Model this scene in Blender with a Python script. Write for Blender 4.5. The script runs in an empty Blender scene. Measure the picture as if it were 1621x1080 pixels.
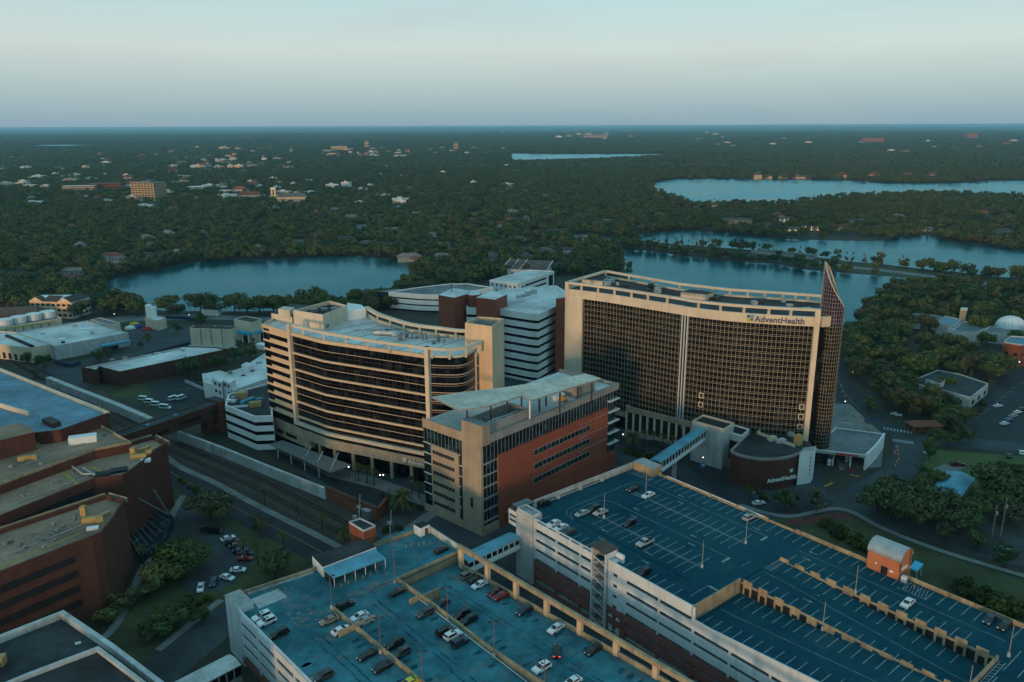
import bpy, bmesh, math, random
import numpy as np
from mathutils import Vector, Matrix, noise as mnoise
R=math.radians
rnd=random.Random(7)
S=bpy.context.scene
COL=S.collection
# ---------------------------------------------------------------- camera model (metres, z up, ground z=0)
CF=1260.; CTH=math.atan(341/1260.); CH=130.; CROLL=math.atan(6/1621.)
_cr,_sr=math.cos(CROLL),math.sin(CROLL)
def ray(px,py):
    x=px-810.5; y=540-py
    a=(x*_cr+y*_sr)/CF; b=(-x*_sr+y*_cr)/CF
    return (a, math.cos(CTH)+b*math.sin(CTH), -math.sin(CTH)+b*math.cos(CTH))
def G(px,py,z=0.):
    """the place on the horizontal plane z that the photo shows at (px,py)"""
    d=ray(px,py); t=(z-CH)/d[2]
    return (d[0]*t,d[1]*t)
def PG(l,z=0.): return [G(a,b,z) for a,b in l]
def ZV(px,py,p):
    d=ray(px,py); return CH+d[2]*p[1]/d[1]
def pix(x,y,z):
    z-=CH
    D=y*math.cos(CTH)-z*math.sin(CTH)
    b=(y*math.sin(CTH)+z*math.cos(CTH))/D*CF; a=x/D*CF
    return (810.5+a*_cr-b*_sr, 540-(a*_sr+b*_cr))
def frame(o,ang):
    c,s=math.cos(R(ang)),math.sin(R(ang))
    def to(a,b): return (o[0]+a*c-b*s, o[1]+a*s+b*c)
    def back(p):
        x,y=p[0]-o[0],p[1]-o[1]; return (x*c+y*s,-x*s+y*c)
    return to,back
def inpoly(x,y,P):
    r=False; j=len(P)-1
    for i in range(len(P)):
        if (P[i][1]>y)!=(P[j][1]>y) and x<(P[j][0]-P[i][0])*(y-P[i][1])/(P[j][1]-P[i][1])+P[i][0]: r=not r
        j=i
    return r
def lerp(a,b,t): return tuple(a[i]+(b[i]-a[i])*t for i in range(len(a)))
def dist(a,b): return math.hypot(a[0]-b[0],a[1]-b[1])
def area2(P): return sum(P[i-1][0]*P[i][1]-P[i][0]*P[i-1][1] for i in range(len(P)))
# ---------------------------------------------------------------- mesh builder
class MB:
    def __init__(s): s.v=[]; s.f=[]; s.m=[]
    def face(s,pts,m=0):
        n=len(s.v); s.v+= [tuple(p) for p in pts]; s.f.append(tuple(range(n,n+len(pts)))); s.m.append(m)
    def flat(s,P,z,m=0):
        P=list(P)
        if area2(P)<0: P=P[::-1]
        s.face([(p[0],p[1],z) for p in P],m)
        return s
    def prism(s,P,z0,z1,m=0,mt=None,ztop=None,bottom=True,top=True):
        P=list(P)
        zt=list(ztop) if ztop else [z1]*len(P)
        if area2(P)<0: P=P[::-1]; zt=zt[::-1]
        n=len(P); b=len(s.v)
        zb=z0 if isinstance(z0,(list,tuple)) else [z0]*n
        s.v+=[(p[0],p[1],zb[i]) for i,p in enumerate(P)]+[(p[0],p[1],zt[i]) for i,p in enumerate(P)]
        for i in range(n):
            j=(i+1)%n; s.f.append((b+i,b+j,b+n+j,b+n+i)); s.m.append(m)
        if top: s.f.append(tuple(b+n+i for i in range(n))); s.m.append(m if mt is None else mt)
        if bottom: s.f.append(tuple(b+i for i in range(n-1,-1,-1))); s.m.append(m)
        return s
    def wall(s,p,q,w,z0,z1,m=0,o=0.,mt=None):
        """upright slab along p->q, thickness w, its middle shifted o to the right of p->q; z1 may be a pair"""
        d=dist(p,q) or 1e-6; nx,ny=(q[1]-p[1])/d,-(q[0]-p[0])/d
        a,b=o-w/2,o+w/2
        P=[(p[0]+nx*a,p[1]+ny*a),(p[0]+nx*b,p[1]+ny*b),(q[0]+nx*b,q[1]+ny*b),(q[0]+nx*a,q[1]+ny*a)]
        za=z0 if isinstance(z0,(tuple,list)) else (z0,z0)
        zb=z1 if isinstance(z1,(tuple,list)) else (z1,z1)
        n=len(s.v)
        s.v+=[(P[0][0],P[0][1],za[0]),(P[1][0],P[1][1],za[0]),(P[2][0],P[2][1],za[1]),(P[3][0],P[3][1],za[1]),
              (P[0][0],P[0][1],zb[0]),(P[1][0],P[1][1],zb[0]),(P[2][0],P[2][1],zb[1]),(P[3][0],P[3][1],zb[1])]
        fs=[(0,1,2,3),(4,7,6,5),(0,4,5,1),(1,5,6,2),(2,6,7,3),(3,7,4,0)]
        if area2([P[0],P[1],P[2],P[3]])>0: fs=[f[::-1] for f in fs]
        for k,f in enumerate(fs): s.f.append(tuple(n+i for i in f)); s.m.append(mt if (k==1 and mt is not None) else m)
        return s
    def box(s,c,L,W,z0,z1,ang=0.,m=0,mt=None):
        c0,s0=math.cos(R(ang)),math.sin(R(ang))
        P=[(c[0]+x*c0-y*s0,c[1]+x*s0+y*c0) for x,y in ((-L/2,-W/2),(L/2,-W/2),(L/2,W/2),(-L/2,W/2))]
        return s.prism(P,z0,z1,m,mt)
    def beam(s,p,q,w,h,m=0):
        p,q=Vector(p),Vector(q); d=(q-p).normalized()
        u=Vector((0,0,1)) if abs(d.z)<.95 else Vector((0,1,0))
        x=d.cross(u).normalized()*w/2; y=x.cross(d).normalized()*h/2
        n=len(s.v)
        for c in (p,q): s.v+=[tuple(c-x-y),tuple(c+x-y),tuple(c+x+y),tuple(c-x+y)]
        for f in ((0,3,2,1),(4,5,6,7),(0,1,5,4),(1,2,6,5),(2,3,7,6),(3,0,4,7)):
            s.f.append(tuple(n+i for i in f)); s.m.append(m)
        return s
    def tube(s,p,q,r0,r1=None,n=6,m=0,cap=True):
        r1=r0 if r1 is None else r1
        p,q=Vector(p),Vector(q); d=(q-p).normalized()
        u=Vector((0,0,1)) if abs(d.z)<.95 else Vector((0,1,0))
        x=d.cross(u).normalized(); y=x.cross(d).normalized()
        b=len(s.v)
        for c,r in ((p,r0),(q,r1)):
            for i in range(n):
                a=2*math.pi*i/n; s.v.append(tuple(c+(x*math.cos(a)+y*math.sin(a))*r))
        for i in range(n):
            j=(i+1)%n; s.f.append((b+i,b+n+i,b+n+j,b+j)); s.m.append(m)
        if cap: s.f.append(tuple(b+n+i for i in range(n-1,-1,-1))); s.m.append(m); s.f.append(tuple(b+i for i in range(n))); s.m.append(m)
        return s
    def dome(s,c,r,n=16,k=6,m=0,sq=1.):
        b=len(s.v)
        for j in range(k):
            e=math.pi/2*j/k
            for i in range(n):
                a=2*math.pi*i/n; s.v.append((c[0]+r*math.cos(e)*math.cos(a),c[1]+r*math.cos(e)*math.sin(a),c[2]+r*sq*math.sin(e)))
        s.v.append((c[0],c[1],c[2]+r*sq))
        for j in range(k-1):
            for i in range(n):
                i2=(i+1)%n; s.f.append((b+j*n+i,b+j*n+i2,b+(j+1)*n+i2,b+(j+1)*n+i)); s.m.append(m)
        for i in range(n): s.f.append((b+(k-1)*n+i,b+(k-1)*n+(i+1)%n,b+k*n)); s.m.append(m)
        return s
    def build(s,name,mats,parent=None,label=None,smooth=False,fix=False):
        if not isinstance(mats,(list,tuple)): mats=[mats]
        me=bpy.data.meshes.new(name)
        ox,oy,oz=parent.location if parent is not None and parent.parent is None else (0,0,0)
        if parent is not None and parent.parent is not None: ox,oy,oz=parent.parent.location
        me.from_pydata([(x-ox,y-oy,z-oz) for x,y,z in s.v],[],s.f)
        for m in mats: me.materials.append(m)
        me.polygons.foreach_set('material_index',s.m)
        if smooth: me.polygons.foreach_set('use_smooth',[True]*len(s.f))
        if fix:
            bm=bmesh.new(); bm.from_mesh(me); bmesh.ops.recalc_face_normals(bm,faces=bm.faces); bm.to_mesh(me); bm.free()
        me.update()
        o=bpy.data.objects.new(name,me); COL.objects.link(o)
        if parent is not None: o.parent=parent
        if label: o['label']=label
        return o
def thing(name,label,cat,loc=(0,0,0),group=None,rz=0.):
    o=bpy.data.objects.new(name,None); COL.objects.link(o); o.empty_display_size=1
    o.location=(loc[0],loc[1],loc[2] if len(loc)>2 else 0.); o.rotation_euler=(0,0,rz)
    o['label']=label; o['category']=cat
    if group: o['group']=group
    return o
def tag(o,label,cat,group=None):
    o['label']=label; o['category']=cat
    if group: o['group']=group
    return o
def struct(name,mb,mats):
    o=mb.build(name,mats); o['kind']='structure'; return o
def copy_tree(o,parent=None):
    c=o.copy(); COL.objects.link(c)
    if parent is not None:
        c.parent=parent; c.matrix_parent_inverse=o.matrix_parent_inverse
    for ch in KIDS.get(o.name) or list(o.children): copy_tree(ch,c)
    return c
KIDS={}
# ---------------------------------------------------------------- facade helper
class Face:
    """a vertical wall p->q seen from its right-hand side; s runs from p, o is outward"""
    def __init__(s,p,q):
        s.p,s.q=p,q; s.L=dist(p,q); s.d=((q[0]-p[0])/s.L,(q[1]-p[1])/s.L); s.n=(s.d[1],-s.d[0])
    def at(s,a,o=0.): return (s.p[0]+s.d[0]*a+s.n[0]*o, s.p[1]+s.d[1]*a+s.n[1]*o)
    def rect(s,mb,s0,s1,z0,z1,o0,o1,m=0,mt=None):
        return mb.wall(s.at(s0),s.at(s1),o1-o0,z0,z1,m,(o0+o1)/2,mt)
def band(mb,path,z0,z1,o0,o1,m=0,closed=False):
    """a ledge swept along a plan path (outside on the right of travel), mitred"""
    n=len(path); N=[]
    for i in range(n):
        a=path[(i-1)%n] if (closed or i>0) else None; c=path[i]; b=path[(i+1)%n] if (closed or i<n-1) else None
        ds=[]
        if a is not None: l=dist(a,c) or 1; ds.append(((c[1]-a[1])/l,-(c[0]-a[0])/l))
        if b is not None: l=dist(c,b) or 1; ds.append(((b[1]-c[1])/l,-(b[0]-c[0])/l))
        nx=sum(d[0] for d in ds); ny=sum(d[1] for d in ds); l=math.hypot(nx,ny) or 1
        nx/=l; ny/=l; k=1/max(.5,(nx*ds[0][0]+ny*ds[0][1])); N.append((nx*k,ny*k))
    b=len(mb.v)
    for i,c in enumerate(path):
        for o,z in ((o0,z0),(o1,z0),(o1,z1),(o0,z1)): mb.v.append((c[0]+N[i][0]*o,c[1]+N[i][1]*o,z))
    rg=range(n if closed else n-1)
    for i in rg:
        j=(i+1)%n
        for k in range(4):
            l=(k+1)%4; mb.f.append((b+4*i+k,b+4*i+l,b+4*j+l,b+4*j+k)[::-1]); mb.m.append(m)
    if not closed:
        mb.f.append((b,b+1,b+2,b+3)); mb.m.append(m); e=b+4*(n-1); mb.f.append((e+3,e+2,e+1,e)); mb.m.append(m)
    return mb
def resample(path,k):
    out=[]
    for a,b in zip(path,path[1:]):
        for i in range(k): out.append(lerp(a,b,i/k))
    return out+[path[-1]]
def smooth(path,k=6):
    """Catmull-Rom through the points"""
    out=[]; P=[path[0]]+list(path)+[path[-1]]
    for i in range(1,len(P)-2):
        for j in range(k):
            t=j/k; p0,p1,p2,p3=P[i-1],P[i],P[i+1],P[i+2]
            out.append(tuple(.5*(2*p1[c]+(p2[c]-p0[c])*t+(2*p0[c]-5*p1[c]+4*p2[c]-p3[c])*t*t+(3*p1[c]-p0[c]-3*p2[c]+p3[c])*t**3) for c in (0,1)))
    return out+[tuple(path[-1])]
def strip(mb,path,w,z,m=0):
    """flat ribbon of width w along a plan path"""
    n=len(path); L=[];Rr=[]
    for i in range(n):
        a=path[max(0,i-1)]; b=path[min(n-1,i+1)]; l=dist(a,b) or 1
        nx,ny=(b[1]-a[1])/l,-(b[0]-a[0])/l
        L.append((path[i][0]-nx*w/2,path[i][1]-ny*w/2)); Rr.append((path[i][0]+nx*w/2,path[i][1]+ny*w/2))
    for i in range(n-1):
        mb.face([(*L[i],z),(*Rr[i],z),(*Rr[i+1],z),(*L[i+1],z)],m)
    return mb
def text_mesh(name,txt,size,mat,parent,pos,xdir,up=(0,0,1),depth=.15,bold=.012,label=None,shear=0.):
    cu=bpy.data.curves.new(name,'FONT'); cu.body=txt; cu.size=size; cu.extrude=depth/2; cu.offset=bold*size; cu.resolution_u=3; cu.space_character=1.02
    t=bpy.data.objects.new('t',cu); COL.objects.link(t)
    dg=bpy.context.evaluated_depsgraph_get(); dg.update()
    me=bpy.data.meshes.new_from_object(t.evaluated_get(dg)); COL.objects.unlink(t); bpy.data.objects.remove(t)
    x=Vector(xdir).normalized(); u=Vector(up); n=x.cross(u)
    M=Matrix((( x.x,u.x,n.x,pos[0]),(x.y,u.y,n.y,pos[1]),(x.z,u.z,n.z,pos[2]),(0,0,0,1)))
    if parent is not None: M=Matrix.Translation(-Vector(parent.location))@M
    me.transform(M); me.materials.clear(); me.materials.append(mat)
    o=bpy.data.objects.new(name,me); COL.objects.link(o)
    if parent is not None: o.parent=parent
    if label: o['label']=label
    return o
# ---------------------------------------------------------------- materials
MATS={}
def mat(name,col,rough=.8,var=.25,scale=.15,metal=0.,spec=.4,col2=None,detail=5,streak=None,bump=0.,fine=None,randv=0.,emit=None,es=1.,thr=None,wear=None):
    """principled surface with world-space stains (noise), optional vertical streaks, per-object variation"""
    m=bpy.data.materials.new(name); m.use_nodes=True; nt=m.node_tree; N=nt.nodes; L=nt.links
    b=N['Principled BSDF']; b.inputs['Roughness'].default_value=rough; b.inputs['Metallic'].default_value=metal
    b.inputs['Specular IOR Level'].default_value=spec
    geo=N.new('ShaderNodeNewGeometry')
    def noise(sc,vec=None,d=detail):
        n=N.new('ShaderNodeTexNoise'); n.inputs['Scale'].default_value=sc; n.inputs['Detail'].default_value=d; n.inputs['Roughness'].default_value=.62
        L.new(vec or geo.outputs['Position'],n.inputs['Vector']); return n.outputs['Fac']
    def ramp(f,a,bb):
        r=N.new('ShaderNodeMapRange'); r.inputs[1].default_value=a; r.inputs[2].default_value=bb; L.new(f,r.inputs[0]); return r.outputs[0]
    def mixc(f,A,B,mode='MIX'):
        x=N.new('ShaderNodeMix'); x.data_type='RGBA'; x.blend_type=mode
        if isinstance(f,float): x.inputs[0].default_value=f
        else: L.new(f,x.inputs[0])
        for i,c in ((6,A),(7,B)):
            if isinstance(c,tuple): x.inputs[i].default_value=(*c,1)
            else: L.new(c,x.inputs[i])
        return x.outputs[2]
    c2=col2 or tuple(c*(1-var*1.6) for c in col)
    lo,hi=thr or (.32,.7)
    c=mixc(ramp(noise(scale),lo,hi),tuple(min(1,x*(1+var*.35)) for x in col),c2)
    if wear:
        c=mixc(ramp(noise(wear[0],d=6),wear[1],wear[1]+.12),c,mixc(wear[3],c,wear[2]))
    if fine:
        c=mixc(ramp(noise(fine[0],d=3),.3,.7),c,mixc(1.,c,(1-fine[1],)*3,'MULTIPLY'))
    if streak:
        mp=N.new('ShaderNodeMapping'); mp.inputs['Scale'].default_value=(1,1,.07); L.new(geo.outputs['Position'],mp.inputs[0])
        c=mixc(ramp(noise(streak[0],mp.outputs[0],4),.48,.78),c,mixc(1.,c,(1-streak[1],)*3,'MULTIPLY'))
    if randv:
        oi=N.new('ShaderNodeObjectInfo'); r=ramp(oi.outputs['Random'],0,1); 
        cr=N.new('ShaderNodeValToRGB'); L.new(oi.outputs['Random'],cr.inputs[0])
        e=cr.color_ramp.elements; e[0].color=(1-randv,1-randv,1-randv,1); e[1].color=(1+randv*.8,1+randv*.6,1+randv*.4,1)
        c=mixc(1.,c,cr.outputs[0],'MULTIPLY')
    L.new(c,b.inputs['Base Color'])
    if bump:
        bp=N.new('ShaderNodeBump'); bp.inputs['Strength'].default_value=bump; bp.inputs['Distance'].default_value=.05
        L.new(noise(fine[0] if fine else 3.),bp.inputs['Height']); L.new(bp.outputs[0],b.inputs['Normal'])
    if emit:
        b.inputs['Emission Color'].default_value=(*emit,1); b.inputs['Emission Strength'].default_value=es
    MATS[name]=m; return m
def glassy(name,col,rough=.08,spec=.5,var=.6,scale=.35,wav=.015):
    """dark facade glass: panes differ a little in tint and tilt"""
    m=mat(name,col,rough,var,scale,spec=spec,detail=1)
    nt=m.node_tree; N=nt.nodes; L=nt.links; b=N['Principled BSDF']
    geo=N.new('ShaderNodeNewGeometry'); v=N.new('ShaderNodeTexVoronoi'); v.inputs['Scale'].default_value=.55; L.new(geo.outputs['Position'],v.inputs['Vector'])
    sn=N.new('ShaderNodeVectorMath'); sn.operation='SNAP'; sn.inputs[1].default_value=(1.7,1.7,2.3); L.new(geo.outputs['Position'],sn.inputs[0])
    wn=N.new('ShaderNodeTexWhiteNoise'); L.new(sn.outputs[0],wn.inputs['Vector']); cr=N.new('ShaderNodeValToRGB'); L.new(wn.outputs['Value'],cr.inputs[0])
    e=cr.color_ramp.elements; e[0].position=.62; e[0].color=(*[x*.7 for x in col],1); e[1].position=1.; e[1].color=(*[x*2.2+.010 for x in col],1); L.new(cr.outputs[0],b.inputs['Base Color'])
    bp=N.new('ShaderNodeBump'); bp.inputs['Strength'].default_value=wav*8; bp.inputs['Distance'].default_value=.02
    L.new(v.outputs['Distance'],bp.inputs['Height']); L.new(bp.outputs[0],b.inputs['Normal'])
    return m
M=MATS
# -- building skins
mat('cream',(.64,.45,.29),.8,.12,.12,streak=(.6,.15))
mat('cream_pale',(.64,.53,.40),.8,.12,.12,streak=(.6,.2))
mat('podium_stone',(.46,.35,.25),.85,.2,.2,fine=(1.2,.12))
mat('beige',(.37,.285,.205),.85,.16,.15,streak=(.5,.22))
mat('beige_grey',(.29,.27,.245),.8,.12,.15,streak=(.5,.18))
mat('tan_wall',(.42,.32,.20),.88,.28,.3,streak=(.9,.45),fine=(2.,.15))
mat('white_paint',(.58,.62,.64),.75,.10,.15,streak=(.7,.28))
mat('white_clean',(.74,.75,.74),.7,.08,.2,streak=(.6,.12))
mat('concrete',(.40,.41,.40),.9,.25,.3,streak=(.8,.4),fine=(2.5,.15))
mat('concrete_pale',(.52,.54,.53),.9,.2,.2,streak=(.6,.35),fine=(2.,.12))
mat('brick',(.25,.075,.04),.9,.2,.3,fine=(4.,.25),streak=(.5,.15))
mat('brick_dark',(.115,.040,.028),.9,.22,.3,fine=(4.,.25),streak=(.5,.15))
mat('brick_paint',(.25,.095,.08),.88,.15,.3,streak=(.7,.3))
mat('orange_brick',(.50,.17,.08),.9,.12,.3,fine=(4.,.12))
mat('red_panel',(.30,.076,.043),.85,.12,.2,fine=(3.,.12))
glassy('glass_dark',(.004,.005,.007),.10,.3)
glassy('glass_blue',(.008,.022,.03),.1,.5)
glassy('glass_brown',(.008,.007,.006),.12,.4)
glassy('glass_violet',(.035,.02,.06),.12,.6)
mat('spire_pale',(.16,.28,.31),.3,.2,.4,spec=.5)
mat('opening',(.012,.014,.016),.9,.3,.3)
mat('mullion',(.36,.31,.235),.55,.1,.3,metal=.2)
mat('metal_white',(.66,.68,.68),.5,.08,.3)
mat('metal_grey',(.22,.24,.25),.5,.15,.4,metal=.4)
mat('metal_dark',(.03,.03,.032),.55,.2,.5)
mat('pole_rust',(.20,.11,.09),.7,.3,.8)
mat('bronze',(.10,.06,.045),.7,.25,.3)
# -- roofs
mat('roof_white',(.68,.71,.70),.85,.3,.05,fine=(.5,.22))
mat('roof_blue',(.17,.32,.42),.8,.35,.06,fine=(.6,.3))
mat('roof_grey',(.20,.23,.24),.9,.35,.07,fine=(.6,.3))
mat('roof_dark',(.045,.055,.06),.9,.5,.08,fine=(.5,.35))
mat('roof_gravel',(.37,.25,.17),.95,.35,.06,fine=(1.2,.3))
mat('roof_swoosh',(.64,.63,.54),.8,.25,.10,fine=(.5,.3),col2=(.40,.41,.35))
mat('roof_metal_blue',(.10,.34,.46),.55,.25,.2,streak=(1.5,.3))
mat('roof_metal',(.40,.42,.43),.45,.2,.3,metal=.5)
mat('shingle',(.09,.075,.07),.95,.3,.3,randv=.4)
mat('shingle_pale',(.21,.19,.175),.95,.3,.3,randv=.5)
mat('shingle_red',(.20,.075,.05),.95,.3,.3,randv=.3)
mat('house_wall',(.52,.47,.40),.9,.15,.3,randv=.35)
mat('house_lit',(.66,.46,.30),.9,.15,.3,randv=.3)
mat('house_white',(.66,.66,.64),.85,.12,.3,randv=.2)
mat('yellow_unit',(.44,.29,.11),.7,.2,.6)
mat('ac_metal',(.45,.47,.47),.5,.2,.8,metal=.3)
# -- decks and ground
mat('deck_dark',(.012,.076,.100),.9,.3,.04,fine=(.5,.25),col2=(.004,.052,.080),spec=.08,wear=(.10,.55,(.030,.095,.115),.6))
mat('deck_worn',(.058,.215,.26),.9,.3,.09,fine=(.3,.4),col2=(.034,.14,.175),thr=(.38,.62),spec=.08,wear=(.22,.53,(.16,.19,.19),.75))
mat('deck_patch',(.20,.22,.22),.85,.4,.3,fine=(1.2,.4))
mat('oil_stain',(.026,.135,.17),.9,.4,.6,fine=(1.2,.4),spec=.1)
mat('rust_stain',(.16,.11,.075),.9,.4,.5)
mat('paint_line',(.38,.47,.49),.8,.4,.8,fine=(3.,.4))
mat('paint_yellow',(.42,.28,.05),.8,.3,.8)
mat('asphalt',(.018,.030,.038),.85,.3,.05,fine=(.5,.25))
mat('asphalt_old',(.050,.066,.075),.88,.35,.06,fine=(.5,.3))
mat('sidewalk',(.20,.215,.21),.9,.25,.12,fine=(1.,.2))
mat('plaza_brick',(.15,.105,.085),.9,.25,.15,fine=(1.5,.2))
mat('ballast',(.075,.060,.050),.95,.35,.08,fine=(1.5,.35))
mat('dirt',(.13,.105,.08),.95,.4,.08,fine=(.8,.3))
mat('ground',(.030,.036,.024),.95,.45,.01,fine=(.08,.4),col2=(.045,.040,.028))
mat('lawn',(.065,.115,.025),.95,.35,.06,fine=(.7,.35),col2=(.075,.085,.03))
mat('grass_dry',(.062,.080,.030),.95,.4,.06,fine=(.6,.35))
mat('mulch',(.12,.035,.028),.95,.3,.4)
mat('rail',(.05,.038,.033),.5,.2,1.,metal=.6)
mat('sleeper',(.075,.062,.052),.95,.3,.5)
# -- vegetation
def leafmat(name,cols,rough=.75):
    m=bpy.data.materials.new(name); m.use_nodes=True; nt=m.node_tree; N=nt.nodes; L=nt.links; b=N['Principled BSDF']
    b.inputs['Roughness'].default_value=rough; b.inputs['Specular IOR Level'].default_value=.15
    oi=N.new('ShaderNodeObjectInfo'); cr=N.new('ShaderNodeValToRGB'); cr.color_ramp.interpolation='LINEAR'
    e=cr.color_ramp.elements
    while len(e)<len(cols): e.new(.5)
    for i,c in enumerate(cols): e[i].position=i/(len(cols)-1); e[i].color=(*c,1)
    L.new(oi.outputs['Random'],cr.inputs[0])
    geo=N.new('ShaderNodeNewGeometry'); n=N.new('ShaderNodeTexNoise'); n.inputs['Scale'].default_value=.45; n.inputs['Detail'].default_value=3; L.new(geo.outputs['Position'],n.inputs['Vector'])
    mr=N.new('ShaderNodeMapRange'); mr.inputs[1].default_value=.3; mr.inputs[2].default_value=.7; mr.inputs[3].default_value=.6; mr.inputs[4].default_value=1.45; L.new(n.outputs['Fac'],mr.inputs[0])
    x=N.new('ShaderNodeMix'); x.data_type='RGBA'; x.blend_type='MULTIPLY'; x.inputs[0].default_value=1
    L.new(cr.outputs[0],x.inputs[6]); L.new(mr.outputs[0],x.inputs[7]); L.new(x.outputs[2],b.inputs['Base Color'])
    MATS[name]=m; return m
leafmat('leaf',[(.040,.070,.022),(.075,.105,.030),(.048,.082,.034),(.095,.115,.034),(.062,.074,.034),(.074,.072,.038),(.042,.080,.026),(.085,.092,.045)])
leafmat('leaf_far',[(.045,.072,.028),(.070,.092,.034),(.082,.078,.042),(.050,.080,.034)])
leafmat('leaf_cypress',[(.110,.085,.055),(.095,.090,.048),(.125,.088,.060),(.080,.088,.040)])
leafmat('palm_leaf',[(.055,.068,.022),(.10,.085,.022),(.065,.072,.024)])
leafmat('shrub_leaf',[(.030,.050,.018),(.045,.062,.018),(.11,.12,.02)])
mat('bark',(.075,.06,.048),.95,.3,1.)
# -- water
def water():
    m=bpy.data.materials.new('water'); m.use_nodes=True; nt=m.node_tree; N=nt.nodes; L=nt.links; N.remove(N['Principled BSDF'])
    d=N.new('ShaderNodeBsdfDiffuse'); d.inputs[0].default_value=(.004,.050,.062,1)
    gl=N.new('ShaderNodeBsdfGlossy'); gl.inputs[0].default_value=(.43,.70,.76,1)
    fr=N.new('ShaderNodeFresnel'); fr.inputs[0].default_value=1.33; mx=N.new('ShaderNodeMixShader')
    L.new(fr.outputs[0],mx.inputs[0]); L.new(d.outputs[0],mx.inputs[1]); L.new(gl.outputs[0],mx.inputs[2]); L.new(mx.outputs[0],N['Material Output'].inputs[0])
    geo=N.new('ShaderNodeNewGeometry'); n=N.new('ShaderNodeTexNoise'); n.inputs['Scale'].default_value=.35; n.inputs['Detail'].default_value=4; L.new(geo.outputs['Position'],n.inputs['Vector'])
    bp=N.new('ShaderNodeBump'); bp.inputs['Strength'].default_value=.4; bp.inputs['Distance'].default_value=.3; L.new(n.outputs['Fac'],bp.inputs['Height']); L.new(bp.outputs[0],gl.inputs['Normal'])
    n2=N.new('ShaderNodeTexNoise'); n2.inputs['Scale'].default_value=.012; n2.inputs['Detail'].default_value=4; L.new(geo.outputs['Position'],n2.inputs['Vector'])
    mr=N.new('ShaderNodeMapRange'); mr.inputs[1].default_value=.35; mr.inputs[2].default_value=.65; mr.inputs[3].default_value=.12; mr.inputs[4].default_value=.30; L.new(n2.outputs['Fac'],mr.inputs[0]); L.new(mr.outputs[0],gl.inputs['Roughness'])
    MATS['water']=m
water()
def lampmat(name,c,s):
    m=bpy.data.materials.new(name); m.use_nodes=True; b=m.node_tree.nodes['Principled BSDF']
    b.inputs['Base Color'].default_value=(*[min(1,x) for x in c],1); b.inputs['Emission Color'].default_value=(*c,1); b.inputs['Emission Strength'].default_value=s; MATS[name]=m
lampmat('lamp_white',(1,.93,.8),4); lampmat('lamp_warm',(1,.6,.22),10); lampmat('lamp_yellow',(1,.75,.05),4); lampmat('lamp_red',(1,.06,.03),2.5); lampmat('tail_red',(1,.05,.05),2.2)
lampmat('window_lit',(1,.68,.33),1.2)
mat('sign_navy',(.02,.075,.16),.5,.05,.5); mat('sign_teal',(.02,.30,.42),.5,.05,.5); mat('sign_green',(.30,.42,.03),.5,.05,.5); mat('sign_dgreen',(.03,.11,.07),.5,.05,.5)
mat('sign_white',(.78,.76,.72),.5,.05,.5); mat('sign_red',(.62,.03,.03),.5,.05,.5); mat('sign_blue',(.02,.16,.40),.5,.05,.5)
mat('fence_blue',(.012,.035,.11),.8,.3,.4); mat('cloth_blue',(.015,.05,.25),.7,.2,.5); mat('cloth_red',(.35,.03,.03),.7,.2,.5); mat('cloth_yellow',(.55,.42,.03),.7,.2,.5)
mat('awning_blue',(.05,.42,.62),.6,.15,.4)
mat('orange_plastic',(.65,.16,.03),.6,.1,.5)
# -- cars
for n,c in (('white',(.72,.73,.74)),('silver',(.34,.36,.37)),('black',(.012,.012,.014)),('dark_grey',(.05,.053,.057)),('red',(.30,.012,.012)),('dark_red',(.12,.01,.012)),('navy',(.012,.025,.06)),('tan',(.24,.20,.15)),('blue',(.05,.16,.32)),('yellow',(.62,.6,.05))):
    mat('car_'+n,c,.28,.04,.5,spec=.6,metal=.1)
mat('car_glass',(.008,.011,.014),.08,.1,.5,spec=.7)
mat('tyre',(.012,.012,.012),.85,.1,1.); mat('rim',(.35,.36,.37),.4,.1,1.,metal=.7); mat('headlight',(.6,.62,.62),.2,.05,1.)
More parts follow.
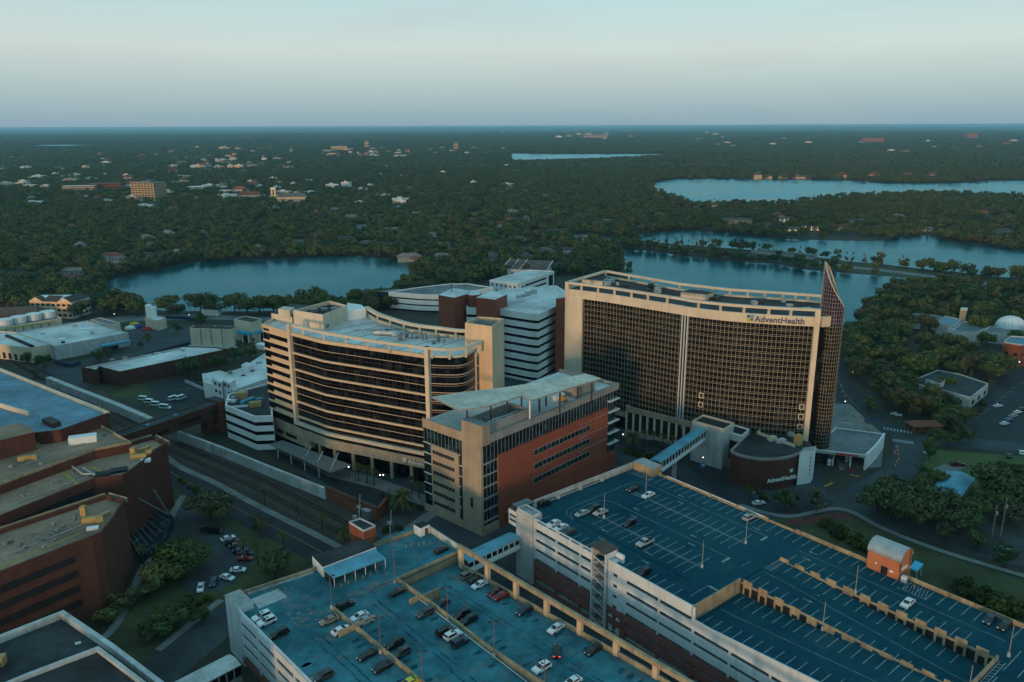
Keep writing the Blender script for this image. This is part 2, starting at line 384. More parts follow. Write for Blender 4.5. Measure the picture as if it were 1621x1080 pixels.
# ---------------------------------------------------------------- world, sun, camera
W=bpy.data.worlds.new('World'); S.world=W; W.use_nodes=True
SUN_EL=2.6; SUN_AZ=-113.   # azimuth the light comes from, degrees from +x
def world():
    nt=W.node_tree; N=nt.nodes; L=nt.links; bg=N['Background']
    sk=N.new('ShaderNodeTexSky'); sk.sky_type='NISHITA'; sk.sun_disc=False
    sk.sun_elevation=R(SUN_EL); sk.sun_rotation=R(90-SUN_AZ); sk.altitude=100; sk.air_density=1.; sk.dust_density=1.6; sk.ozone_density=2.2
    x=N.new('ShaderNodeMix'); x.data_type='RGBA'; x.blend_type='MULTIPLY'; x.inputs[0].default_value=1; x.inputs[7].default_value=SKY_TINT
    L.new(sk.outputs[0],x.inputs[6])
    out=x.outputs[2]
    # thin cool band of dusk air low over the horizon, pale above it
    tc=N.new('ShaderNodeTexCoord'); sp=N.new('ShaderNodeSeparateXYZ'); L.new(tc.outputs['Generated'],sp.inputs[0])
    cr=N.new('ShaderNodeValToRGB'); e=cr.color_ramp.elements
    st=SKY_RAMP
    while len(e)<len(st): e.new(.5)
    for i,(p,c) in enumerate(st): e[i].position=p; e[i].color=(*c,1)
    mr=N.new('ShaderNodeMapRange'); mr.inputs[1].default_value=0; mr.inputs[2].default_value=.5; L.new(sp.outputs[2],mr.inputs[0]); L.new(mr.outputs[0],cr.inputs[0])
    # wisps of thin cloud
    mp=N.new('ShaderNodeMapping'); mp.inputs['Scale'].default_value=(2.,2.,16.); L.new(tc.outputs['Generated'],mp.inputs[0])
    n=N.new('ShaderNodeTexNoise'); n.inputs['Scale'].default_value=2.2; n.inputs['Detail'].default_value=6; L.new(mp.outputs[0],n.inputs['Vector'])
    m2=N.new('ShaderNodeMapRange'); m2.inputs[1].default_value=.5; m2.inputs[2].default_value=.8; m2.inputs[3].default_value=0; m2.inputs[4].default_value=.22; L.new(n.outputs['Fac'],m2.inputs[0])
    y=N.new('ShaderNodeMix'); y.data_type='RGBA'; y.blend_type='ADD'; y.inputs[0].default_value=SKY_MIX; L.new(cr.outputs[0],y.inputs[6]); L.new(out,y.inputs[7])
    z=N.new('ShaderNodeMix'); z.data_type='RGBA'; L.new(m2.outputs[0],z.inputs[0]); L.new(y.outputs[2],z.inputs[6]); z.inputs[7].default_value=CLOUD
    L.new(z.outputs[2],bg.inputs[0]); bg.inputs[1].default_value=SKY_S
SKY_TINT=(.55,.95,1.0,1); SKY_S=.1; SKY_MIX=.8
SKY_RAMP=[(0,(2.5,3.8,4.7)),(.03,(2.9,4.2,4.9)),(.09,(4.0,5.0,5.4)),(.17,(5.6,6.1,6.0)),(.3,(4.6,6.0,6.2)),(.42,(2.3,5.2,6.0)),(1.,(2.3,4.9,5.9))]
CLOUD=(5.,4.9,5.2,1)
world()
sl=bpy.data.lights.new('sun','SUN'); sl.energy=2.4; sl.angle=R(7.); sl.color=(1.,.60,.31)
so=bpy.data.objects.new('sun',sl); COL.objects.link(so)
sd=Vector((math.cos(R(SUN_AZ))*math.cos(R(SUN_EL)),math.sin(R(SUN_AZ))*math.cos(R(SUN_EL)),math.sin(R(SUN_EL))))
so.rotation_euler=sd.to_track_quat('Z','Y').to_euler(); so.location=(-200,-300,300)
cd=bpy.data.cameras.new('camera'); co=bpy.data.objects.new('camera',cd); COL.objects.link(co); S.camera=co
cd.sensor_width=36; cd.lens=36*CF/1621; cd.clip_start=1; cd.clip_end=90000
fw=Vector((0,math.cos(CTH),-math.sin(CTH))); rt=Vector((1,0,0)); up=rt.cross(fw)
rt2=rt*_cr-up*_sr; up2=rt*_sr+up*_cr     # horizon rises to the right
co.matrix_world=Matrix(((rt2.x,up2.x,-fw.x,0),(rt2.y,up2.y,-fw.y,0),(rt2.z,up2.z,-fw.z,CH),(0,0,0,1)))
S.view_settings.view_transform='Standard'; S.view_settings.look='None'; S.view_settings.exposure=EXPO if 'EXPO' in globals() else 0
S.view_settings.gamma=1
S.render.engine='CYCLES'; c=S.cycles
c.max_bounces=5; c.diffuse_bounces=2; c.glossy_bounces=3; c.transmission_bounces=2; c.transparent_max_bounces=4; c.volume_bounces=0
c.use_denoising=True; c.use_adaptive_sampling=True; c.adaptive_threshold=.02; c.caustics_reflective=False; c.caustics_refractive=False; c.sample_clamp_indirect=4
S.render.film_transparent=False
# ---------------------------------------------------------------- haze
def haze():
    mb=MB(); mb.box((0,16000),44000,46000,-1.2,131.)
    m=bpy.data.materials.new('haze'); m.use_nodes=True; nt=m.node_tree; nt.nodes.remove(nt.nodes['Principled BSDF'])
    v=nt.nodes.new('ShaderNodeVolumePrincipled'); v.inputs['Color'].default_value=HAZE_C; v.inputs['Density'].default_value=HAZE_D; v.inputs['Anisotropy'].default_value=.45
    nt.links.new(v.outputs[0],nt.nodes['Material Output'].inputs['Volume'])
    o=mb.build('haze',m); o['kind']='stuff'
HAZE_C=(.50,.86,1.,1); HAZE_D=5.e-5
haze()
# ---------------------------------------------------------------- ground, water, roads
g=MB(); g.face([(-30000,-8000,0),(30000,-8000,0),(30000,60000,0),(-30000,60000,0)]); struct('ground',g,M['ground'])
LAKES=[
 [(168,449),(185,441),(200,438),(233,430),(260,425),(283,419),(333,413),(393,411),(467,408),(520,405),(560,405),(600,409),(640,411),(652,424),(648,445),(625,470),(585,482),(520,488),(440,492),(330,493),(230,490),(180,478),(172,462)],
 [(978,394),(1000,395),(1038,399),(1096,407),(1172,415),(1230,418),(1268,426),(1333,432),(1421,439),(1480,446),(1462,456),(1414,462),(1388,478),(1368,494),(1356,515),(1300,540),(1180,510),(1060,470),(1000,445),(985,420)],
 [(1010,371),(1040,368),(1073,365),(1115,366),(1157,369),(1195,374),(1230,378),(1326,381),(1402,381),(1418,377),(1460,373),(1487,377),(1536,387),(1590,393),(1660,403),(1660,446),(1600,440),(1517,431),(1460,426),(1402,419),(1333,413),(1260,403),(1191,396),(1100,389),(1010,382)],
 [(1029,293),(1050,286),(1115,282.5),(1191,284),(1268,284),(1345,286),(1421,290),(1498,290),(1575,286),(1660,285),(1660,312),(1598,314),(1517,309),(1450,309),(1400,311),(1326,314),(1268,322),(1220,326),(1146,325),(1096,327),(1070,316),(1038,305)],
 [(808,244),(815,242.5),(873,243.5),(973,243.5),(1080,243.5),(1100,245.5),(1040,249),(973,253),(900,255.5),(850,257.5),(812,257.5)],
 [(43,231),(70,229.3),(150,229),(157,231),(120,233.4),(60,233.4)],[(-20,232.5),(14,232),(14,234),(-20,234.5)],[(540,231.6),(577,231),(577,233.4),(545,234)]]
for P in LAKES:
    P2=PG(P); w=MB(); w.flat(smooth(P2+[P2[0]],3)[:-1],.05); struct('lake_water',w,M['water'])
ZN=[0]
def zz_(z): ZN[0]+=1; return z+.0017*ZN[0]
def patch(name,P,mt,z,px=True):
    mb=MB(); mb.flat(PG(P) if px else P,zz_(z)); return struct(name,mb,M[mt])
def road(name,P,w,mt,z,k=6,px=True):
    mb=MB(); strip(mb,smooth(PG(P) if px else P,k),w,zz_(z)); return struct(name,mb,M[mt])
patch('campus_pavement',[(435,720),(520,780),(600,860),(560,905),(640,1000),(900,1250),(1420,1250),(1700,1050),(1500,905),(1400,840),(1330,812),(1310,790),(1300,720),(1345,650),(1328,600),(1100,560),(900,560),(700,560),(420,620)],'asphalt_old',.02)
patch('lawn',[(150,1030),(205,940),(262,810),(285,770),(330,775),(440,850),(510,885),(355,965),(250,1048),(190,1080)],'grass_dry',.02)
patch('driveway',[(262,822),(285,800),(310,812),(350,832),(392,858),(402,885),(388,908),(345,938),(302,940),(284,922),(322,898),(340,880),(332,858),(300,846),(268,850),(236,885),(226,872)],'asphalt_old',.06)
ROAD1=[(215,700),(272,748),(324,778),(400,818),(480,858),(560,905),(640,960)]
road('avenue',ROAD1,11.5,'asphalt',.06)
road('pavement',[(225,690),(280,736),(335,762),(410,802),(490,842),(560,878)],2.6,'sidewalk',.10)
road('cross_street',[(190,1110),(250,1065),(300,1025),(345,990),(400,960),(520,905),(600,862),(660,818),(720,785),(800,740)],13.,'asphalt_old',.08)
road('footpath',[(165,1010),(185,988),(200,960),(212,935),(222,908),(240,880),(262,850),(272,818),(290,785)],2.3,'sidewalk',.11)
road('pavement',[(250,1030),(300,990),(350,950)],2.2,'sidewalk',.11)
patch('pedestrian_ramp',[(575,868),(640,835),(700,795),(712,803),(650,845),(598,880)],'sidewalk',.13)
RAILP=PG([(20,560),(95,604),(175,648),(270,699),(345,731),(420,763),(490,799),(560,836),(640,880),(700,922),(790,1000)])
mb=MB(); strip(mb,smooth(RAILP,4),17,.04); struct('ballast_bed',mb,M['ballast'])
def offpath(path,o):
    out=[]
    for i in range(len(path)):
        a=path[max(0,i-1)]; b=path[min(len(path)-1,i+1)]; l=dist(a,b)
        out.append((path[i][0]+(b[1]-a[1])/l*o,path[i][1]-(b[0]-a[0])/l*o))
    return out
RS=smooth(RAILP,6)
for o,lab in ((-.2,'rail track nearest the white wall'),(5.2,'rail track nearest the avenue')):
    t=thing('railway_track','rusty '+lab+', on brown ballast','track',(*RS[20],0),'railway tracks along the avenue')
    c=offpath(RS,o)
    for s_ in (-.75,.75):
        m=MB(); band(m,offpath(c,s_),.14,.34,-.09,.09); m.build('rail',M['rail'],t)
    sl_=MB()
    tot=0
    for a,b in zip(c,c[1:]):
        n=max(1,int(dist(a,b)/.9)); an=math.degrees(math.atan2(b[1]-a[1],b[0]-a[0]))
        for i in range(n): sl_.box(lerp(a,b,i/n),.26,2.6,.05,.15,an)
    e=sl_.build('sleeper',M['sleeper'],t); e['kind']='stuff'
road('service_road',[(330,662),(430,712),(500,742),(560,775),(640,800),(700,800)],9,'asphalt',.05)
patch('forecourt',[(425,706),(445,700),(520,738),(600,758),(690,790),(680,805),(600,775),(520,755)],'sidewalk',.09)
road('street',[(740,790),(860,700),(940,688),(985,697),(1060,712),(1110,738),(1150,775),(1195,800),(1270,806),(1335,795)],11,'asphalt',.07)
patch('pavement',[(985,685),(1040,690),(1130,720),(1150,740),(1190,780),(1205,790),(1170,745),(1150,715),(1060,700),(985,692)],'sidewalk',.12)
road('curved_road',[(1312,555),(1322,585),(1335,618),(1362,650),(1400,675),(1440,698)],13,'asphalt',.05)
road('side_road',[(1430,694),(1500,700),(1560,704),(1700,716)],12,'asphalt_old',.07)
road('street',[(1440,690),(1436,730),(1402,762),(1352,786),(1322,798)],12,'asphalt_old',.09)
road('street',[(1325,796),(1390,820),(1486,850),(1560,872),(1700,905)],11,'asphalt_old',.09)
road('footpath',[(1170,800),(1245,818),(1330,806),(1400,838),(1500,876),(1700,935)],2.2,'sidewalk',.12)
patch('lawn',[(1180,822),(1245,822),(1330,811),(1400,843),(1500,882),(1700,945),(1700,1120),(1400,970),(1250,880)],'grass_dry',.06)
patch('mulch_bed',[(1246,824),(1330,812),(1352,820),(1300,828),(1240,834)],'mulch',.10)
patch('lawn',[(1470,712),(1700,728),(1700,790),(1560,800),(1500,795),(1440,790)],'lawn',.05)
patch('concrete_pad',[(1472,745),(1495,735),(1530,740),(1500,752)],'sidewalk',.09)
road('lane',[(1490,790),(1512,806),(1560,832),(1620,866),(1700,910)],7,'asphalt_old',.13)
patch('car_park',[(1490,690),(1520,660),(1545,632),(1580,600),(1640,570),(1720,570),(1720,700),(1600,702)],'asphalt',.05)
patch('construction_ground',[(1318,640),(1345,640),(1400,690),(1395,740),(1330,745),(1310,700)],'sidewalk',.06)
patch('works_yard',[(205,522),(300,514),(318,540),(200,590),(160,600),(90,650),(40,585),(190,560)],'asphalt_old',.04)
patch('lakeside_road',[(100,512),(200,500),(330,498),(440,503),(440,509),(330,506),(205,509),(100,524)],'sidewalk',.05)
patch('car_park',[(200,634),(250,608),(300,600),(345,612),(385,640),(350,668),(262,655),(215,645)],'asphalt',.05)
patch('grass_verge',[(150,610),(230,600),(262,655),(212,636),(180,628)],'grass_dry',.05)
# road across the water
CAUS=[(940,378),(985,383),(1060,391),(1150,401),(1240,409),(1330,421),(1420,431),(1510,443),(1600,455),(1700,470)]
cp=smooth(PG(CAUS),4)
mb=MB(); strip(mb,cp,46,.07); struct('causeway',mb,M['grass_dry'])
mb=MB(); strip(mb,cp,13,.12); struct('causeway_road',mb,M['sidewalk'])
def markings(name,segs,w,mt,z):
    mb=MB()
    z=z+.075
    for a,b in segs: strip(mb,[a,b],w,z)
    return struct(name,mb,M[mt])
def dashes(path,o,step,L):
    c=offpath(smooth(path,8),o); out=[]; acc=0
    for a,b in zip(c,c[1:]):
        l=dist(a,b); acc+=l
        if acc>step: acc=0; out.append((a,lerp(a,b,min(1,L/l))))
    return out
sr=smooth(PG(ROAD1),8); markings('road_marking',[(a,b) for a,b in zip(offpath(sr,.15),offpath(sr,.15)[1:])],.16,'paint_yellow',.10)
markings('road_marking',dashes(PG([(1312,555),(1322,585),(1335,618),(1362,650),(1400,675),(1440,698)]),0,2,40),.15,'paint_yellow',.09)
for c_,d_,n_ in (((1400,679),(1448,686),9),((1415,698),(1448,702),8)):
    a,b=G(*c_),G(*d_); u=((b[0]-a[0])/dist(a,b),(b[1]-a[1])/dist(a,b))
    markings('crosswalk',[((lerp(a,b,i/n_)[0]-u[1]*1.6,lerp(a,b,i/n_)[1]+u[0]*1.6),(lerp(a,b,i/n_)[0]+u[1]*1.6,lerp(a,b,i/n_)[1]-u[0]*1.6)) for i in range(n_)],.7,'paint_line',.14)
lot=[]
for i in range(9):
    p=G(262+i*12,622-i*1.5); lot.append((p,(p[0]+2.8,p[1]+4.2)))
    p=G(300+i*9,645-i*3); lot.append((p,(p[0]+2.8,p[1]+4.2)))
for i in range(12):
    p=G(1530+i*9,672-i*7); lot.append((p,(p[0]+5,p[1]+3)))
markings('parking_marking',lot,.2,'paint_line',.09)
# ================================================================ GARAGES
EA=-50.5; EO=(6.7,210.5); E,Eb=frame(EO,EA)
def quadE(s0,s1,t0,t1,fr=E): return [fr(s0,t0),fr(s1,t0),fr(s1,t1),fr(s0,t1)]
def ez(s,t):
    if s<58.7 or t>33 or s>111.3: return 20.
    if t<16.6: return 17+3*min(1,max(0,(s-64)/42))
    return 20-3*min(1,max(0,(s-64)/42))
def garage_right():
    g=thing('parking_garage','large white and brick parking garage with a dark blue roof deck and ramps','parking garage',(*E(50,24),0))
    SE=168.
    d=MB(); d.prism(quadE(-4.6,58.4,-2.4,49.3),19.6,20.0,0); d.build('roof_deck',M['deck_dark'],g)
    d=MB(); d.prism(quadE(58.4,111.4,33.2,49.3),19.6,20.,0); d.prism(quadE(111.4,SE,-2.4,49.3),19.6,20.,0); d.build('roof_deck',M['deck_dark'],g)
    def ramp(t0,t1,za,zb):
        m=MB(); ss=[58.7,64,106,111.2]; zz=[za,za,zb,zb]
        for i in range(3): m.prism([E(ss[i],t0),E(ss[i+1],t0),E(ss[i+1],t1),E(ss[i],t1)],[zz[i]-.4,zz[i+1]-.4,zz[i+1]-.4,zz[i]-.4],0,ztop=[zz[i],zz[i+1],zz[i+1],zz[i]])
        m.build('ramp',M['deck_dark'],g)
    ramp(-2.4,16.4,17,20); ramp(16.8,33.,20,17)
    f=MB()
    for k in range(1,7): f.prism(quadE(-4.4,SE-.2,-2.3,49.1),20-3.1*k-.35,20-3.1*k,0)
    f.build('floor_slab',M['concrete'],g)
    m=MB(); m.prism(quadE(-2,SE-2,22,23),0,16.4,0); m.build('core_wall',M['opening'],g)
    # facades: spandrels level by level
    nf=Face(E(2.2,-2.6),E(SE,-2.6))
    def sp(s0,s1,levels,base_top=None):
        for k in levels:
            mb=MB(); z=20-3.1*k
            nf.rect(mb,s0,s1,z-1.7,z+.4,-.35,.0)
            mb.build('spandrel',M['white_paint' if k<4 else 'brick_paint'],g)
    S1=(2.2,26.2); S2=(31.6,SE-2.2)
    sp(0.,24.,range(0,6)); sp(29.4,56.3,range(0,6)); sp(56.3,SE-2.2,range(1,6))
    mb=MB(); nf.rect(mb,0,SE-2.2,0,.85,-.3,-.02); mb.build('plinth',M['brick_paint'],g)
    for s0,w in [(0,.7),(9.2,.5),(18.6,.5),(23.4,.6)]+[(29.4,.6),(33.9,1.9)]+[(46.2+10.4*i,.55) for i in range(12)]:
        mb=MB(); top=21.0 if s0<57 else 16.5
        nf.rect(mb,s0,s0+w,8.2,top,-.5,-.04,0); mb.build('pilaster',M['white_paint'],g)
        mb=MB(); nf.rect(mb,s0,s0+w,0,8.2,-.5,-.04,0); mb.build('pilaster',M['brick_paint'],g)
    # solid end panel with small square windows, parapets
    mb=MB(); nf.rect(mb,30.,31.2,0.85,20.3,-.5,-.06); nf.rect(mb,32.6,34.2,.85,20.3,-.5,-.06); mb.build('corner_panel',M['white_paint'],g)
    mb=MB(); nf.rect(mb,29.4,56.3,20.4,21.3,-.35,0); mb.build('parapet',M['white_paint'],g)
    mb=MB(); nf.rect(mb,0,24.,21.05,21.3,-.35,0,0); mb.build('rail_cap',M['white_paint'],g)
    mb=MB()
    for i in range(6): nf.rect(mb,1+i*4.6,1.35+i*4.6,20.4,21.05,-.3,-.05)
    mb.build('rail_post',M['white_paint'],g)['kind']='stuff'
    mb=MB(); ss=[56.3,61.8,103.8,109.1,SE-2.2]; zz=[18.,18.,21.,21.,21.]
    for i in range(4): mb.wall(nf.at(ss[i]),nf.at(ss[i+1]),.35,(zz[i]-2.6,zz[i+1]-2.6) if i else (15.4,15.4),(zz[i],zz[i+1]),0,-.18)
    mb.build('parapet',M['white_paint'],g)
    # far parapet, toward the lawn (tan inside)
    ff=Face(E(SE,49.5),E(-4.6,49.5))
    mb=MB(); ff.rect(mb,0,SE+4.6-60,19.2,21.15,-.25,0); ff.rect(mb,SE+4.6-60,SE-4,19.2,20.7,-.25,0); mb.build('parapet',M['tan_wall'],g)
    mb=MB()
    for i in range(17): ff.rect(mb,4+i*9.9,5.1+i*9.9,20.05,21.3,-.55,-.26)
    mb.build('parapet_pier',M['tan_wall'],g)['kind']='stuff'
    for k in range(1,6):
        mb=MB(); z=20-3.1*k; ff.rect(mb,0,SE+4.6,z-1.7,z+.4,-.3,0); mb.build('spandrel',M['white_paint' if k<3 else 'brick_paint'],g)
    mb=MB(); ff.rect(mb,SE-45,SE-8,20.95,21.2,-.5,-.3); mb.build('guard_rail',M['metal_white'],g)
    # north-west wall: deep beam on stub columns, with a ledge outside
    w=Face(E(-4.9,49.5),E(-4.9,-2.4))
    mb=MB(); w.rect(mb,0,46,20.9,22.3,-.5,.0); w.rect(mb,18,46,18.6,20.3,-.4,-.02); w.rect(mb,0,18,19.,20.95,-.4,-.02); mb.build('parapet',M['concrete'],g)
    mb=MB()
    for i in range(4): w.rect(mb,17+i*9.5,18+i*9.5,18.,20.95,-.9,-.1)
    mb.build('stub_column',M['concrete_pale'],g)['kind']='stuff'
    for k in range(1,6):
        mb=MB(); z=20-3.1*k; w.rect(mb,0,51.8,z-1.7,z+.4,-.3,0); mb.build('spandrel',M['white_paint' if k<3 else 'brick_paint'],g)
    # the step between upper deck and ramp, with a tan face
    mb=MB(); mb.wall(E(58.55,-2.2),E(58.55,16.5),.35,17.05,21.1); mb.build('step_wall',M['tan_wall'],g)
    mb=MB(); mb.wall(E(111.3,16.8),E(111.3,33),.4,17.05,21.1); mb.build('step_wall',M['tan_wall'],g)
    mb=MB(); mb.wall(E(SE,-2.4),E(SE,49.3),.35,0,21.1); mb.build('end_wall',M['white_paint'],g)
    # rows of teeth between ramps
    def teeth(t,s0,n,step,za):
        for i in range(n):
            s=s0+i*step; zlo=za(s+1); 
            mb=MB(); zt=20.9 if True else 0
            hi=max(ez(s+1,t-1),ez(s+1,t+1))
            mb.wall(E(s,t),E(s+2.5,t),.3,hi-.9,hi+1.05)
            if hi-zlo>.7:
                mb.wall(E(s,t),E(s+.55,t),.3,zlo,hi-.9); mb.wall(E(s+1.95,t),E(s+2.5,t),.3,zlo,hi-.9)
            mb.build('divider_panel',M['tan_wall'],g)
        mb=MB(); ss=[58.8,64,85,106,111]
        for a,b in zip(ss,ss[1:]):
            lo=(min(ez(a+.1,t-1),ez(a+.1,t+1)),min(ez(b-.1,t-1),ez(b-.1,t+1))); hi=(max(ez(a+.1,t-1),ez(a+.1,t+1)),max(ez(b-.1,t-1),ez(b-.1,t+1)))
            if hi[0]-lo[0]>.05 or hi[1]-lo[1]>.05: mb.wall(E(a,t),E(b,t),.1,(lo[0]+.02,lo[1]+.02),(hi[0]-.42,hi[1]-.42))
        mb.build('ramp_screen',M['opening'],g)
        mb=MB(); mb.wall(E(58.8,t),E(111,t),.25,(max(ez(59,t-1),ez(59,t+1))-.4,)*2,(max(ez(59,t-1),ez(59,t+1))+.12,)*2); mb.build('divider_kerb',M['tan_wall'],g)
    lo=lambda t:(lambda s:min(ez(s,t-1),ez(s,t+1)))
    teeth(16.6,59.4,12,4.35,lo(16.6)); teeth(33.1,59.2,12,4.35,lo(33.1))
    # paint: stalls, aisle loops, hatching, arrows
    L=[]; HL=[]
    def seg(a,b,dz=0): 
        L.append((a,b))
    def z_(s,t): return ez(s,t)+.03
    pm=MB()
    def line(s0,t0,s1,t1,w=.17):
        za,zb=z_(s0,t0),z_(s1,t1)
        a,b=E(s0,t0),E(s1,t1); l=dist(a,b); nx,ny=(b[1]-a[1])/l*w/2,-(b[0]-a[0])/l*w/2
        pm.face([(a[0]-nx,a[1]-ny,za),(a[0]+nx,a[1]+ny,za),(b[0]+nx,b[1]+ny,zb),(b[0]-nx,b[1]-ny,zb)])
    st=2.72
    for i in range(21): line(-3+i*st,-2.,-3+i*st,3.2)
    for c0 in (14.6,33.6):
        for i in range(13): 
            s=14.+i*st-(.0); line(s,c0-5.4,s,c0+5.4)
        line(13,c0-.2,48,c0-.2); line(13,c0+.2,48,c0+.2)
        for i in range(7): line(7.5+i*.9,c0-.9,8.1+i*.9,c0+.9)
        line(7,c0-.9,13,c0-.9); line(7,c0+.9,13,c0+.9)
    for i in range(60): 
        if not (66<i*st-3+.01<90 and False): line(-1+i*st,43.8,-1+i*st,49.1)
    def loop(t0,t1,s0,s1,r=4.5):
        pts=[(s1,t0),(s0+r,t0)]+[(s0+r-r*math.sin(a),t0+r-r*math.cos(a)) for a in [math.pi/2*i/6 for i in range(1,7)]]+[(s0,t1-r)]+[(s0+r-r*math.cos(a),t1-r+r*math.sin(a)) for a in [math.pi/2*i/6 for i in range(1,7)]]+[(s1,t1)]
        for a,b in zip(pts,pts[1:]): line(*a,*b,.13)
    loop(7.4,24.,4.3,50.); loop(7.4,41.4,2.4,50.)
    for t0 in (24.,41.4): line(50,t0,50,t0-3.2,.7)
    for t0,t1 in ((9.,2.),(27.,23.)): line(54.5,t0,54.5,t1,.13)
    line(54.5,9,57.5,9,.6)
    for s0,s1,ts in ((60.5,109.,((-2.,3.2),(11.,16.2))),(60.5,109.,((17.2,22.),(28.2,32.8))),(60.5,109,((33.6,38.6),))):
        for i in range(int((s1-s0)/st)):
            for a,b in ts: line(s0+i*st,a,s0+i*st,b)
    for t in (7.2,25.,41.2):
        for a,b in ((60,64),(64,106),(106,110)): line(a,t,b,t,.12)
    for i in range(18): line(113.5+i*st,-2,113.5+i*st,3.2); line(113.5+i*st,16,113.5+i*st,27); line(113.5+i*st,30,113.5+i*st,40)
    for i in range(9): line(111.9,20+i*1.4,112.9,20.9+i*1.4)
    line(111.9,19,111.9,33); line(112.9,19,112.9,33)
    for i in range(7): line(58.6+i*.0,27+i*.9,60.2,27.4+i*.9)
    line(58.8,26.5,58.8,33); line(60.4,26.5,60.4,33)
    for i in range(8): line(86+i*.75,44.,85+i*.75,48.5,.12)
    line(84.7,44,92,44)
    for i in range(9): line(-3+i*1.,45.5,-3.6+i*1.,43.8,.12)
    line(-4,43.8,5.5,43.8); line(-3.4,45.5,5.5,45.5)
    pm.build('parking_marking',M['paint_line'],g)
    am=MB()
    for s,t,dr in ((20,5.5,1),(20,9.4,-1),(36,5.5,1),(36,9.4,-1),(17,22.,1),(17,26,-1),(38,22.,1),(38,26,-1),(20,39.4,1),(20,43,-1),(62,39,1),(64,43,-1),(72,22.8,1),(74,27,-1),(44,43,1)):
        for a,b,w in ((0,1.7,.28),(1.7,2.6,.9)):
            p,q=E(s+dr*a,t),E(s+dr*b,t); z=z_(s,t)+.01
            l=dist(p,q); nx,ny=(q[1]-p[1])/l*w/2,-(q[0]-p[0])/l*w/2
            if w>.5: am.face([(p[0]-nx,p[1]-ny,z),(p[0]+nx,p[1]+ny,z),(q[0],q[1],z)])
            else: am.face([(p[0]-nx,p[1]-ny,z),(p[0]+nx,p[1]+ny,z),(q[0]+nx,q[1]+ny,z),(q[0]-nx,q[1]-ny,z)])
    am.build('arrow_marking',M['paint_line'],g)['kind']='stuff'
    sm=MB(); 
    for s,t,l in ((51,-1,14),): pass
    p=quadE(21.,21.25,-2,43); sm.flat(p,20.022); sm.build('tar_joint',M['metal_dark'],g)
    # lift tower at the near corner
    tw=MB(); tw.prism([E(-4.9,-3.3),E(2.2,-3.3),E(2.2,.6),E(-4.9,.6)],0,21.3,0,1); tw.build('lift_tower',[M['concrete_pale'],M['concrete']],g)
    tw=MB()
    P=[E(-4.6,-3.),E(1.9,-3.),E(1.9,.3),E(-4.6,.3)]
    for a,b in zip(P,P[1:]+P[:1]): tw.wall(a,b,.3,21.3,22.1)
    tw.build('tower_parapet',M['concrete_pale'],g)
    mb=MB(); mb.prism([E(-9.5,-2.4),E(-5.,-2.4),E(-5.,5),E(-9.5,5)],15,19.8,0,1); mb.build('stair_block',[M['white_paint'],M['roof_grey']],g)
    mb=MB(); w2=Face(E(-9.5,-2.45),E(-5.,-2.45))
    for z in (16.3,17.9): w2.rect(mb,.6,3.4,z-.0,z+.55,0,.05)
    mb.build('window',M['opening'],g)
    mb=MB(); mb.prism([E(-8.5,-2),E(-5,-2),E(-5,4),E(-8.5,4)],19.8,21.4,0,1); mb.build('roof_cap',[M['metal_dark'],M['roof_grey']],g)
    # open stair tower on the near facade
    st_=MB(); 
    for s in (26.3,31.2): st_.wall(E(s,-3.4),E(s,.9),.3,0,23.)
    st_.wall(E(26.2,.9),E(31.3,.9),.25,0,23.); st_.build('stair_tower',M['white_paint'],g)
    mb=MB(); mb.prism(quadE(25.9,31.6,-3.7,1.3),23.,23.3); mb.build('stair_roof',M['bronze'],g)
    for k in range(7):
        z0=.2+3.1*k
        mb=MB(); mb.prism(quadE(26.5,31.,-1.,.7),z0+1.4,z0+1.6); mb.beam((*E(26.6,-2.6),z0),(*E(30.9,-2.2),z0+1.5),1.2,.2)
        mb.beam((*E(26.6,-.6),z0+3.1),(*E(30.9,-.6),z0+1.6),1.2,.2); mb.build('stair_flight',M['concrete'],g)
        mb=MB(); mb.beam((*E(26.6,-3.3),z0+1.9),(*E(30.9,-3.3),z0+.6),.09,.22); mb.beam((*E(26.6,-3.3),z0+1.9),(*E(26.6,-3.3),z0+2.4),.09,.22); mb.build('hand_rail',M['metal_white'],g)
    mb=MB(); mb.prism(quadE(31.5,34.,.2,1.),20.,22.2); mb.prism(quadE(31.4,33.,-2.,.2),20.,20.6); mb.build('stair_lobby',M['white_clean'],g)
    # plant box at the far corner
    mb=MB(); mb.prism(quadE(-4.2,3.9,46.5,51.3),20.,22.9,0,1); mb.build('plant_box',[M['tan_wall'],M['roof_metal']],g)
    # barrel-roofed orange stair house by the lawn
    h=MB(); s0,s1,t0,t1=75.2,83.3,47.2,53.8
    n=14; sec=[(t0,0.)]+[(t0+(t1-t0)*(.5-.5*math.cos(math.pi*i/n)),24.8+2.6*math.sin(math.pi*i/n)) for i in range(n+1)]+[(t1,0.)]
    for s,rev in ((s0,True),(s1,False)):
        pts=[(*E(s,t),z) for t,z in sec]; h.face(pts[::-1] if not rev else pts,0)
    for i in (0,len(sec)-2):
        (ta,za),(tb,zb)=sec[i],sec[i+1]; h.face([(*E(s0,ta),za),(*E(s1,ta),za),(*E(s1,tb),zb),(*E(s0,tb),zb)],0)
    sh=h.build('stair_house',M['orange_brick'],g,'orange brick stair house with a round-topped end',fix=True)
    r=MB()
    for i in range(1,len(sec)-2):
        (ta,za),(tb,zb)=sec[i],sec[i+1]
        q=[(*E(s0-.3,ta),za+.06),(*E(s1+.3,ta),za+.06),(*E(s1+.3,tb),zb+.06),(*E(s0-.3,tb),zb+.06)]
        r.face(q,0); r.face([(x,y,z+.14) for x,y,z in q][::-1],0)
    r.build('barrel_roof',M['roof_metal'],sh,fix=False)
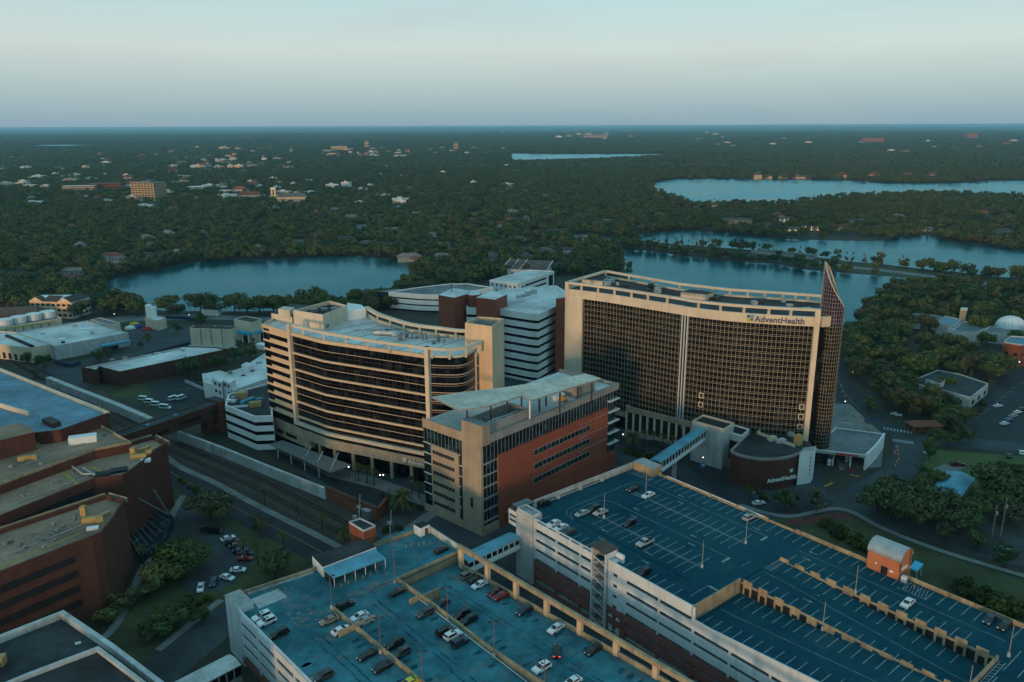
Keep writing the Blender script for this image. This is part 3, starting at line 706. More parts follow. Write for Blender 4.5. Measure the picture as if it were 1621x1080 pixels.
    fc=Face(E(s0,t0),E(s1,t0)); mb=MB(); fc.rect(mb,3.7,5.4,20.1,22.2,-.2,.05); mb.build('door',M['opening'],sh)
    mb=MB(); fc.rect(mb,5.9,6.8,21.4,21.9,0,.06); fc.rect(mb,2.1,2.6,22,22.4,0,.06); mb.build('sign_plate',M['sign_white'],sh)
    fc=Face(E(s1,t0),E(s1,t1)); mb=MB(); fc.rect(mb,1.6,4.6,22.,22.9,0,.06); mb.build('window',M['metal_white'],sh)
    mb=MB(); fc.rect(mb,.3,.9,22.,26,0,.04); fc.rect(mb,5.4,6.,22.,26,0,.04); mb.build('recess',M['brick_dark'],sh)
    mb=MB(); mb.prism(quadE(84.,85.2,47.2,48.3),20.,21.5); mb.build('ticket_box',M['white_clean'],g)
    for s in (86.,87.6,84.3): 
        mb=MB(); mb.tube((*E(s,46.5),20.),(*E(s,46.5),21.1),.12); mb.build('bollard_post',M['paint_yellow'],g)
    return g
garage_right()
# ---------------------------------------------------------------- left garage
FA=-47.5; FO=(-73.1,177.8); Fr,Fb=frame(FO,FA)
def fz(s,t):
    if s<23.2: return 14.5
    if t>36.7: return 11.9+2.6*min(1,max(0,(s-26)/64))
    if t>17.6: return 14.5-2.6*min(1,max(0,(s-38)/56))
    return 14.5
def quadF(a,b,c,d): return [Fr(a,c),Fr(b,c),Fr(b,d),Fr(a,d)]
def garage_left():
    g=thing('parking_garage','pale concrete parking garage with a worn blue deck and tan divider walls','parking garage',(*Fr(50,28),0))
    SE=135.
    d=MB(); d.prism(quadF(1.8,23.2,.2,58.8),14.1,14.5); d.build('roof_deck',M['deck_worn'],g)
    d=MB(); d.prism(quadF(23.2,SE,.2,17.5),14.1,14.5); d.build('roof_deck',M['deck_worn'],g)
    def bay(t0,t1,tm):
        m=MB(); ss=[23.3,26,38,60,80,94,SE]
        for a,b in zip(ss,ss[1:]):
            za,zb=fz(a+.2,tm),fz(b,tm); m.prism([Fr(a,t0),Fr(b,t0),Fr(b,t1),Fr(a,t1)],[za-.4,zb-.4,zb-.4,za-.4],0,ztop=[za,zb,zb,za])
        m.build('ramp',M['deck_worn'],g)
    bay(17.7,36.5,27); bay(36.8,55.5,45)
    f=MB()
    for k in range(1,5): f.prism(quadF(2,SE-.2,.4,55.4),14.5-3.1*k-.75,14.5-3.1*k-.4)
    f.build('floor_slab',M['concrete'],g)
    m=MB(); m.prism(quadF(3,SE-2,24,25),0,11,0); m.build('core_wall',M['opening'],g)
    lf=Face(Fr(1.4,-.3),Fr(SE,-.3))
    mb=MB(); lf.rect(mb,0,7.6,0,16.4,-3.9,.1,0,1); mb.build('corner_tower',[M['white_paint'],M['concrete']],g)
    for k in range(0,5):
        mb=MB(); z=14.5-3.1*k; lf.rect(mb,7.6,SE-1.4,z-1.5,z+.45,-.35,0); mb.build('spandrel',M['white_paint' if k<4 else 'brick_paint'],g)
    mb=MB(); lf.rect(mb,7.6,SE-1.4,15.55,15.85,-.35,0); mb.build('rail_cap',M['white_paint'],g)
    for i in range(14):
        mb=MB(); lf.rect(mb,7.7+9.1*i,8.5+9.1*i,0,15.55,-.45,-.03); mb.build('pilaster',M['white_paint'],g)
    mb=MB(); mb.wall(Fr(1.6,4),Fr(4,24),.35,13,15.6); mb.build('parapet',M['tan_wall'],g); mb=MB(); mb.wall(Fr(4,40),Fr(5.6,58.9),.35,11,15.6); mb.build('parapet',M['tan_wall'],g)
    mb=MB(); mb.wall(Fr(2.4,5),Fr(4.6,22.5),.6,13.9,14.9); mb.build('kerb_wall',M['concrete'],g)
    nw=Face(Fr(5.9,58.9),Fr(1.4,4))
    for k in range(1,5):
        mb=MB(); z=14.5-3.1*k; nw.rect(mb,0,55,z-1.5,z+.45,-.3,0); mb.build('spandrel',M['concrete'],g)
    # north edge with taller parapet wall and white stub
    mb=MB(); mb.wall(Fr(5.8,58.9),Fr(24.,58.2),.4,10,16.4); mb.build('parapet',M['concrete_pale'],g)
    mb=MB(); mb.wall(Fr(23.,37.2),Fr(23.,57.6),.4,11.95,15.4); mb.build('step_wall',M['tan_wall'],g)
    for t in (17.6,36.65):
        mb=MB(); ss=[23.2,38,60,80,94,SE]
        for a,b in zip(ss,ss[1:]):
            h=[max(fz(x,t-1),fz(x,t+1)) for x in (a+.3,b)]; mb.wall(Fr(a,t),Fr(b,t),.5,(h[0]-.8,h[1]-.8),(h[0]+1.1,h[1]+1.1))
        mb.build('divider_wall',M['tan_wall'],g)
        if t>20:
            mb=MB()
            for i in range(26):
                s=58+i*2.6; lo=min(fz(s,t-1),fz(s,t+1)); hi=max(fz(s,t-1),fz(s,t+1))-.8
                if hi-lo>.3: mb.wall(Fr(s,t),Fr(s+.7,t),.3,lo,hi)
            mb.build('divider_post',M['tan_wall'],g)['kind']='stuff'
            mb=MB(); mb.beam((*Fr(34,t-.9),14.9),(*Fr(SE-40,t-.9),14.5-2.2),.16,.16); mb.build('drain_pipe',M['metal_white'],g)
    for s,t0,t1 in ((33.7,13,17.3),(33.7,17.9,23.),(34.2,32.8,36.35),(34.2,36.95,42.4)):
        mb=MB(); z=fz(s,(t0+t1)/2); mb.wall(Fr(s,t0),Fr(s,t1),.3,z,max(z,13.9)+1.6); mb.build('wing_wall',M['tan_wall'],g)
    # north-east frame: parapet, columns and a long beam above
    ne=Face(Fr(25.,55.9),Fr(SE,55.9))
    mb=MB(); ss=[0,25,65,SE-25]
    for a,b in zip(ss,ss[1:]):
        za,zb=fz(25+a,50),fz(25+b,50); mb.wall(ne.at(a),ne.at(b),.4,(za-1.8,zb-1.8),(za+1.25,zb+1.25))
    mb.build('parapet',M['tan_wall'],g)
    mb=MB(); ne.rect(mb,0,SE-25,17.6,18.8,-.45,.45); mb.build('top_beam',M['tan_wall'],g)
    for i in range(10):
        mb=MB(); s=.4+11.1*i; ne.rect(mb,s,s+1.3,4,17.6,-.6,.35); mb.build('column',M['cream'],g)
    for k in range(1,5):
        mb=MB(); z=14.5-3.1*k-1; ne.rect(mb,0,SE-25,z-1.5,z+.3,-.2,.2); mb.build('spandrel',M['concrete'],g)
    mb=MB(); mb.wall(Fr(23.1,57.6),Fr(25.,55.9),.5,10,16.2); mb.build('parapet',M['concrete_pale'],g)
    # stair houses and canopy
    mb=MB(); mb.prism([Fr(1.2,24.2),Fr(8.3,23.4),Fr(9.,39.6),Fr(2.4,40.2)],12,17.5,0,1); hs=mb.build('lift_house',[M['white_clean'],M['roof_dark']],g)
    fc=Face(Fr(8.35,23.4),Fr(9.05,39.6)); mb=MB()
    for a in (5.5,8.,10.6): fc.rect(mb,a,a+1.5,16.2,16.7,.02,.5)
    mb.build('air_conditioner',M['ac_metal'],hs)
    cn=MB(); cn.prism([Fr(8.7,23.3),Fr(14.4,23.),Fr(15.6,38.4),Fr(9.3,38.9)],17.05,17.3); c_=cn.build('canopy_roof',M['roof_metal_blue'],g)
    mb=MB()
    for i in range(6): mb.tube((*Fr(14.2+.22*i,23.3+3*i),14.5),(*Fr(14.2+.22*i,23.3+3*i),17.05),.1)
    mb.build('canopy_post',M['metal_white'],c_)
    mb=MB(); mb.wall(Fr(9.2,23.4),Fr(14.,23.2),.06,14.6,16.6); mb.build('glazed_screen',M['glass_blue'],c_)
    for i in range(7):
        mb=MB(); p=Fr(15.4+.2*i,24.5+2.1*i); mb.tube((*p,14.5),(*p,15.5),.11); mb.build('bollard_post',M['paint_yellow'],g)
    mb=MB(); mb.prism([Fr(-4.,39.),Fr(3.4,39.2),Fr(3.2,43.4),Fr(-3.6,42.6)],0,20,0,1); tb=mb.build('brick_tower',[M['brick'],M['roof_dark']],g)
    P=[Fr(-3.9,39.1),Fr(3.3,39.3),Fr(3.1,43.3),Fr(-3.5,42.5)]; mb=MB()
    for a,b in zip(P,P[1:]+P[:1]): mb.wall(a,b,.3,20,20.5)
    mb.build('coping',M['concrete_pale'],tb)
    mb=MB(); mb.prism([Fr(5.2,55.),Fr(8.6,55.),Fr(8.4,58.4),Fr(5.2,58.4)],14.5,17.3,0,1); hb=mb.build('stair_house',[M['white_clean'],M['roof_dark']],g)
    fc=Face(Fr(8.65,55.),Fr(8.45,58.4)); mb=MB(); fc.rect(mb,1.6,2.7,14.5,16.6,0,.06); mb.build('door',M['brick'],hb)
    for p in ((11.,50),(12.4,51.5),(12.6,53.2),(14.,54.5),(10.8,48.2)):
        mb=MB(); mb.tube((*Fr(*p),14.5),(*Fr(*p),15.6),.12); mb.build('bollard_post',M['paint_yellow'],g)
    for p in ((6.5,11.5),(7.6,13.),(8.8,14.2)):
        mb=MB(); mb.tube((*Fr(*p),14.5),(*Fr(*p),15.6),.12); mb.build('bollard_post',M['paint_yellow'],g)
    mb=MB(); mb.flat([Fr(4.8,4.8),Fr(10.,4.5),Fr(10.2,12.),Fr(5.2,12.)],14.53); mb.build('patched_slab',M['concrete_pale'],g)
    mb=MB(); fc=Face(Fr(5.6,4.3),Fr(4.3,4.4))
    mb.wall(Fr(4.0,3.75),Fr(5.3,3.75),.12,14.5,16.3); mb.build('door',M['brick'],g)
    # paint and wear
    pm=MB()
    def line(s0,t0,s1,t1,w=.11):
        za,zb=fz(s0,t0)+.03,fz(s1,t1)+.03; a,b=Fr(s0,t0),Fr(s1,t1); l=dist(a,b) or 1; nx,ny=(b[1]-a[1])/l*w/2,-(b[0]-a[0])/l*w/2
        pm.face([(a[0]-nx,a[1]-ny,za),(a[0]+nx,a[1]+ny,za),(b[0]+nx,b[1]+ny,zb),(b[0]-nx,b[1]-ny,zb)])
    for i in range(26):
        s=38+i*2.7
        line(s,12.6,s,17.2,.08); line(s,18.2,s,22.6,.08); line(s,31.8,s,36.2,.08); line(s,37.2,s,41.6,.08); line(s,50.4,s,55,.08)
    for i in range(14): line(20+i*2.7,.6,20+i*2.7,5.2,.08)
    pm.build('parking_marking',M['deck_patch'],g)
    wm=MB(); r2=random.Random(3)
    def wear(s,t,L_,W_,an,mi):
        n=9; c0=Fr(s,t); P=[]
        for i in range(n):
            a=2*math.pi*i/n; k=.7+.5*r2.random(); x,y=L_/2*math.cos(a)*k,W_/2*math.sin(a)*k
            P.append(Fr(s+x*math.cos(an)-y*math.sin(an),t+x*math.sin(an)+y*math.cos(an)))
        wm.face([(x,y,fz(*Fb((x,y)))+.022+.002*len(wm.f)%.006) for x,y in (P if area2(P)>0 else P[::-1])],mi)
    for i in range(14): wear(17+r2.random()*8,8+r2.random()*10,.7+r2.random()*1.6,.5+r2.random(),r2.random()*3,0)
    for i in range(9): wear(18+r2.random()*6,20+r2.random()*22,2+r2.random()*4,.5+r2.random(),1.2+r2.random()*.6,0)
    for i in range(70):
        t0=r2.choice((2.6,15.2,20.2,34.2,39.6,52.6)); s0=36+2.7*r2.randrange(22)+1.35
        wear(s0,t0,2.2+1.6*r2.random(),.9+.7*r2.random(),1.57,2)
    for t0 in (8.2,9.9,26.,27.8,45.4,47.2):
        for k in range(7): wear(30+k*11+r2.random()*4,t0+r2.uniform(-.4,.4),9+4*r2.random(),.35+.2*r2.random(),r2.uniform(-.03,.03),2)
    wear(26,14,9,.8,1.55,1); wear(22,33,8,.7,1.5,1); wear(22.5,27,6,1.2,1.5,0); wear(21,30,5,1.6,1.4,0)
    wm.build('worn_patch',[M['deck_patch'],M['rust_stain'],M['oil_stain']],g)['kind']='stuff'
    return g
garage_left()
# ================================================================ HOSPITAL BLOCKS
def rim(P,z0,z1,w,mt,parent,name='parapet'):
    mb=MB(); P=list(P)
    if area2(P)<0: P=P[::-1]
    band(mb,P,z0,z1,-w,0,0,True); return mb.build(name,M[mt],parent)
def logo(parent,pos,xd,s,mats,depth=.12):
    x=Vector((*xd,0)).normalized(); n=x.cross(Vector((0,0,1)))
    for (cx,cz,rx,mt) in ((-.27,.27,.30,mats[0]),(.27,.30,.33,mats[1]),(-.22,-.27,.30,mats[2]),(.25,-.22,.24,mats[3])):
        mb=MB(); k=12; r=[]
        for i in range(k):
            a=2*math.pi*i/k; ca,sa=math.cos(a),math.sin(a)
            f=1/max(abs(ca),abs(sa))**.5
            p=Vector(pos)+x*(cx+rx*f*.82*ca)*s+Vector((0,0,(cz+rx*f*.82*sa)*s)); r.append(p)
        mb.face([tuple(p+n*depth) for p in r])
        for i in range(k):
            a,b=r[i],r[(i+1)%k]; mb.face([tuple(a),tuple(b),tuple(b+n*depth),tuple(a+n*depth)])
        mb.build('logo_petal',M[mt],parent,fix=True)
# ---------------------------------------------------------------- A: curved hospital with beige ledges
def hospital_curved():
    fp=PG([(416,514),(440,521),(461,527),(478,532),(511,540),(545,546),(579,550.5),(613,555.5),(646,559.5),(678,563.5),(706,564.5),(727,564),(740,560.5),(751,554)],51)
    L=fp[:3]; i1,i2=2,9
    Mid=resample([fp[2]]+PG([(500,537),(511,539.8),(523,541.7),(600,552.6),(678,563.5)],51),3); Rt=smooth(fp[9:],5)
    Full=fp[:2]+Mid[:-1]+Rt
    back=PG([(765,546),(737,534),(690,529),(639,521),(597,507),(579,496),(560,489),(470,487)],51)
    foot=Full+back
    g=thing('hospital_building','curved hospital block with dark glass, beige ledges and a white rooftop pergola','hospital',(*fp[8],0))
    mb=MB(); mb.prism(foot,11,50.4,0,1); mb.build('glass_body',[M['glass_dark'],M['roof_white']],g)
    mb=MB(); band(mb,fp[:2]+Mid,50.1,51.4,-.6,.6); mb.build('roof_edge',M['cream'],g)
    mb=MB(); band(mb,Rt,50.6,51.3,-.5,.3); mb.build('roof_edge',M['cream_pale'],g)
    rim([p for p in back]+[fp[0]],50.4,51.3,.5,'cream',g) if False else None
    mb=MB(); band(mb,[Full[-1]]+back+[Full[0]],48,51.4,-.5,.3); mb.build('parapet',M['cream_pale'],g)
    # ledges between the two fins
    for z in (43.1,36.3,29.5,22.7,16.2):
        mb=MB(); band(mb,Mid,z-.36,z+.36,.02,.75); mb.build('ledge',M['cream'],g)
    for z in (47.,39.7,32.9,26.1,19.4):
        mb=MB(); band(mb,Mid,z-.08,z+.08,.02,.22); mb.build('thin_ledge',M['cream'],g)
    for z in (45.2,41.,37.8,34.2,31.,27.4,24.2,20.8,17.8,14.6):
        mb=MB(); band(mb,Mid,z-.04,z+.04,.02,.06); mb.build('glazing_bar',M['bronze'],g)
    mb=MB(); band(mb,Mid,12.7,14.0,.02,1.3); mb.build('frame_sill',M['cream_pale'],g)
    for k,(a,b) in enumerate(((Mid[0],Mid[1]),(Mid[-2],Mid[-1]))):
        f=Face(a,b); s=0 if k==0 else f.L
        mb=MB(); f.rect(mb,s-.8,s+.8,12.7,54.6,-.2,1.5); mb.build('fin',M['cream_pale'],g)
    mb=MB()
    tot=0
    for a,b in zip(Mid,Mid[1:]):
        f=Face(a,b); n=max(1,int(f.L/1.6))
        for i in range(n): f.rect(mb,f.L*i/n-.03,f.L*i/n+.03,14,49.6,.01,.035)
    mb.build('mullion_grid',M['metal_dark'],g)
    # left end: beige panels in steps
    f=Face(L[0],L[2])
    for k in range(10):
        z=48.6-3.75*k
        mb=MB(); f.rect(mb,0.,f.L-.9,z-.45,z+.35,-.1,.35); f.rect(mb,5.,f.L-.9,z+.35,z+1.45,-.1,.35) ; mb.build('spandrel',M['cream'],g)
    # right rounded end
    for k in range(10):
        z=47.6-3.4*k
        mb=MB(); band(mb,Rt,z-.11,z+.11,.02,.3); band(mb,Rt,z-.9,z-.82,.02,.1); mb.build('thin_ledge',M['cream'],g)
    # podium
    Pod=[(p[0],p[1]) for p in Full]
    mb=MB(); mb.prism(Pod[3:]+back[:4]+[(fp[1][0]+6,fp[1][1]+20)],.2,11.,0); 
    inner=[lerp(p,(p[0],p[1]+1),3.) for p in Full]
    mb=MB(); mb.prism(inner+back,0.,11.,0); mb.build('podium_glazing',M['glass_dark'],g)
    mb=MB(); band(mb,Full,7.2,11.1,-3.,.7); mb.build('podium_band',M['podium_stone'],g)
    f0=Face(fp[0],fp[3]); mb=MB(); f0.rect(mb,0,f0.L,3.6,7.2,-2.8,.2); mb.build('podium_wall',M['podium_stone'],g)
    for a,b in ((4,9),(11.,19.)):
        mb=MB(); f0.rect(mb,a,b,5.1,6.5,.15,.26); mb.build('window',M['opening'],g)
    acc=0; nxt=4
    for a,b in zip(Mid,Mid[1:]):
        f=Face(a,b)
        while acc+f.L>nxt:
            p=f.at(nxt-acc,-.3); mb=MB(); mb.tube((*p,0),(*p,7.3),.75,n=10); mb.build('column',M['podium_stone'],g); nxt+=9.
        acc+=f.L
    p=Rt[3]; mb=MB(); mb.tube((*p,0),(*p,7.3),.75,n=10); mb.build('column',M['podium_stone'],g)
    # entrance canopy with white stays
    cpx=PG([(427,703),(447,697),(556,736),(524,748)],5); mb=MB(); mb.prism(cpx,4.6,5.); cn=mb.build('entrance_canopy',M['metal_grey'],g)
    for (x0,y0),(x1,y1) in (((484,722),(491,709)),((503,731),(510,718)),((523,744),(535,720))):
        a=G(x0,y0,5); b=G(x1,y1,8.5); mb=MB(); mb.tube((*a,5),(b[0],b[1]+1.5,8.8),.12); mb.build('stay',M['metal_white'],cn)
    for i in range(4):
        p=lerp(cpx[0],cpx[3],(i+.5)/4); mb=MB(); mb.tube((*lerp(p,cpx[1],.1),0),(*lerp(p,cpx[1],.1),4.6),.25); mb.build('canopy_post',M['concrete_pale'],cn)
    # rooftop pergola, front and back
    pf=PG([(455,511.5),(478,517.5),(511,525),(546,531),(581,537),(615,542),(649,546),(683,550),(711,551.5),(737,548.5),(757,542),(768,536)],54.6)
    pf=smooth(pf,3)
    mb=MB(); band(mb,pf,53.7,54.6,-1.0,.35); mb.build('pergola_beam',M['cream_pale'],g)
    for i in range(0,len(pf)-1,3):
        mb=MB(); mb.box(lerp(pf[i],(pf[i][0],pf[i][1]+1),.5),.7,.7,50.4,53.7,20); mb.build('pergola_post',M['cream_pale'],g)
    pb=smooth(PG([(737,522),(721,521),(690,517),(664,514),(639,509),(617,502),(597,495),(580,485)],54.6),3)
    mb=MB(); band(mb,pb,53.6,54.6,-.9,.9); mb.build('pergola_beam',M['cream_pale'],g)
    for i in range(0,len(pb),3):
        mb=MB(); mb.box(pb[i],.7,.7,50.4,53.6,20); mb.build('pergola_post',M['cream_pale'],g)
    # penthouses
    P=PG([(464,491),(511,498.5),(549.5,483.5),(522,476)],57); mb=MB(); mb.prism(P,50.4,55.4,0,1); ph=mb.build('penthouse',[M['cream_pale'],M['roof_dark']],g)
    rim(P,55.4,57.,.5,'cream_pale',ph)
    f=Face(P[1],P[2]); mb=MB(); f.rect(mb,1.5,4.,51,52.6,0,.08); mb.build('vent',M['metal_grey'],ph)
    cc=lerp(lerp(P[0],P[1],.5),lerp(P[2],P[3],.5),.5)
    for i in range(3):
        mb=MB(); mb.box((cc[0]-4+i*4,cc[1]+i),2.6,2.2,55.4,56.6,20); mb.build('roof_unit',M['metal_grey'],ph)
    P=PG([(549,491),(579,487),(572,481),(549.5,478)],55); mb=MB(); mb.prism(P,50.4,54.6); mb.build('penthouse',M['white_clean'],g)
    P=PG([(429,494),(462,500),(500,483),(462,479)],54); mb=MB(); mb.prism(P,50.4,53.5,0,1); mb.build('penthouse',[M['cream_pale'],M['roof_dark']],g)
    P=PG([(440,486),(458,489),(466,484),(449,482)],57); mb=MB(); mb.prism(P,53.5,56.2); mb.build('penthouse',M['cream_pale'],g)
    # roof plant
    r2=random.Random(5)
    for i in range(9):
        p=G(632+i*8.5+r2.random()*4,531+i*.9+r2.random()*7,51); mb=MB(); h=.8+r2.random()*1.9
        mb.box(p,.5+r2.random()*.9,.4+r2.random()*.5,50.4,50.4+h,30); mb.build('roof_vent',M['metal_grey'],g)
    for i in range(26):
        p=G(545+r2.random()*190,505+r2.random()*30,51)
        if not inpoly(p[0],p[1],foot): continue
        mb=MB(); mb.tube((*p,50.4),(*p,50.9+r2.random()*.9),.12+r2.random()*.2,n=6); mb.build('vent_pipe',M['metal_grey'],g)
    for i in range(7):
        mb=MB(); a,b=lerp(back[4],back[1],i/6),lerp(Mid[1],Mid[-2],i/6); mb.wall(lerp(a,b,.06),lerp(a,b,.94),.16,50.4,50.5); mb.build('roof_seam',M['roof_grey'],g)
    p=G(612,529,51); mb=MB(); mb.tube((p[0]-5,p[1]+1,51.3),(p[0]+3,p[1],51.3),.9,n=10); mb.dome((p[0]+3.4,p[1],50.6),1.7,10,4); mb.build('exhaust_duct',M['ac_metal'],g)
    for i in range(3):
        a=G(560+i*40,521+i*6,51); b=G(640+i*40,520+i*6,51); mb=MB(); mb.beam((*a,50.6),(*b,50.6),.25,.25); mb.build('roof_pipe',M['metal_grey'],g)
    # tan tower with balconies
    T=PG([(736,511),(779,517),(798,504),(757,501)],60); mb=MB(); mb.prism(T,0,58.6,0,1); tw=mb.build('stair_tower',[M['cream'],M['roof_grey']],g)
    rim(T,58.6,60.,.5,'cream',tw)
    for i in range(7):
        p=lerp(lerp(T[0],T[1],.15+.1*i),lerp(T[3],T[2],.15+.1*i),.5); mb=MB(); mb.box(p,.35,.35,58.6,59.5+.4*(i%2),10); mb.build('roof_vent',M['metal_grey'],tw)
    f=Face(G(752,554,51),G(771,545,51))
    for s in (0.,f.L-.6):
        mb=MB(); f.rect(mb,s,s+.6,11,54 if s>1 else 51,-.3,.4); mb.build('balcony_frame',M['cream_pale'],g)
    for k in range(6):
        z=44.5-6.6*k; mb=MB(); f.rect(mb,.6,f.L-.6,z-.25,z+.25,-4,.3); b=mb.build('balcony',M['cream_pale'],g)
        mb=MB()
        for i in range(7): f.rect(mb,1+i*(f.L-2)/6,1.12+i*(f.L-2)/6,z+.25,z+1.9,-.1,.0)
        mb.build('railing',M['metal_grey'],b)
    f=Face(G(655,746,10),G(690,753,10)); fm=Face(Mid[-6],Mid[-1])
    p=fm.at(fm.L-9.6,1.25)
    logo(g,(*fm.at(fm.L-11.2,1.2),9.35),fm.d,1.7,('sign_white',)*4)
    text_mesh('sign_lettering','AdventHealth',2.35,M['sign_white'],g,(*p,8.35),(*fm.d,0),bold=.01)
    return g
hospital_curved()
# ---------------------------------------------------------------- B: tall curtain-walled tower
def hospital_tower():
    ZT=63.
    fl=smooth(PG([(898,446),(960,453.5),(1030,464),(1082,472)],ZT),4)
    fr_=smooth(PG([(1092,474),(1130,478.5),(1168,482),(1230,486),(1296,489)],ZT),4)
    bk=PG([(1300,467),(1240,462.5),(1156,457),(1076,448),(959,428)],ZT)
    g=thing('hospital_tower','tall slab hospital tower with gridded gold curtain wall and white rooftop frame','hospital tower',(*fl[-1],0))
    foot=fl+fr_+bk
    mb=MB(); mb.prism(foot,0,59.6,0,1); mb.build('glass_body',[M['glass_brown'],M['roof_dark']],g)
    full=fl+fr_
    mb=MB(); band(mb,full,56.2,59.9,-.4,.7); mb.build('white_spandrel',M['cream_pale'],g)
    mb=MB(); band(mb,full,62.1,63.,-.9,.75); mb.build('roof_frame_beam',M['cream_pale'],g)
    for i,x in enumerate((925,951,979,1006.5,1036,1066,1108,1144,1181,1218,1255.5)):
        p=G(x,446+ (x-898)*.112 if x<1090 else 473+(x-1090)*.072,ZT)
        # put each post on the beam line
        best=min(((dist(q,p),q,a,b) for a,b in zip(full,full[1:]) for q in (lerp(a,b,.25),lerp(a,b,.75))),key=lambda t:t[0])
        mb=MB(); mb.box(best[1],.8,.8,59.9,62.1,15); mb.build('roof_frame_post',M['cream_pale'],g)
    mb=MB(); band(mb,bk,62.1,63.,-.7,.7); band(mb,[bk[-1],fl[0]],62.1,63,-.7,.7); mb.build('roof_frame_beam',M['cream_pale'],g)
    bb=resample(bk,3)
    for p in bb:
        mb=MB(); mb.box(p,.8,.8,59.6,62.1,15); mb.build('roof_frame_post',M['cream_pale'],g)
    mb=MB(); band(mb,bk,54,60.4,-.3,.5); band(mb,[bk[-1],fl[0]],0,60.4,-.3,.6); mb.build('parapet',M['cream_pale'],g)
    # left white margin, right white pillar
    f=Face(fl[0],fl[-1]); 
    mb=MB(); f.rect(mb,-.6,8.6,0,56.2,-.4,.6); f.rect(mb,-.6,1.2,56.2,63,-.4,.8); mb.build('white_margin',M['cream_pale'],g)
    fe=Face(fr_[-2],fr_[-1]); mb=MB(); fe.rect(mb,fe.L-1.2,fe.L+.7,5,63.05,-.6,1.6); mb.build('white_pillar',M['cream_pale'],g)
    # curtain wall: verticals and paired horizontals
    def grid(path,skip,name):
        mb=MB(); acc=0; nxt=skip+.2
        for a,b in zip(path,path[1:]):
            q=Face(a,b)
            while acc+q.L>nxt:
                q.rect(mb,nxt-acc-.05,nxt-acc+.05,8,56.2,.01,.11); nxt+=1.62
            acc+=q.L
        mb.build('vertical_mullion_grid',M['mullion'],g)
        P2=path
        if skip>1:
            acc=0; P2=[]
            for a,b in zip(path,path[1:]):
                l=dist(a,b)
                if acc+l>skip:
                    if not P2: P2.append(lerp(a,b,(skip-acc)/l))
                    P2.append(b)
                acc+=l
        for k in range(20):
            z=56.2-2.38*(k+1)
            mb=MB(); band(mb,P2,z-.06,z+.06,.01,.12); band(mb,P2,z+.6,z+.68,.01,.09); mb.build('floor_line',M['mullion'],g)
        mb=MB(); band(mb,P2,6.,8.2,-.1,.4); mb.build('base_band',M['beige'],g)
    grid(fl,8.8,'l'); grid(fr_,0.,'r')
    q=Face(fl[-1],fr_[0])
    for s in (.2,q.L/2,q.L-.2):
        mb=MB(); q.rect(mb,s-.15,s+.15,8,56.2,-.5,.5); mb.build('groove_fin',M['metal_white'],g)
    # lit or framed odd windows
    for (x,y) in ((1108.5,626),(1108,640),(1270,644),(1269,659),(1268,675)):
        p0=min(full,key=lambda p:abs(pix(p[0],p[1],20)[0]-x)); j=full.index(p0); q=Face(full[max(0,j-1)],full[min(len(full)-1,j+1)])
        s=0 if j==0 else dist(full[j-1],full[j]); z=ZV(x,y,p0)
        mb=MB()
        for a,b,c,d in ((-1.,1.,z-1.1,z-.8),(-1.,1.,z+.8,z+1.1),(-1.,-.7,z-.8,z+.8),(.7,1.,z-.8,z+.8)): q.rect(mb,s+a,s+b,c,d,.3,.5)
        mb.build('window_frame',M['cream_pale'],g)
    for i in range(8):
        qf=Face(fr_[0],fr_[-1]); mb=MB(); qf.rect(mb,18+i*3.4,20.6+i*3.4,6.4,7.6,.55,.75); mb.build('base_opening',M['opening'],g) if i<7 else None
    # roof things
    P=PG([(1078,458.5),(1118,463),(1130,459),(1092,454.5)],63); mb=MB(); mb.prism(P,59.6,62.,0,1); mb.build('roof_house',[M['cream_pale'],M['roof_dark']],g)
    P=PG([(921,444),(954,447),(962,440),(936,436)],61); mb=MB(); mb.prism(P,59.6,61.6,0,1); mb.build('roof_house',[M['cream_pale'],M['roof_dark']],g)
    r2=random.Random(9)
    for i in range(22):
        t=r2.random(); a=lerp(fl[0],fr_[-1],.06+.9*t); b=lerp(bk[-1],bk[0],.06+.9*t); p=lerp(a,b,.35+.45*r2.random())
        mb=MB(); mb.box(p,1+r2.random()*3,1+r2.random()*1.6,59.6,60.3+r2.random()*1.2,10); mb.build('roof_unit',M['ac_metal' if i%3 else 'metal_dark'],g)
    # sign
    f2=Face(fr_[7],fr_[-1]); u=Vector((*f2.d,0))
    a=f2.L
    x0=f2.at(a-17.6,1.1)
    def on(s,o): return f2.at(s,o)
    # place by the pixel columns of the photo along the wall
    def s_at(x):
        lo,hi=0,f2.L
        for _ in range(40):
            mi=(lo+hi)/2; p=f2.at(mi,.9)
            if pix(p[0],p[1],58)[0]<x: lo=mi
            else: hi=mi
        return lo
    sa,sb=s_at(1195),s_at(1274)
    size=(sb-sa)/5.9
    def onwall(s):
        q=f2.at(s); j=min(range(len(full)-1),key=lambda i:dist(lerp(full[i],full[i+1],.5),q)); w=Face(full[j],full[j+1])
        k=(q[0]-w.p[0])*w.d[0]+(q[1]-w.p[1])*w.d[1]; return w.at(k,.95)
    pa,pb=onwall(sa),onwall(sb); fs=Face(pa,pb); pl,pm=onwall(s_at(1184)),onwall(s_at(1192)); fo=Face(pl,pm)
    text_mesh('sign_lettering','AdventHealth',fs.L/5.75,M['sign_navy'],g,(*fs.at(0,.35),57.0),(*fs.d,0),bold=.022,depth=.2)
    logo(g,(*fo.at(fo.L/2,.15),58.2),fo.d,2.5,('sign_navy','sign_teal','sign_green','sign_dgreen'))
    # glass spire on the corner
    c=G(1297.5,700,8); c=(c[0]+.3,c[1]+2.); r=4.2
    lean=[]
    n=28; base=[(c[0]+r*math.cos(2*math.pi*i/n),c[1]+r*1.15*math.sin(2*math.pi*i/n)) for i in range(n)]
    zt=ZV(1307,416,c); zr=ZV(1331,488,c)
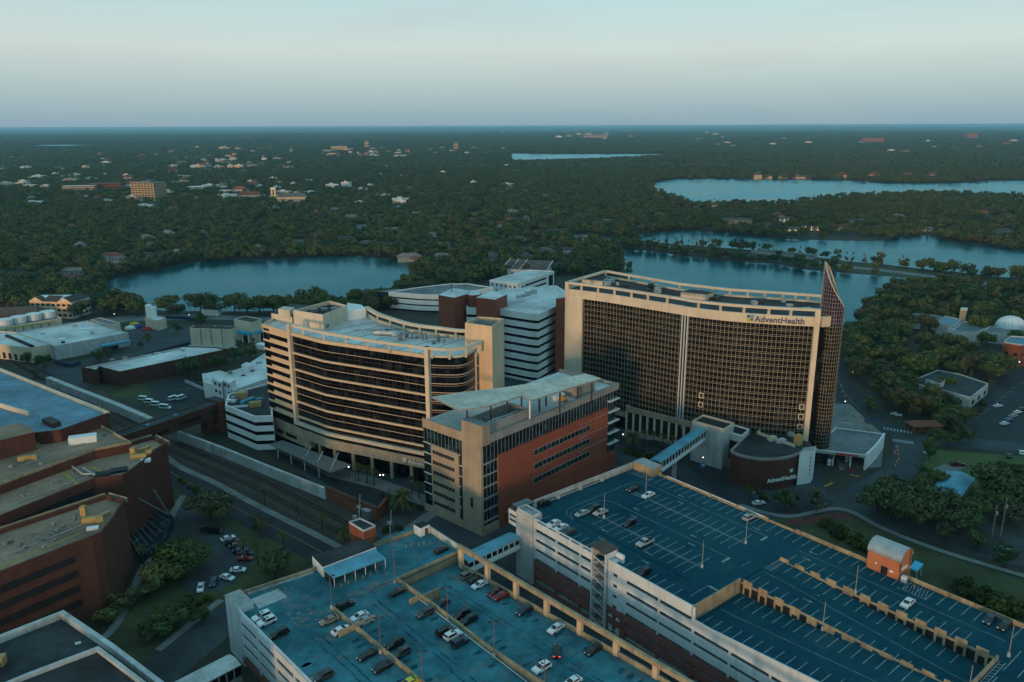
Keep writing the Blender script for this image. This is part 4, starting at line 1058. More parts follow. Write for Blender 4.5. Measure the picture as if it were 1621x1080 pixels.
    def ztop(p): 
        t=(p[0]-(c[0]-r))/(2*r); return zt+(zr-zt)*(max(0,t)**(.5 if p[1]<c[1]-.3 else 2.1))
    zc=56.
    mb=MB(); mb.prism(base,0,zc,0); 
    sp=mb.build('corner_shaft',M['glass_brown'],g)
    mb=MB()
    for i in range(n):
        a,b=base[i],base[(i+1)%n]; mb.face([(*a,zc),(*b,zc),(*b,ztop(b)),(*a,ztop(a))],1 if min(a[1],b[1])>c[1]-.3 else 0)
    mb.build('spire_glass',[M['glass_violet'],M['spire_pale']],g)
    mb=MB()
    for i in range(n):
        p=base[i]; mb.tube((*p,0),(*p,ztop(p)),.065,n=4,cap=False)
    mb.build('vertical_mullion_grid',M['mullion'],sp)
    mb=MB(); z=3.
    while z<zt:
        for i in range(n):
            a,b=base[i],base[(i+1)%n]
            if z<min(ztop(a),ztop(b)): mb.beam((*a,z),(*b,z),.12,.1)
        z+=1.55
    mb.build('ring_mullion_grid',M['mullion'],sp)
    mb=MB()
    for i in range(n):
        a,b=base[i],base[(i+1)%n]; mb.beam((*a,ztop(a)),(*b,ztop(b)),.3,.3)
    mb.build('spire_rim',M['cream_pale'],g)
    # connector and its little white cap
    f=Face(fr_[-1],(c[0]-2,c[1]+1)); mb=MB(); mb.prism([fr_[-1],(c[0],c[1]-2),(c[0]+1,c[1]+5),bk[0]],0,58); mb.build('connector',M['glass_brown'],g)
    f=Face((fr_[-1][0]+.2,fr_[-1][1]+.3),(c[0]-1,c[1]-2.6)); mb=MB(); f.rect(mb,1.2,f.L,56.,59.9,-.3,1.4); mb.build('connector_cap',M['cream_pale'],g)
    return g
hospital_tower()
# ---------------------------------------------------------------- C: brick office block with swooping roof
def brick_block():
    O=G(765,848,0); Q=G(971,738,0); Lp=G(690,800,0)
    u=((Q[0]-O[0])/dist(O,Q),(Q[1]-O[1])/dist(O,Q)); v=(-u[1],u[0])
    LR=dist(O,Q); LL=dist(O,Lp)
    def pt(a,b): return (O[0]+u[0]*a+v[0]*b,O[1]+u[1]*a+v[1]*b)
    g=thing('office_block','brick and glass office block with a pale swooping roof fin','office block',(*pt(LR/2,LL/2),0))
    H=34.6
    mb=MB(); mb.prism([pt(0,0),pt(LR,0),pt(LR,LL),pt(0,LL)],0,H-1.4,0,1); mb.build('core',[M['glass_blue'],M['roof_white']],g)
    fr=Face(O,Q)       # long right face
    mb=MB(); fr.rect(mb,-.4,LR+1.2,H-2.7,H-.2,-.3,.7); mb.build('parapet',M['beige_grey'],g)
    mb=MB()
    for i in range(int(LR/1.75)): fr.rect(mb,.3+i*1.75,.38+i*1.75,25.2,H-2.7,0,.05)
    mb.build('mullion_grid',M['ac_metal'],g)
    mb=MB(); fr.rect(mb,7.2,LR-5.4,0,26.3,-.1,.45); mb.build('brick_wall',M['red_panel'],g)
    mb=MB(); fr.rect(mb,LR-5.4,LR+.6,0,7.2,-.1,.4); mb.build('brick_wall',M['red_panel'],g)
    mb=MB()
    for x in (15,23,33,41,49,59,66): 
        if x<LR-6: fr.rect(mb,x,x+.07,0,26.2,.44,.465)
    for z in (4.9,8.6,13.6,18.8,24.): fr.rect(mb,7.3,LR-5.5,z,z+.06,.44,.462)
    mb.build('wall_joint',M['brick_dark'],g)['kind']='stuff'
    for z in (21.4,16.2,11.0):
        mb=MB(); fr.rect(mb,25.,57.,z-.95,z+.95,.40,.56); w=mb.build('window_strip',M['glass_blue'],g)
        mb=MB()
        for i in range(15): fr.rect(mb,25+i*32/14-.035,25+i*32/14+.035,z-.95,z+.95,.55,.6)
        fr.rect(mb,24.8,57.2,z+.95,z+1.05,.4,.6); fr.rect(mb,24.8,57.2,z-1.05,z-.95,.4,.6); mb.build('window_frame',M['ac_metal'],w)
        mb=MB(); fr.rect(mb,50,LR-5.5,z+2.6,z+2.75,.45,.7); mb.build('ledge',M['beige_grey'],g)
    mb=MB(); fr.rect(mb,11,19.5,0,4.4,.45,.7); mb.build('base_panel',M['red_panel'],g); mb=MB(); fr.rect(mb,10.5,20,4.4,4.7,.45,.85); mb.build('ledge',M['beige_grey'],g)
    for k in range(6):
        z=25.2-4.1*k; mb=MB(); fr.rect(mb,-.2,7.2,z-.35,z+.1,-.1,.35); mb.build('floor_ledge',M['beige_grey'],g)
    mb=MB()
    for i in range(5): fr.rect(mb,.2+i*1.7,.28+i*1.7,3,25,0,.05)
    mb.build('mullion_grid',M['ac_metal'],g)
    mb=MB(); fr.rect(mb,-.2,7.2,0,3.,-.1,.5); mb.build('base_panel',M['beige'],g)
    fb=Face(Q,pt(LR,LL))
    for k in range(5):
        z=28.4-4.4*k; mb=MB(); fb.rect(mb,-.5,LL,z-.2,z+.2,-.1,1.4); fr.rect(mb,LR-5.4,LR+1.4,z-.2,z+.2,-.1,1.2); mb.build('sun_shelf',M['metal_white'],g)
    mb=MB(); fb.rect(mb,0,LL,H-3.2,H-.2,-.3,.7); mb.build('parapet',M['beige_grey'],g)
    # left face
    fl=Face(pt(0,LL),O)
    mb=MB(); fl.rect(mb,0,LL-8.6,H-3.6,H-.4,-.3,.3); mb.build('parapet',M['beige'],g)
    mb=MB(); fl.rect(mb,4.2,LL-10.4,2,26.,-.1,.5); mb.build('panel_wall',M['beige'],g)
    mb=MB(); fl.rect(mb,0,LL-8.6,0,2.4,-.1,.62); mb.build('base_panel',M['beige'],g)
    mb=MB()
    for i in range(7): fl.rect(mb,4.3+i*(LL-14.8)/6,4.36+i*(LL-14.8)/6,2,26,.5,.515)
    for i in range(4): fl.rect(mb,LL-7.9+i*2.2,LL-7.84+i*2.2,2,38,.6,.615)
    mb.build('panel_joint',M['beige_grey'],g)['kind']='stuff'
    for k in range(6):
        z=23.4-3.75*k; mb=MB(); fl.rect(mb,5.,LL-12.4,z-.6,z+.6,.45,.58); w=mb.build('window_strip',M['opening'],g)
        mb=MB()
        for i in range(8): fl.rect(mb,5+i*(LL-17.4)/7-.05,5+i*(LL-17.4)/7+.05,z-.6,z+.6,.57,.64)
        mb.build('window_bar',M['beige_grey'],w)
        mb=MB(); fl.rect(mb,0,4.2,z+2.2,z+2.4,-.1,.3); fl.rect(mb,LL-10.4,LL-8.6,z+2.2,z+2.4,-.1,.3); mb.build('floor_ledge',M['metal_white'],g)
    mb=MB()
    for i in range(11): fl.rect(mb,.3+i*1.75,.38+i*1.75,26,H-3.6,0,.05)
    mb.build('mullion_grid',M['ac_metal'],g)
    mb=MB(); mb.prism([pt(-.6,8.6),pt(-.6,-.12),pt(.35,-.12),pt(.35,8.6)],0,H-3,0,1); mb.prism([pt(-.6,8.6),pt(-.6,-.75),pt(3.,-.75),pt(3.,8.6)],H-3,38.6,0,1); mb.build('corner_tower',[M['beige'],M['roof_grey']],g)
    mb=MB(); fl.rect(mb,LL-4.9,LL-3.9,9,12.5,.55,.7); mb.build('slot_window',M['opening'],g)
    for k in range(5):
        mb=MB(); fl.rect(mb,LL-9.6,LL-8.75,6+4.2*k,9.2+4.2*k,.3,.4); mb.build('slot_window',M['opening'],g)
    # roof plant: screened well, penthouse, units
    P=[pt(3.2,1.2),pt(24,1.2),pt(24,10),pt(3.2,10)]
    mb=MB(); band(mb,P,H-1.4,H+2.8,-.3,.2,0,True); mb.build('plant_screen',M['beige_grey'],g)
    for a,b,l,w in ((7,4,4,3),(12.5,5,5,4),(18,4.5,4,3)):
        mb=MB(); c=pt(a,b); mb.box(c,l,w,H-1.4,H+1.2,41); mb.build('roof_unit',M['ac_metal'],g)
    mb=MB(); fr.rect(mb,3,23,H+1.4,H+1.6,-5.2,-4.9); fr.rect(mb,11,11.3,H+1.4,H+1.6,-9.6,-1.2); mb.build('screen_beam',M['metal_white'],g)
    P=[pt(52.5,2.6),pt(64,2.6),pt(64,9.6),pt(52.5,9.6)]; mb=MB(); mb.prism(P,H-1.4,H+4.,0,1); ph=mb.build('penthouse',[M['beige_grey'],M['roof_white']],g); rim(P,H+4,H+4.6,.3,'beige_grey',ph)
    for a,b in ((47,4),(49,7),(45.5,6.5)):
        mb=MB(); mb.box(pt(a,b),2.2,1.5,H-1.4,H+.6,41); mb.build('roof_unit',M['yellow_unit' if a==47 else 'white_clean'],g)
    # swooping roof fin on columns
    S_=[(-2.5,LL+1.5,43.8),(-1.2,4.2,41.3),(26.5,3.,41.2),(28.,.6,41.3)]
    Z=42
    poly=[(683,628),(727,649),(770,643),(826,626),(841,633.5),(895,616),(952,599),(927,591.5),(870,602),(800,613),(740,620)]
    zz=[42.6,41.4,41.3,41.3,41.3,41.8,42.2,42.6,42.3,42.0,42.1]
    PP=[(*G(x,y,z),z) for (x,y),z in zip(poly,zz)]
    mb=MB(); 
    tri=[(0,1,10),(1,2,10),(2,9,10),(2,3,9),(3,8,9),(3,4,8),(4,5,8),(5,7,8),(5,6,7)]
    for t in tri: mb.face([PP[i] for i in t],0)
    for t in tri: mb.face([(PP[i][0],PP[i][1],PP[i][2]-.55) for i in t[::-1]],1)
    for i in range(len(PP)):
        a,b=PP[i],PP[(i+1)%len(PP)]; mb.face([(a[0],a[1],a[2]-.55),(b[0],b[1],b[2]-.55),b,a],1)
    sw=mb.build('swoop_roof',[M['roof_swoosh'],M['beige_grey']],g)
    for i in (1,2,3,4,5,6,7,8,9):
        p=lerp(PP[i],(sum(q[0] for q in PP)/11,sum(q[1] for q in PP)/11,42),.12); mb=MB(); mb.tube((p[0],p[1],H-1.4),(p[0],p[1],p[2]-.5),.3,n=8); mb.build('roof_column',M['metal_dark' if i!=4 else 'metal_white'],sw)
    p=pt(33,4); mb=MB(); mb.tube((*p,H-1.4),(*p,41.),.35,n=8); mb.build('roof_column',M['metal_dark'],sw)
    return g
brick_block()
# ---------------------------------------------------------------- banded white blocks
def banded(name,label,foot,z1,pitch,dark_h,first,wall,glass,roof,cat='office block',front=None,parh=.8):
    g=thing(name,label,cat,(*foot[0],0))
    if area2(foot)<0: foot=foot[::-1]
    mb=MB(); mb.prism(foot,0,z1-.6,0,1); mb.build('glass_body',[M[glass],M[roof]],g)
    z=z1
    mb=MB(); band(mb,foot,z-first,z,-.5,.25,0,True); mb.build('parapet_band',M[wall],g)
    z=z-first
    while z>1.5:
        lo=max(0,z-pitch); mb=MB(); band(mb,foot,lo,z-dark_h,-.1,.25,0,True); mb.build('wall_band',M[wall],g); z=lo
    return g
F=PG([(739,487),(790,488.5),(840,496),(852,497),(881,484),(898,463),(880,452),(802,458),(740,470)],37)
gD=banded('hospital_building','white banded hospital wing beside tall red brick shafts, behind the tan stair tower',F,37.,4.4,1.5,3.6,'white_clean','glass_dark','roof_white','hospital')
def redshaft(P,zt,base):
    mb=MB(); mb.prism(PG(P,zt),base,zt,0,1); o=mb.build('brick_shaft',[M['red_panel'],M['roof_white']],gD); return o
redshaft([(694,467),(719,471.5),(739,465.5),(744,460),(716,456)],43,0); redshaft([(739,466),(746,468),(760,466.5),(762,462),(745,460)],43,0)
redshaft([(753.5,471),(784,474.5),(803,466),(800,461.5),(776,461)],43,0); redshaft([(880,473),(899,470.5),(905,462),(886,464)],43,0)
p=G(715,463,43); mb=MB(); mb.tube((*p,43),(*p,50),.15); [mb.beam((p[0]-.8,p[1],45+1.2*i),(p[0]+.8,p[1],45+1.2*i),.1,.1) for i in range(4)]; mb.build('antenna_mast',M['metal_dark'],gD)
for (x,y) in ((828,468),(836,466),(822,470),(845,463)):
    mb=MB(); p=G(x,y,37); mb.box(p,3,2.4,36.4,38+ (x%3)*.4,20); mb.build('roof_unit',M['ac_metal'],gD)
mb=MB(); a,b=G(806,478,37),G(850,470,37); mb.wall(a,b,.4,36.4,37.8); mb.build('roof_kerb',M['white_clean'],gD)
# curved white block behind
F=smooth(PG([(616,462),(634,463.5),(665,466),(700,467)],13),3)+PG([(780,455),(741,449),(713,449),(660,455)],13)
gC=banded('clinic_building','low curved white clinic with two strips of windows and a glazed left corner',F,13.,4.2,1.0,3.4,'white_clean','glass_dark','roof_grey','clinic')
mb=MB(); mb.prism(PG([(596.5,461),(616,462),(640,457),(622,457)],13),0,12.6,0,1); mb.build('glazed_corner',[M['glass_blue'],M['roof_grey']],gC)
P=PG([(775,443.5),(820,449),(877,429),(835,427)],12); gW=thing('clinic_building','flat-roofed white clinic with small square windows, near the lakeside trees','clinic',(*P[0],0))
mb=MB(); mb.prism(P,0,11.4,0,1); mb.build('wall',[M['white_clean'],M['roof_white']],gW); rim(P,11.4,12.,.4,'white_clean',gW)
f=Face(P[0],P[1])
for i in range(6):
    for z in (3.5,8.):
        mb=MB(); f.rect(mb,2+i*f.L/6.4,3.6+i*f.L/6.4,z,z+1.6,0,.08); mb.build('window',M['opening'],gW)
f=Face(P[1],P[2]); 
for z in (3.5,7.6):
    mb=MB(); f.rect(mb,6,f.L-14,z,z+1.5,0,.08); mb.build('window',M['opening'],gW)
mb=MB(); f.rect(mb,f.L-10,f.L-2,.5,9.5,0,.1); mb.build('glazed_corner',M['glass_blue'],gW)
mb=MB(); f.rect(mb,3,5.4,0,11.9,0,.5); f.rect(mb,9,10.4,0,11.9,0,.5); mb.build('wall_fin',M['white_clean'],gW)
# gabled dark-roofed hall
P=PG([(794,424),(866,427),(884,414),(822,410)],9); gH=thing('hall','long dark-roofed hall with white stepped gables beyond the clinics','hall',(*P[0],0))
mb=MB(); mb.prism(P,0,8,0); mb.build('wall',M['house_white'],gH)
mb=MB(); r0,r1=lerp(P[0],P[3],.5),lerp(P[1],P[2],.5)
for a,b in ((P[0],P[1]),(P[2],P[3])):
    q=(r1,r0) if a is P[0] else (r0,r1); mb.face([(*a,8.05),(*b,8.05),(*q[0],13.),(*q[1],13.)])
for a,b,c in ((P[0],P[3],r0),(P[1],P[2],r1)): mb.face([(*a,8.05),(*b,8.05),(*c,13.)])
mb.build('roof',M['shingle'],gH)
for t in (0,.2,.4,1.):
    c=lerp(P[0],P[1],t); d=lerp(r0,r1,t); mb=MB(); mb.beam((*c,8.4),(*d,13.3),.45,.4); mb.build('gable',M['white_clean'],gH)
f=Face(P[0],P[1])
for i in range(7):
    mb=MB(); f.rect(mb,3+i*f.L/7,5.4+i*f.L/7,3,5.2,0,.1); mb.build('window',M['opening'],gH)
# ---------------------------------------------------------------- podium group in front of the tower
def podium():
    g=thing('podium_building','low podium with dark louvred bays, a white block and a brick drum, below the tower','podium',(*G(1150,700),0))
    P=PG([(993,643.5),(1096,668.5),(1112,660),(1003,634)],12); mb=MB(); mb.prism(P,0,11.6,0,1); mb.build('louvre_hall',[M['opening'],M['roof_dark']],g)
    f=Face(P[0],P[1]); mb=MB(); f.rect(mb,-.4,f.L,9.8,12.2,-.4,.6); f.rect(mb,-.4,f.L,0,1.6,-.3,.6); mb.build('frame_band',M['beige'],g)
    n=9
    for i in range(n+1):
        mb=MB(); s=i*f.L/n; f.rect(mb,max(-.4,s-.45),s+.45,1.6,9.8,-.3,.5); mb.build('fin',M['cream_pale'],g)
    mb=MB()
    for k in range(12): f.rect(mb,.3,f.L-.3,2+.65*k,2.12+.65*k,.0,.25)
    mb.build('louvre_blade',M['metal_dark'],g)['kind']='stuff'
    fe=Face(G(993-12,643.5-5,12),P[0])
    mb=MB(); f2=Face(P[3],P[0]); f2.rect(mb,0,f2.L,0,12.2,-.3,.5); mb.build('end_wall',M['cream_pale'],g)
    P=PG([(960,630),(992,636),(1003,627),(975,622)],9); mb=MB(); mb.prism(P,0,9,0,1); mb.build('side_block',[M['white_clean'],M['roof_grey']],g)
    # long low roofs at the tower's foot
    P=PG([(985,628),(1110,655),(1185,672),(1260,690),(1300,700),(1296,672),(1100,630),(1000,612)],8); mb=MB(); mb.prism(P,0,7.6,0,1); mb.build('terrace',[M['concrete_pale'],M['roof_grey']],g)
    # white block where the bridge lands
    P=PG([(1096,665.5),(1146.5,679.5),(1162.5,669),(1113,656)],17); mb=MB(); mb.prism(P,0,16.2,0,1); wb=mb.build('white_block',[M['concrete_pale'],M['roof_dark']],g); rim(P,16.2,17.,.4,'cream_pale',wb)
    P2=PG([(1149,682),(1175,689.5),(1187,679),(1163,672)],14); mb=MB(); mb.prism(P2,0,13.4,0,1); wb=mb.build('white_block',[M['concrete_pale'],M['roof_dark']],g); rim(P2,13.4,14.,.4,'white_clean',wb)
    f=Face(P2[0],P2[1]); mb=MB(); f.rect(mb,.5,f.L-.8,3,10.8,0,.1); lv=mb.build('louvre_panel',M['opening'],wb)
    mb=MB()
    for k in range(11): f.rect(mb,.5,f.L-.8,3.2+.68*k,3.4+.68*k,.1,.2)
    mb.build('louvre_blade',M['beige_grey'],lv)
    # brick drum with sign
    arc=smooth(PG([(1156.5,713),(1168,719),(1189,724),(1215,726.3),(1246,723),(1268,716)],12.5),4)
    P=arc+PG([(1287,709),(1284,698),(1240,685),(1188,683),(1170,700)],12.5); mb=MB(); mb.prism(P,0,11.7,0,1); dr=mb.build('brick_drum',[M['brick_dark'],M['roof_dark']],g)
    mb=MB(); band(mb,arc,11.7,12.6,-.5,.15); band(mb,[P[-1],arc[0]],11.7,12.6,-.4,.2); mb.build('coping',M['beige_grey'],dr)
    acc=[0]
    def s_at(x):
        best=None
        for i in range(len(arc)-1):
            for t in range(10):
                p=lerp(arc[i],arc[i+1],t/10); e=abs(pix(p[0],p[1],3.)[0]-x)
                if best is None or e<best[0]: best=(e,i,p)
        return best
    i0=s_at(1211)[1]; pa=s_at(1211)[2]; pb=s_at(1258)[2]; ff=Face(pa,pb); sz=ff.L/5.9
    zb=ZV(1212,763,pa)
    word='AdventHealth'; wts=[.68,.6,.52,.55,.58,.38,.75,.55,.55,.26,.38,.58]; tot=sum(wts); acc_=0
    text_mesh('sign_lettering',word,sz,M['sign_white'],dr if False else g,(*ff.at(0,1.2),zb),(*ff.d,0),bold=.02,depth=.25)
    logo(g,(*ff.at(ff.L*.78,1.2),zb+sz*1.5),ff.d,sz*.62,('sign_white',)*4)
    mb=MB(); ff.rect(mb,ff.L+.3,ff.L+1.8,zb-.4,zb+.3,.3,.7); mb.build('small_sign',M['sign_red'],g)
    for k in range(2):
        mb=MB(); ff.rect(mb,-.5,ff.L+.5,zb-.1+.0*k-.35,zb-.22,.2,1.15) if k==0 else None
        if k==0: mb.build('sign_bracket',M['metal_dark'],g)
    P=PG([(1266,716.5),(1288,713),(1292,706),(1272,709)],13.2); mb=MB(); mb.prism(P,0,13.2,0,1); pw=mb.build('white_pier',[M['white_clean'],M['concrete']],g)
    f=Face(P[0],P[1])
    for k in range(5):
        mb=MB(); f.rect(mb,f.L-1.1,f.L-.7,9.8-1.6*k,10.6-1.6*k,0,.06); mb.build('sign_plate',M['sign_navy'],pw)
    for (x,y,l,w,h,mt) in ((1222,697,3,2,1.6,'cream_pale'),(1236,700,4,2,1.2,'concrete_pale'),(1263,704,2.6,2.2,4.,'yellow_unit'),(1252,690,2,2,1.4,'ac_metal')):
        p=G(x,y,11.7); mb=MB(); mb.box(p,l,w,11.7,11.7+h,30); mb.build('roof_unit',M[mt],g)
    a,b,c_=G(1200,686,12),G(1216,673,12),G(1256,704,12); mb=MB(); mb.wall(G(1199,686,12),G(1258,707,12),.5,11.7,12.8); mb.wall(G(1199,686,12),G(1216,674,12),.5,11.7,12.8); mb.build('roof_kerb',M['cream_pale'],g)
podium()
def ambulance():
    P=PG([(1322,677),(1400,687),(1389,703),(1371,721),(1290,712)],6.2); g=thing('ambulance_canopy','flat grey ambulance entrance canopy with a curved white end wall and red lettering','canopy',(*P[4],0))
    mb=MB(); mb.prism(P,5.,6.,0,1); mb.build('roof',[M['concrete_pale'],M['roof_grey']],g); rim(P,5.,6.3,.4,'white_clean',g,'fascia')
    P2=PG([(1322,677),(1345,680),(1330,715),(1290,712)],6.2)
    arc=smooth([P[3],P[2],P[1]],5); mb=MB(); band(mb,arc,0.0,6.6,-.4,.3); mb.build('curved_wall',M['white_clean'],g)
    f=Face(P[4],P[3])
    mb=MB(); f.rect(mb,0,f.L*.38,3.6,5.,-2,.2); mb.build('glazed_band',M['glass_blue'],g)
    mb=MB(); f.rect(mb,0.,f.L*.32,0,3.6,-7,-6.5); mb.build('entrance_glazing',M['glass_dark'],g)
    mb=MB(); f.rect(mb,f.L*.35,f.L,0,4.9,-12,-11.6); mb.build('rear_wall',M['opening'],g)
    for s in (.38,.72):
        mb=MB(); p=f.at(f.L*s,-1); mb.tube((*p,0),(*p,5),.35,n=8); mb.build('column',M['white_clean'],g)
    text_mesh('sign_lettering','AMBULANCE',1.35,M['sign_red'],g,(*f.at(f.L*.42,.12),5.15),(*f.d,0),bold=.03)
ambulance()
def skywalk(name,label,a,b,w,z0,z1,roof,wall,glass,posts=(),bays=14):
    g=thing(name,label,'footbridge',(*a,0))
    d=((b[0]-a[0])/dist(a,b),(b[1]-a[1])/dist(a,b)); n=(d[1],-d[0]); L=dist(a,b)
    P=lambda s,o:(a[0]+d[0]*s+n[0]*o,a[1]+d[1]*s+n[1]*o)
    mb=MB(); mb.prism([P(0,-w/2),P(L,-w/2),P(L,w/2),P(0,w/2)],z0+.6,z1-.3); mb.build('glazed_body',M[glass],g)
    mb=MB(); mb.prism([P(0,-w/2-.3),P(L,-w/2-.3),P(L,w/2+.3),P(0,w/2+.3)],z0,z0+.75); mb.build('floor_beam',M[wall],g)
    # shallow vaulted roof
    mb=MB(); k=6; sec=[(-(w/2+.35)+ (w+.7)*i/k, z1-.3+.55*math.sin(math.pi*i/k)) for i in range(k+1)]
    for (o0,za),(o1,zb) in zip(sec,sec[1:]): mb.face([(*P(0,o0),za),(*P(0,o1),zb),(*P(L,o1),zb),(*P(L,o0),za)])
    for s in (0,L): mb.face([(*P(s,o),z) for o,z in sec])
    mb.face([(*P(0,sec[0][0]),z1-.35),(*P(L,sec[0][0]),z1-.35),(*P(L,sec[-1][0]),z1-.35),(*P(0,sec[-1][0]),z1-.35)])
    mb.build('roof',M[roof],g,fix=True)
    mb=MB()
    for i in range(bays+1):
        for o in (-w/2,w/2): mb.wall(P(max(.2,L*i/bays-.2),o),P(min(L-.1,L*i/bays+.2),o),.25,z0+.7,z1-.3)
    mb.build('frame_posts' if False else 'side_frame',M[wall],g)
    mb=MB()
    for o in (-w/2,w/2): mb.wall(P(0,o),P(L,o),.2,z0+.75,z0+1.5); mb.wall(P(0,o),P(L,o),.2,z1-.75,z1-.3)
    mb.build('side_rail',M[wall],g)
    for s in posts:
        mb=MB(); mb.box(P(s,0),.8,1.4,0,z0,math.degrees(math.atan2(d[1],d[0]))); mb.build('pier',M['concrete_pale'],g)
    return g
skywalk('footbridge','blue-roofed glazed footbridge from the dark roof deck to the white block',G(1037,729,15.2),G(1110.5,678,15.2),3.6,10.6,15.2,'roof_metal_blue','metal_white','glass_blue',(16,),16)
skywalk('footbridge','glazed footbridge between the two parking garages and the brick office block',Fr(24.5,57.2) if False else G(733,884,13.4),G(815,846,13.4),4.2,9.6,13.4,'roof_metal_blue','white_clean','glass_blue',(),9)
skywalk('footbridge','pale grey glazed footbridge at the bottom edge, joining the dark-roofed block to the worn garage',G(372,1042,10),G(275,1092,10),5.,5.2,10.,'concrete_pale','metal_grey','glass_dark',(),8)
# ---------------------------------------------------------------- brick terraces on the left
def terraces():
    g=thing('office_block','large dark brick office block stepping up in gravel-roofed terraces','office block',(*G(200,915),0))
    za,zb,zc=24.,26.6,30.2
    # lowest, nearest terrace
    P3=PG([(-140,965),(0,905),(145,849),(166,838),(191,801),(197,791),(168,783),(0,846),(-140,900)],za)
    P3=PG([(-140,962),(0,905),(120,858),(145,849),(160,842),(176,824),(190,802),(197,791),(168,783),(0,838),(-140,885)],za)
    mb=MB(); mb.prism(P3,0,za-1.2,0,1); mb.build('terrace_block',[M['brick_dark'],M['roof_gravel']],g)
    mb=MB(); band(mb,P3[::1] if area2(P3)>0 else P3[::-1],za-1.2,za,-.5,.05,0,True); mb.build('parapet',M['brick_dark'],g)
    P3i=[(x,y) for x,y in P3]
    mb=MB(); q=[lerp(P3[7],P3[6],0.02),lerp(P3[8],P3[7],.0),P3[9],P3[10]]
    for a,b in zip(P3[7:11],P3[8:11]):
        f=Face(b,a); mb.wall(a,b,.25,za-1.2,za+.25,0,.9)
    mb.build('parapet_lining',M['tan_wall'],g)
    f=Face(P3[1],P3[2])
    fL=Face(P3[0],P3[2])
    for k in range(4):
        mb=MB(); z=19.4-4.3*k; fL.rect(mb,0,fL.L-1,z-1.,z+.9,.02,.12); mb.build('window_strip',M['opening'],g)
    # middle terrace with the sharp corner
    P2=PG([(-140,872),(0,816),(150,757),(194,752),(210,742),(235,722),(252,708),(264,701),(242,690),(161,713),(0,767),(-140,815)],za)
    mb=MB(); mb.prism(P2,0,za-1.2,0,1); mb.build('terrace_block',[M['brick_dark'],M['roof_gravel']],g)
    mb=MB(); band(mb,P2 if area2(P2)>0 else P2[::-1],za-1.2,za,-.5,.05,0,True); mb.build('parapet',M['brick_dark'],g)
    mb=MB()
    for a,b in zip(P2[7:12],P2[8:12]): mb.wall(a,b,.25,za-1.2,za+.3,0,.95)
    mb.build('parapet_lining',M['tan_wall'],g)
    f=Face(P2[0],P2[2])
    for k in range(3):
        mb=MB(); z=20.-4.3*k; f.rect(mb,0,f.L-1.,z-1.6,z+1.,.02,.12); mb.build('window_strip',M['opening'],g)
    # upper terrace
    P1=PG([(-140,812),(0,764),(150,710),(207,699),(161,673),(56,702),(-140,742)],zb)
    mb=MB(); mb.prism(P1,0,zb-.8,0,1); mb.build('terrace_block',[M['brick_dark'],M['roof_gravel']],g)
    mb=MB(); band(mb,P1 if area2(P1)>0 else P1[::-1],zb-.8,zb,-.4,.05,0,True); mb.build('parapet',M['tan_wall'],g)
    # top block with the blue roof
    P0=PG([(-140,520),(0,585),(172,654),(95,681),(53,686),(-140,720)],zc); mb=MB(); mb.prism(P0,0,zc-.6,0,1); mb.build('top_block',[M['brick_dark'],M['roof_blue']],g)
    mb=MB(); mb.wall(P0[0],P0[1],.9,zc-.6,zc+.5); mb.wall(P0[1],P0[2],.9,zc-.6,zc+.5); mb.build('parapet',M['cream_pale'],g)
    mb=MB(); mb.wall(P0[2],P0[3],.6,zc-.6,zc+.2); mb.wall(P0[3],P0[4],.6,zc-.6,zc+.2); mb.build('parapet',M['brick_dark'],g)
    mb=MB(); mb.wall(G(-140,600,zc),G(46,656,zc),.8,zc-.6,zc+1.); mb.build('roof_kerb',M['cream_pale'],g)
    P=PG([(-140,700),(-20,680),(30,669),(50,678),(54,684),(-10,700),(-140,730)],zc+2); mb=MB(); mb.prism(P,0,zc+2,0,1); mb.build('side_block',[M['brick_dark'],M['roof_gravel']],g)
    P=PG([(66,663),(82,671),(96,667),(80,659)],zc+1.2); mb=MB(); mb.prism(P,zb,zc+1.2,0,1); mb.build('stair_head',[M['brick_dark'],M['roof_dark']],g)
    p=G(62,664,zc); mb=MB(); mb.tube((*p,zc),(*p,zc+6.),.15); mb.build('roof_mast',M['metal_grey'],g)
    p=G(161,654,zc); mb=MB(); mb.tube((*p,zc),(*p,zc+3.),.12); mb.build('roof_mast',M['metal_grey'],g)
    # roof plant
    def unit(x,y,z,l,w,h,an,mt):
        k=.72 if mt=='yellow_unit' else 1; l,w,h=l*k,w*k,h*k; p=G(x,y,z); mb=MB(); mb.box(p,l,w,z,z+h,an); return mb.build('roof_unit',M[mt],g)
    unit(132,700,zb-.8,8.5,3.2,2.4,22,'white_clean'); unit(44,728,zb-.8,7.5,2,2.,20,'yellow_unit'); unit(189,746,za-1.2,5.,3.2,.8,25,'roof_dark'); unit(162,752,za-1.2,4.6,3.2,.7,25,'roof_dark')
    for (x,y,l,w,h,an) in ((212,722,2.2,2.2,4.2,0),(220,725,7,2.,1.9,10),(236,722,2.4,2.4,2.8,30),(240,716,5,1.8,1.6,70),(226,716,4,1.5,2.2,40),(232,711,3,2,1.3,60)):
        unit(x,y,za-1.2,l,w,h,an,'yellow_unit')
    unit(231,731,za-1.2,3,2,.9,20,'white_clean')
    for (x,y,l,w,h,an) in ((134,818,2.,2.,4.6,0),(146,826,7,2.,2.,15),(158,828,2.6,2.2,2.6,30),(166,817,4,1.6,1.4,60)):
        unit(x,y,za-1.2,l,w,h,an,'yellow_unit')
    unit(147,838,za-1.2,3,1.4,.7,20,'white_clean')
    for a,b in (((130,738),(150,750)),((113,735),(130,748)),((130,748),(150,747))):
        mb=MB(); p,q=G(*a,za),G(*b,za); mb.beam((*p,za-.6),(*q,za-.6),.45,.45); mb.build('roof_duct',M['ac_metal'],g)
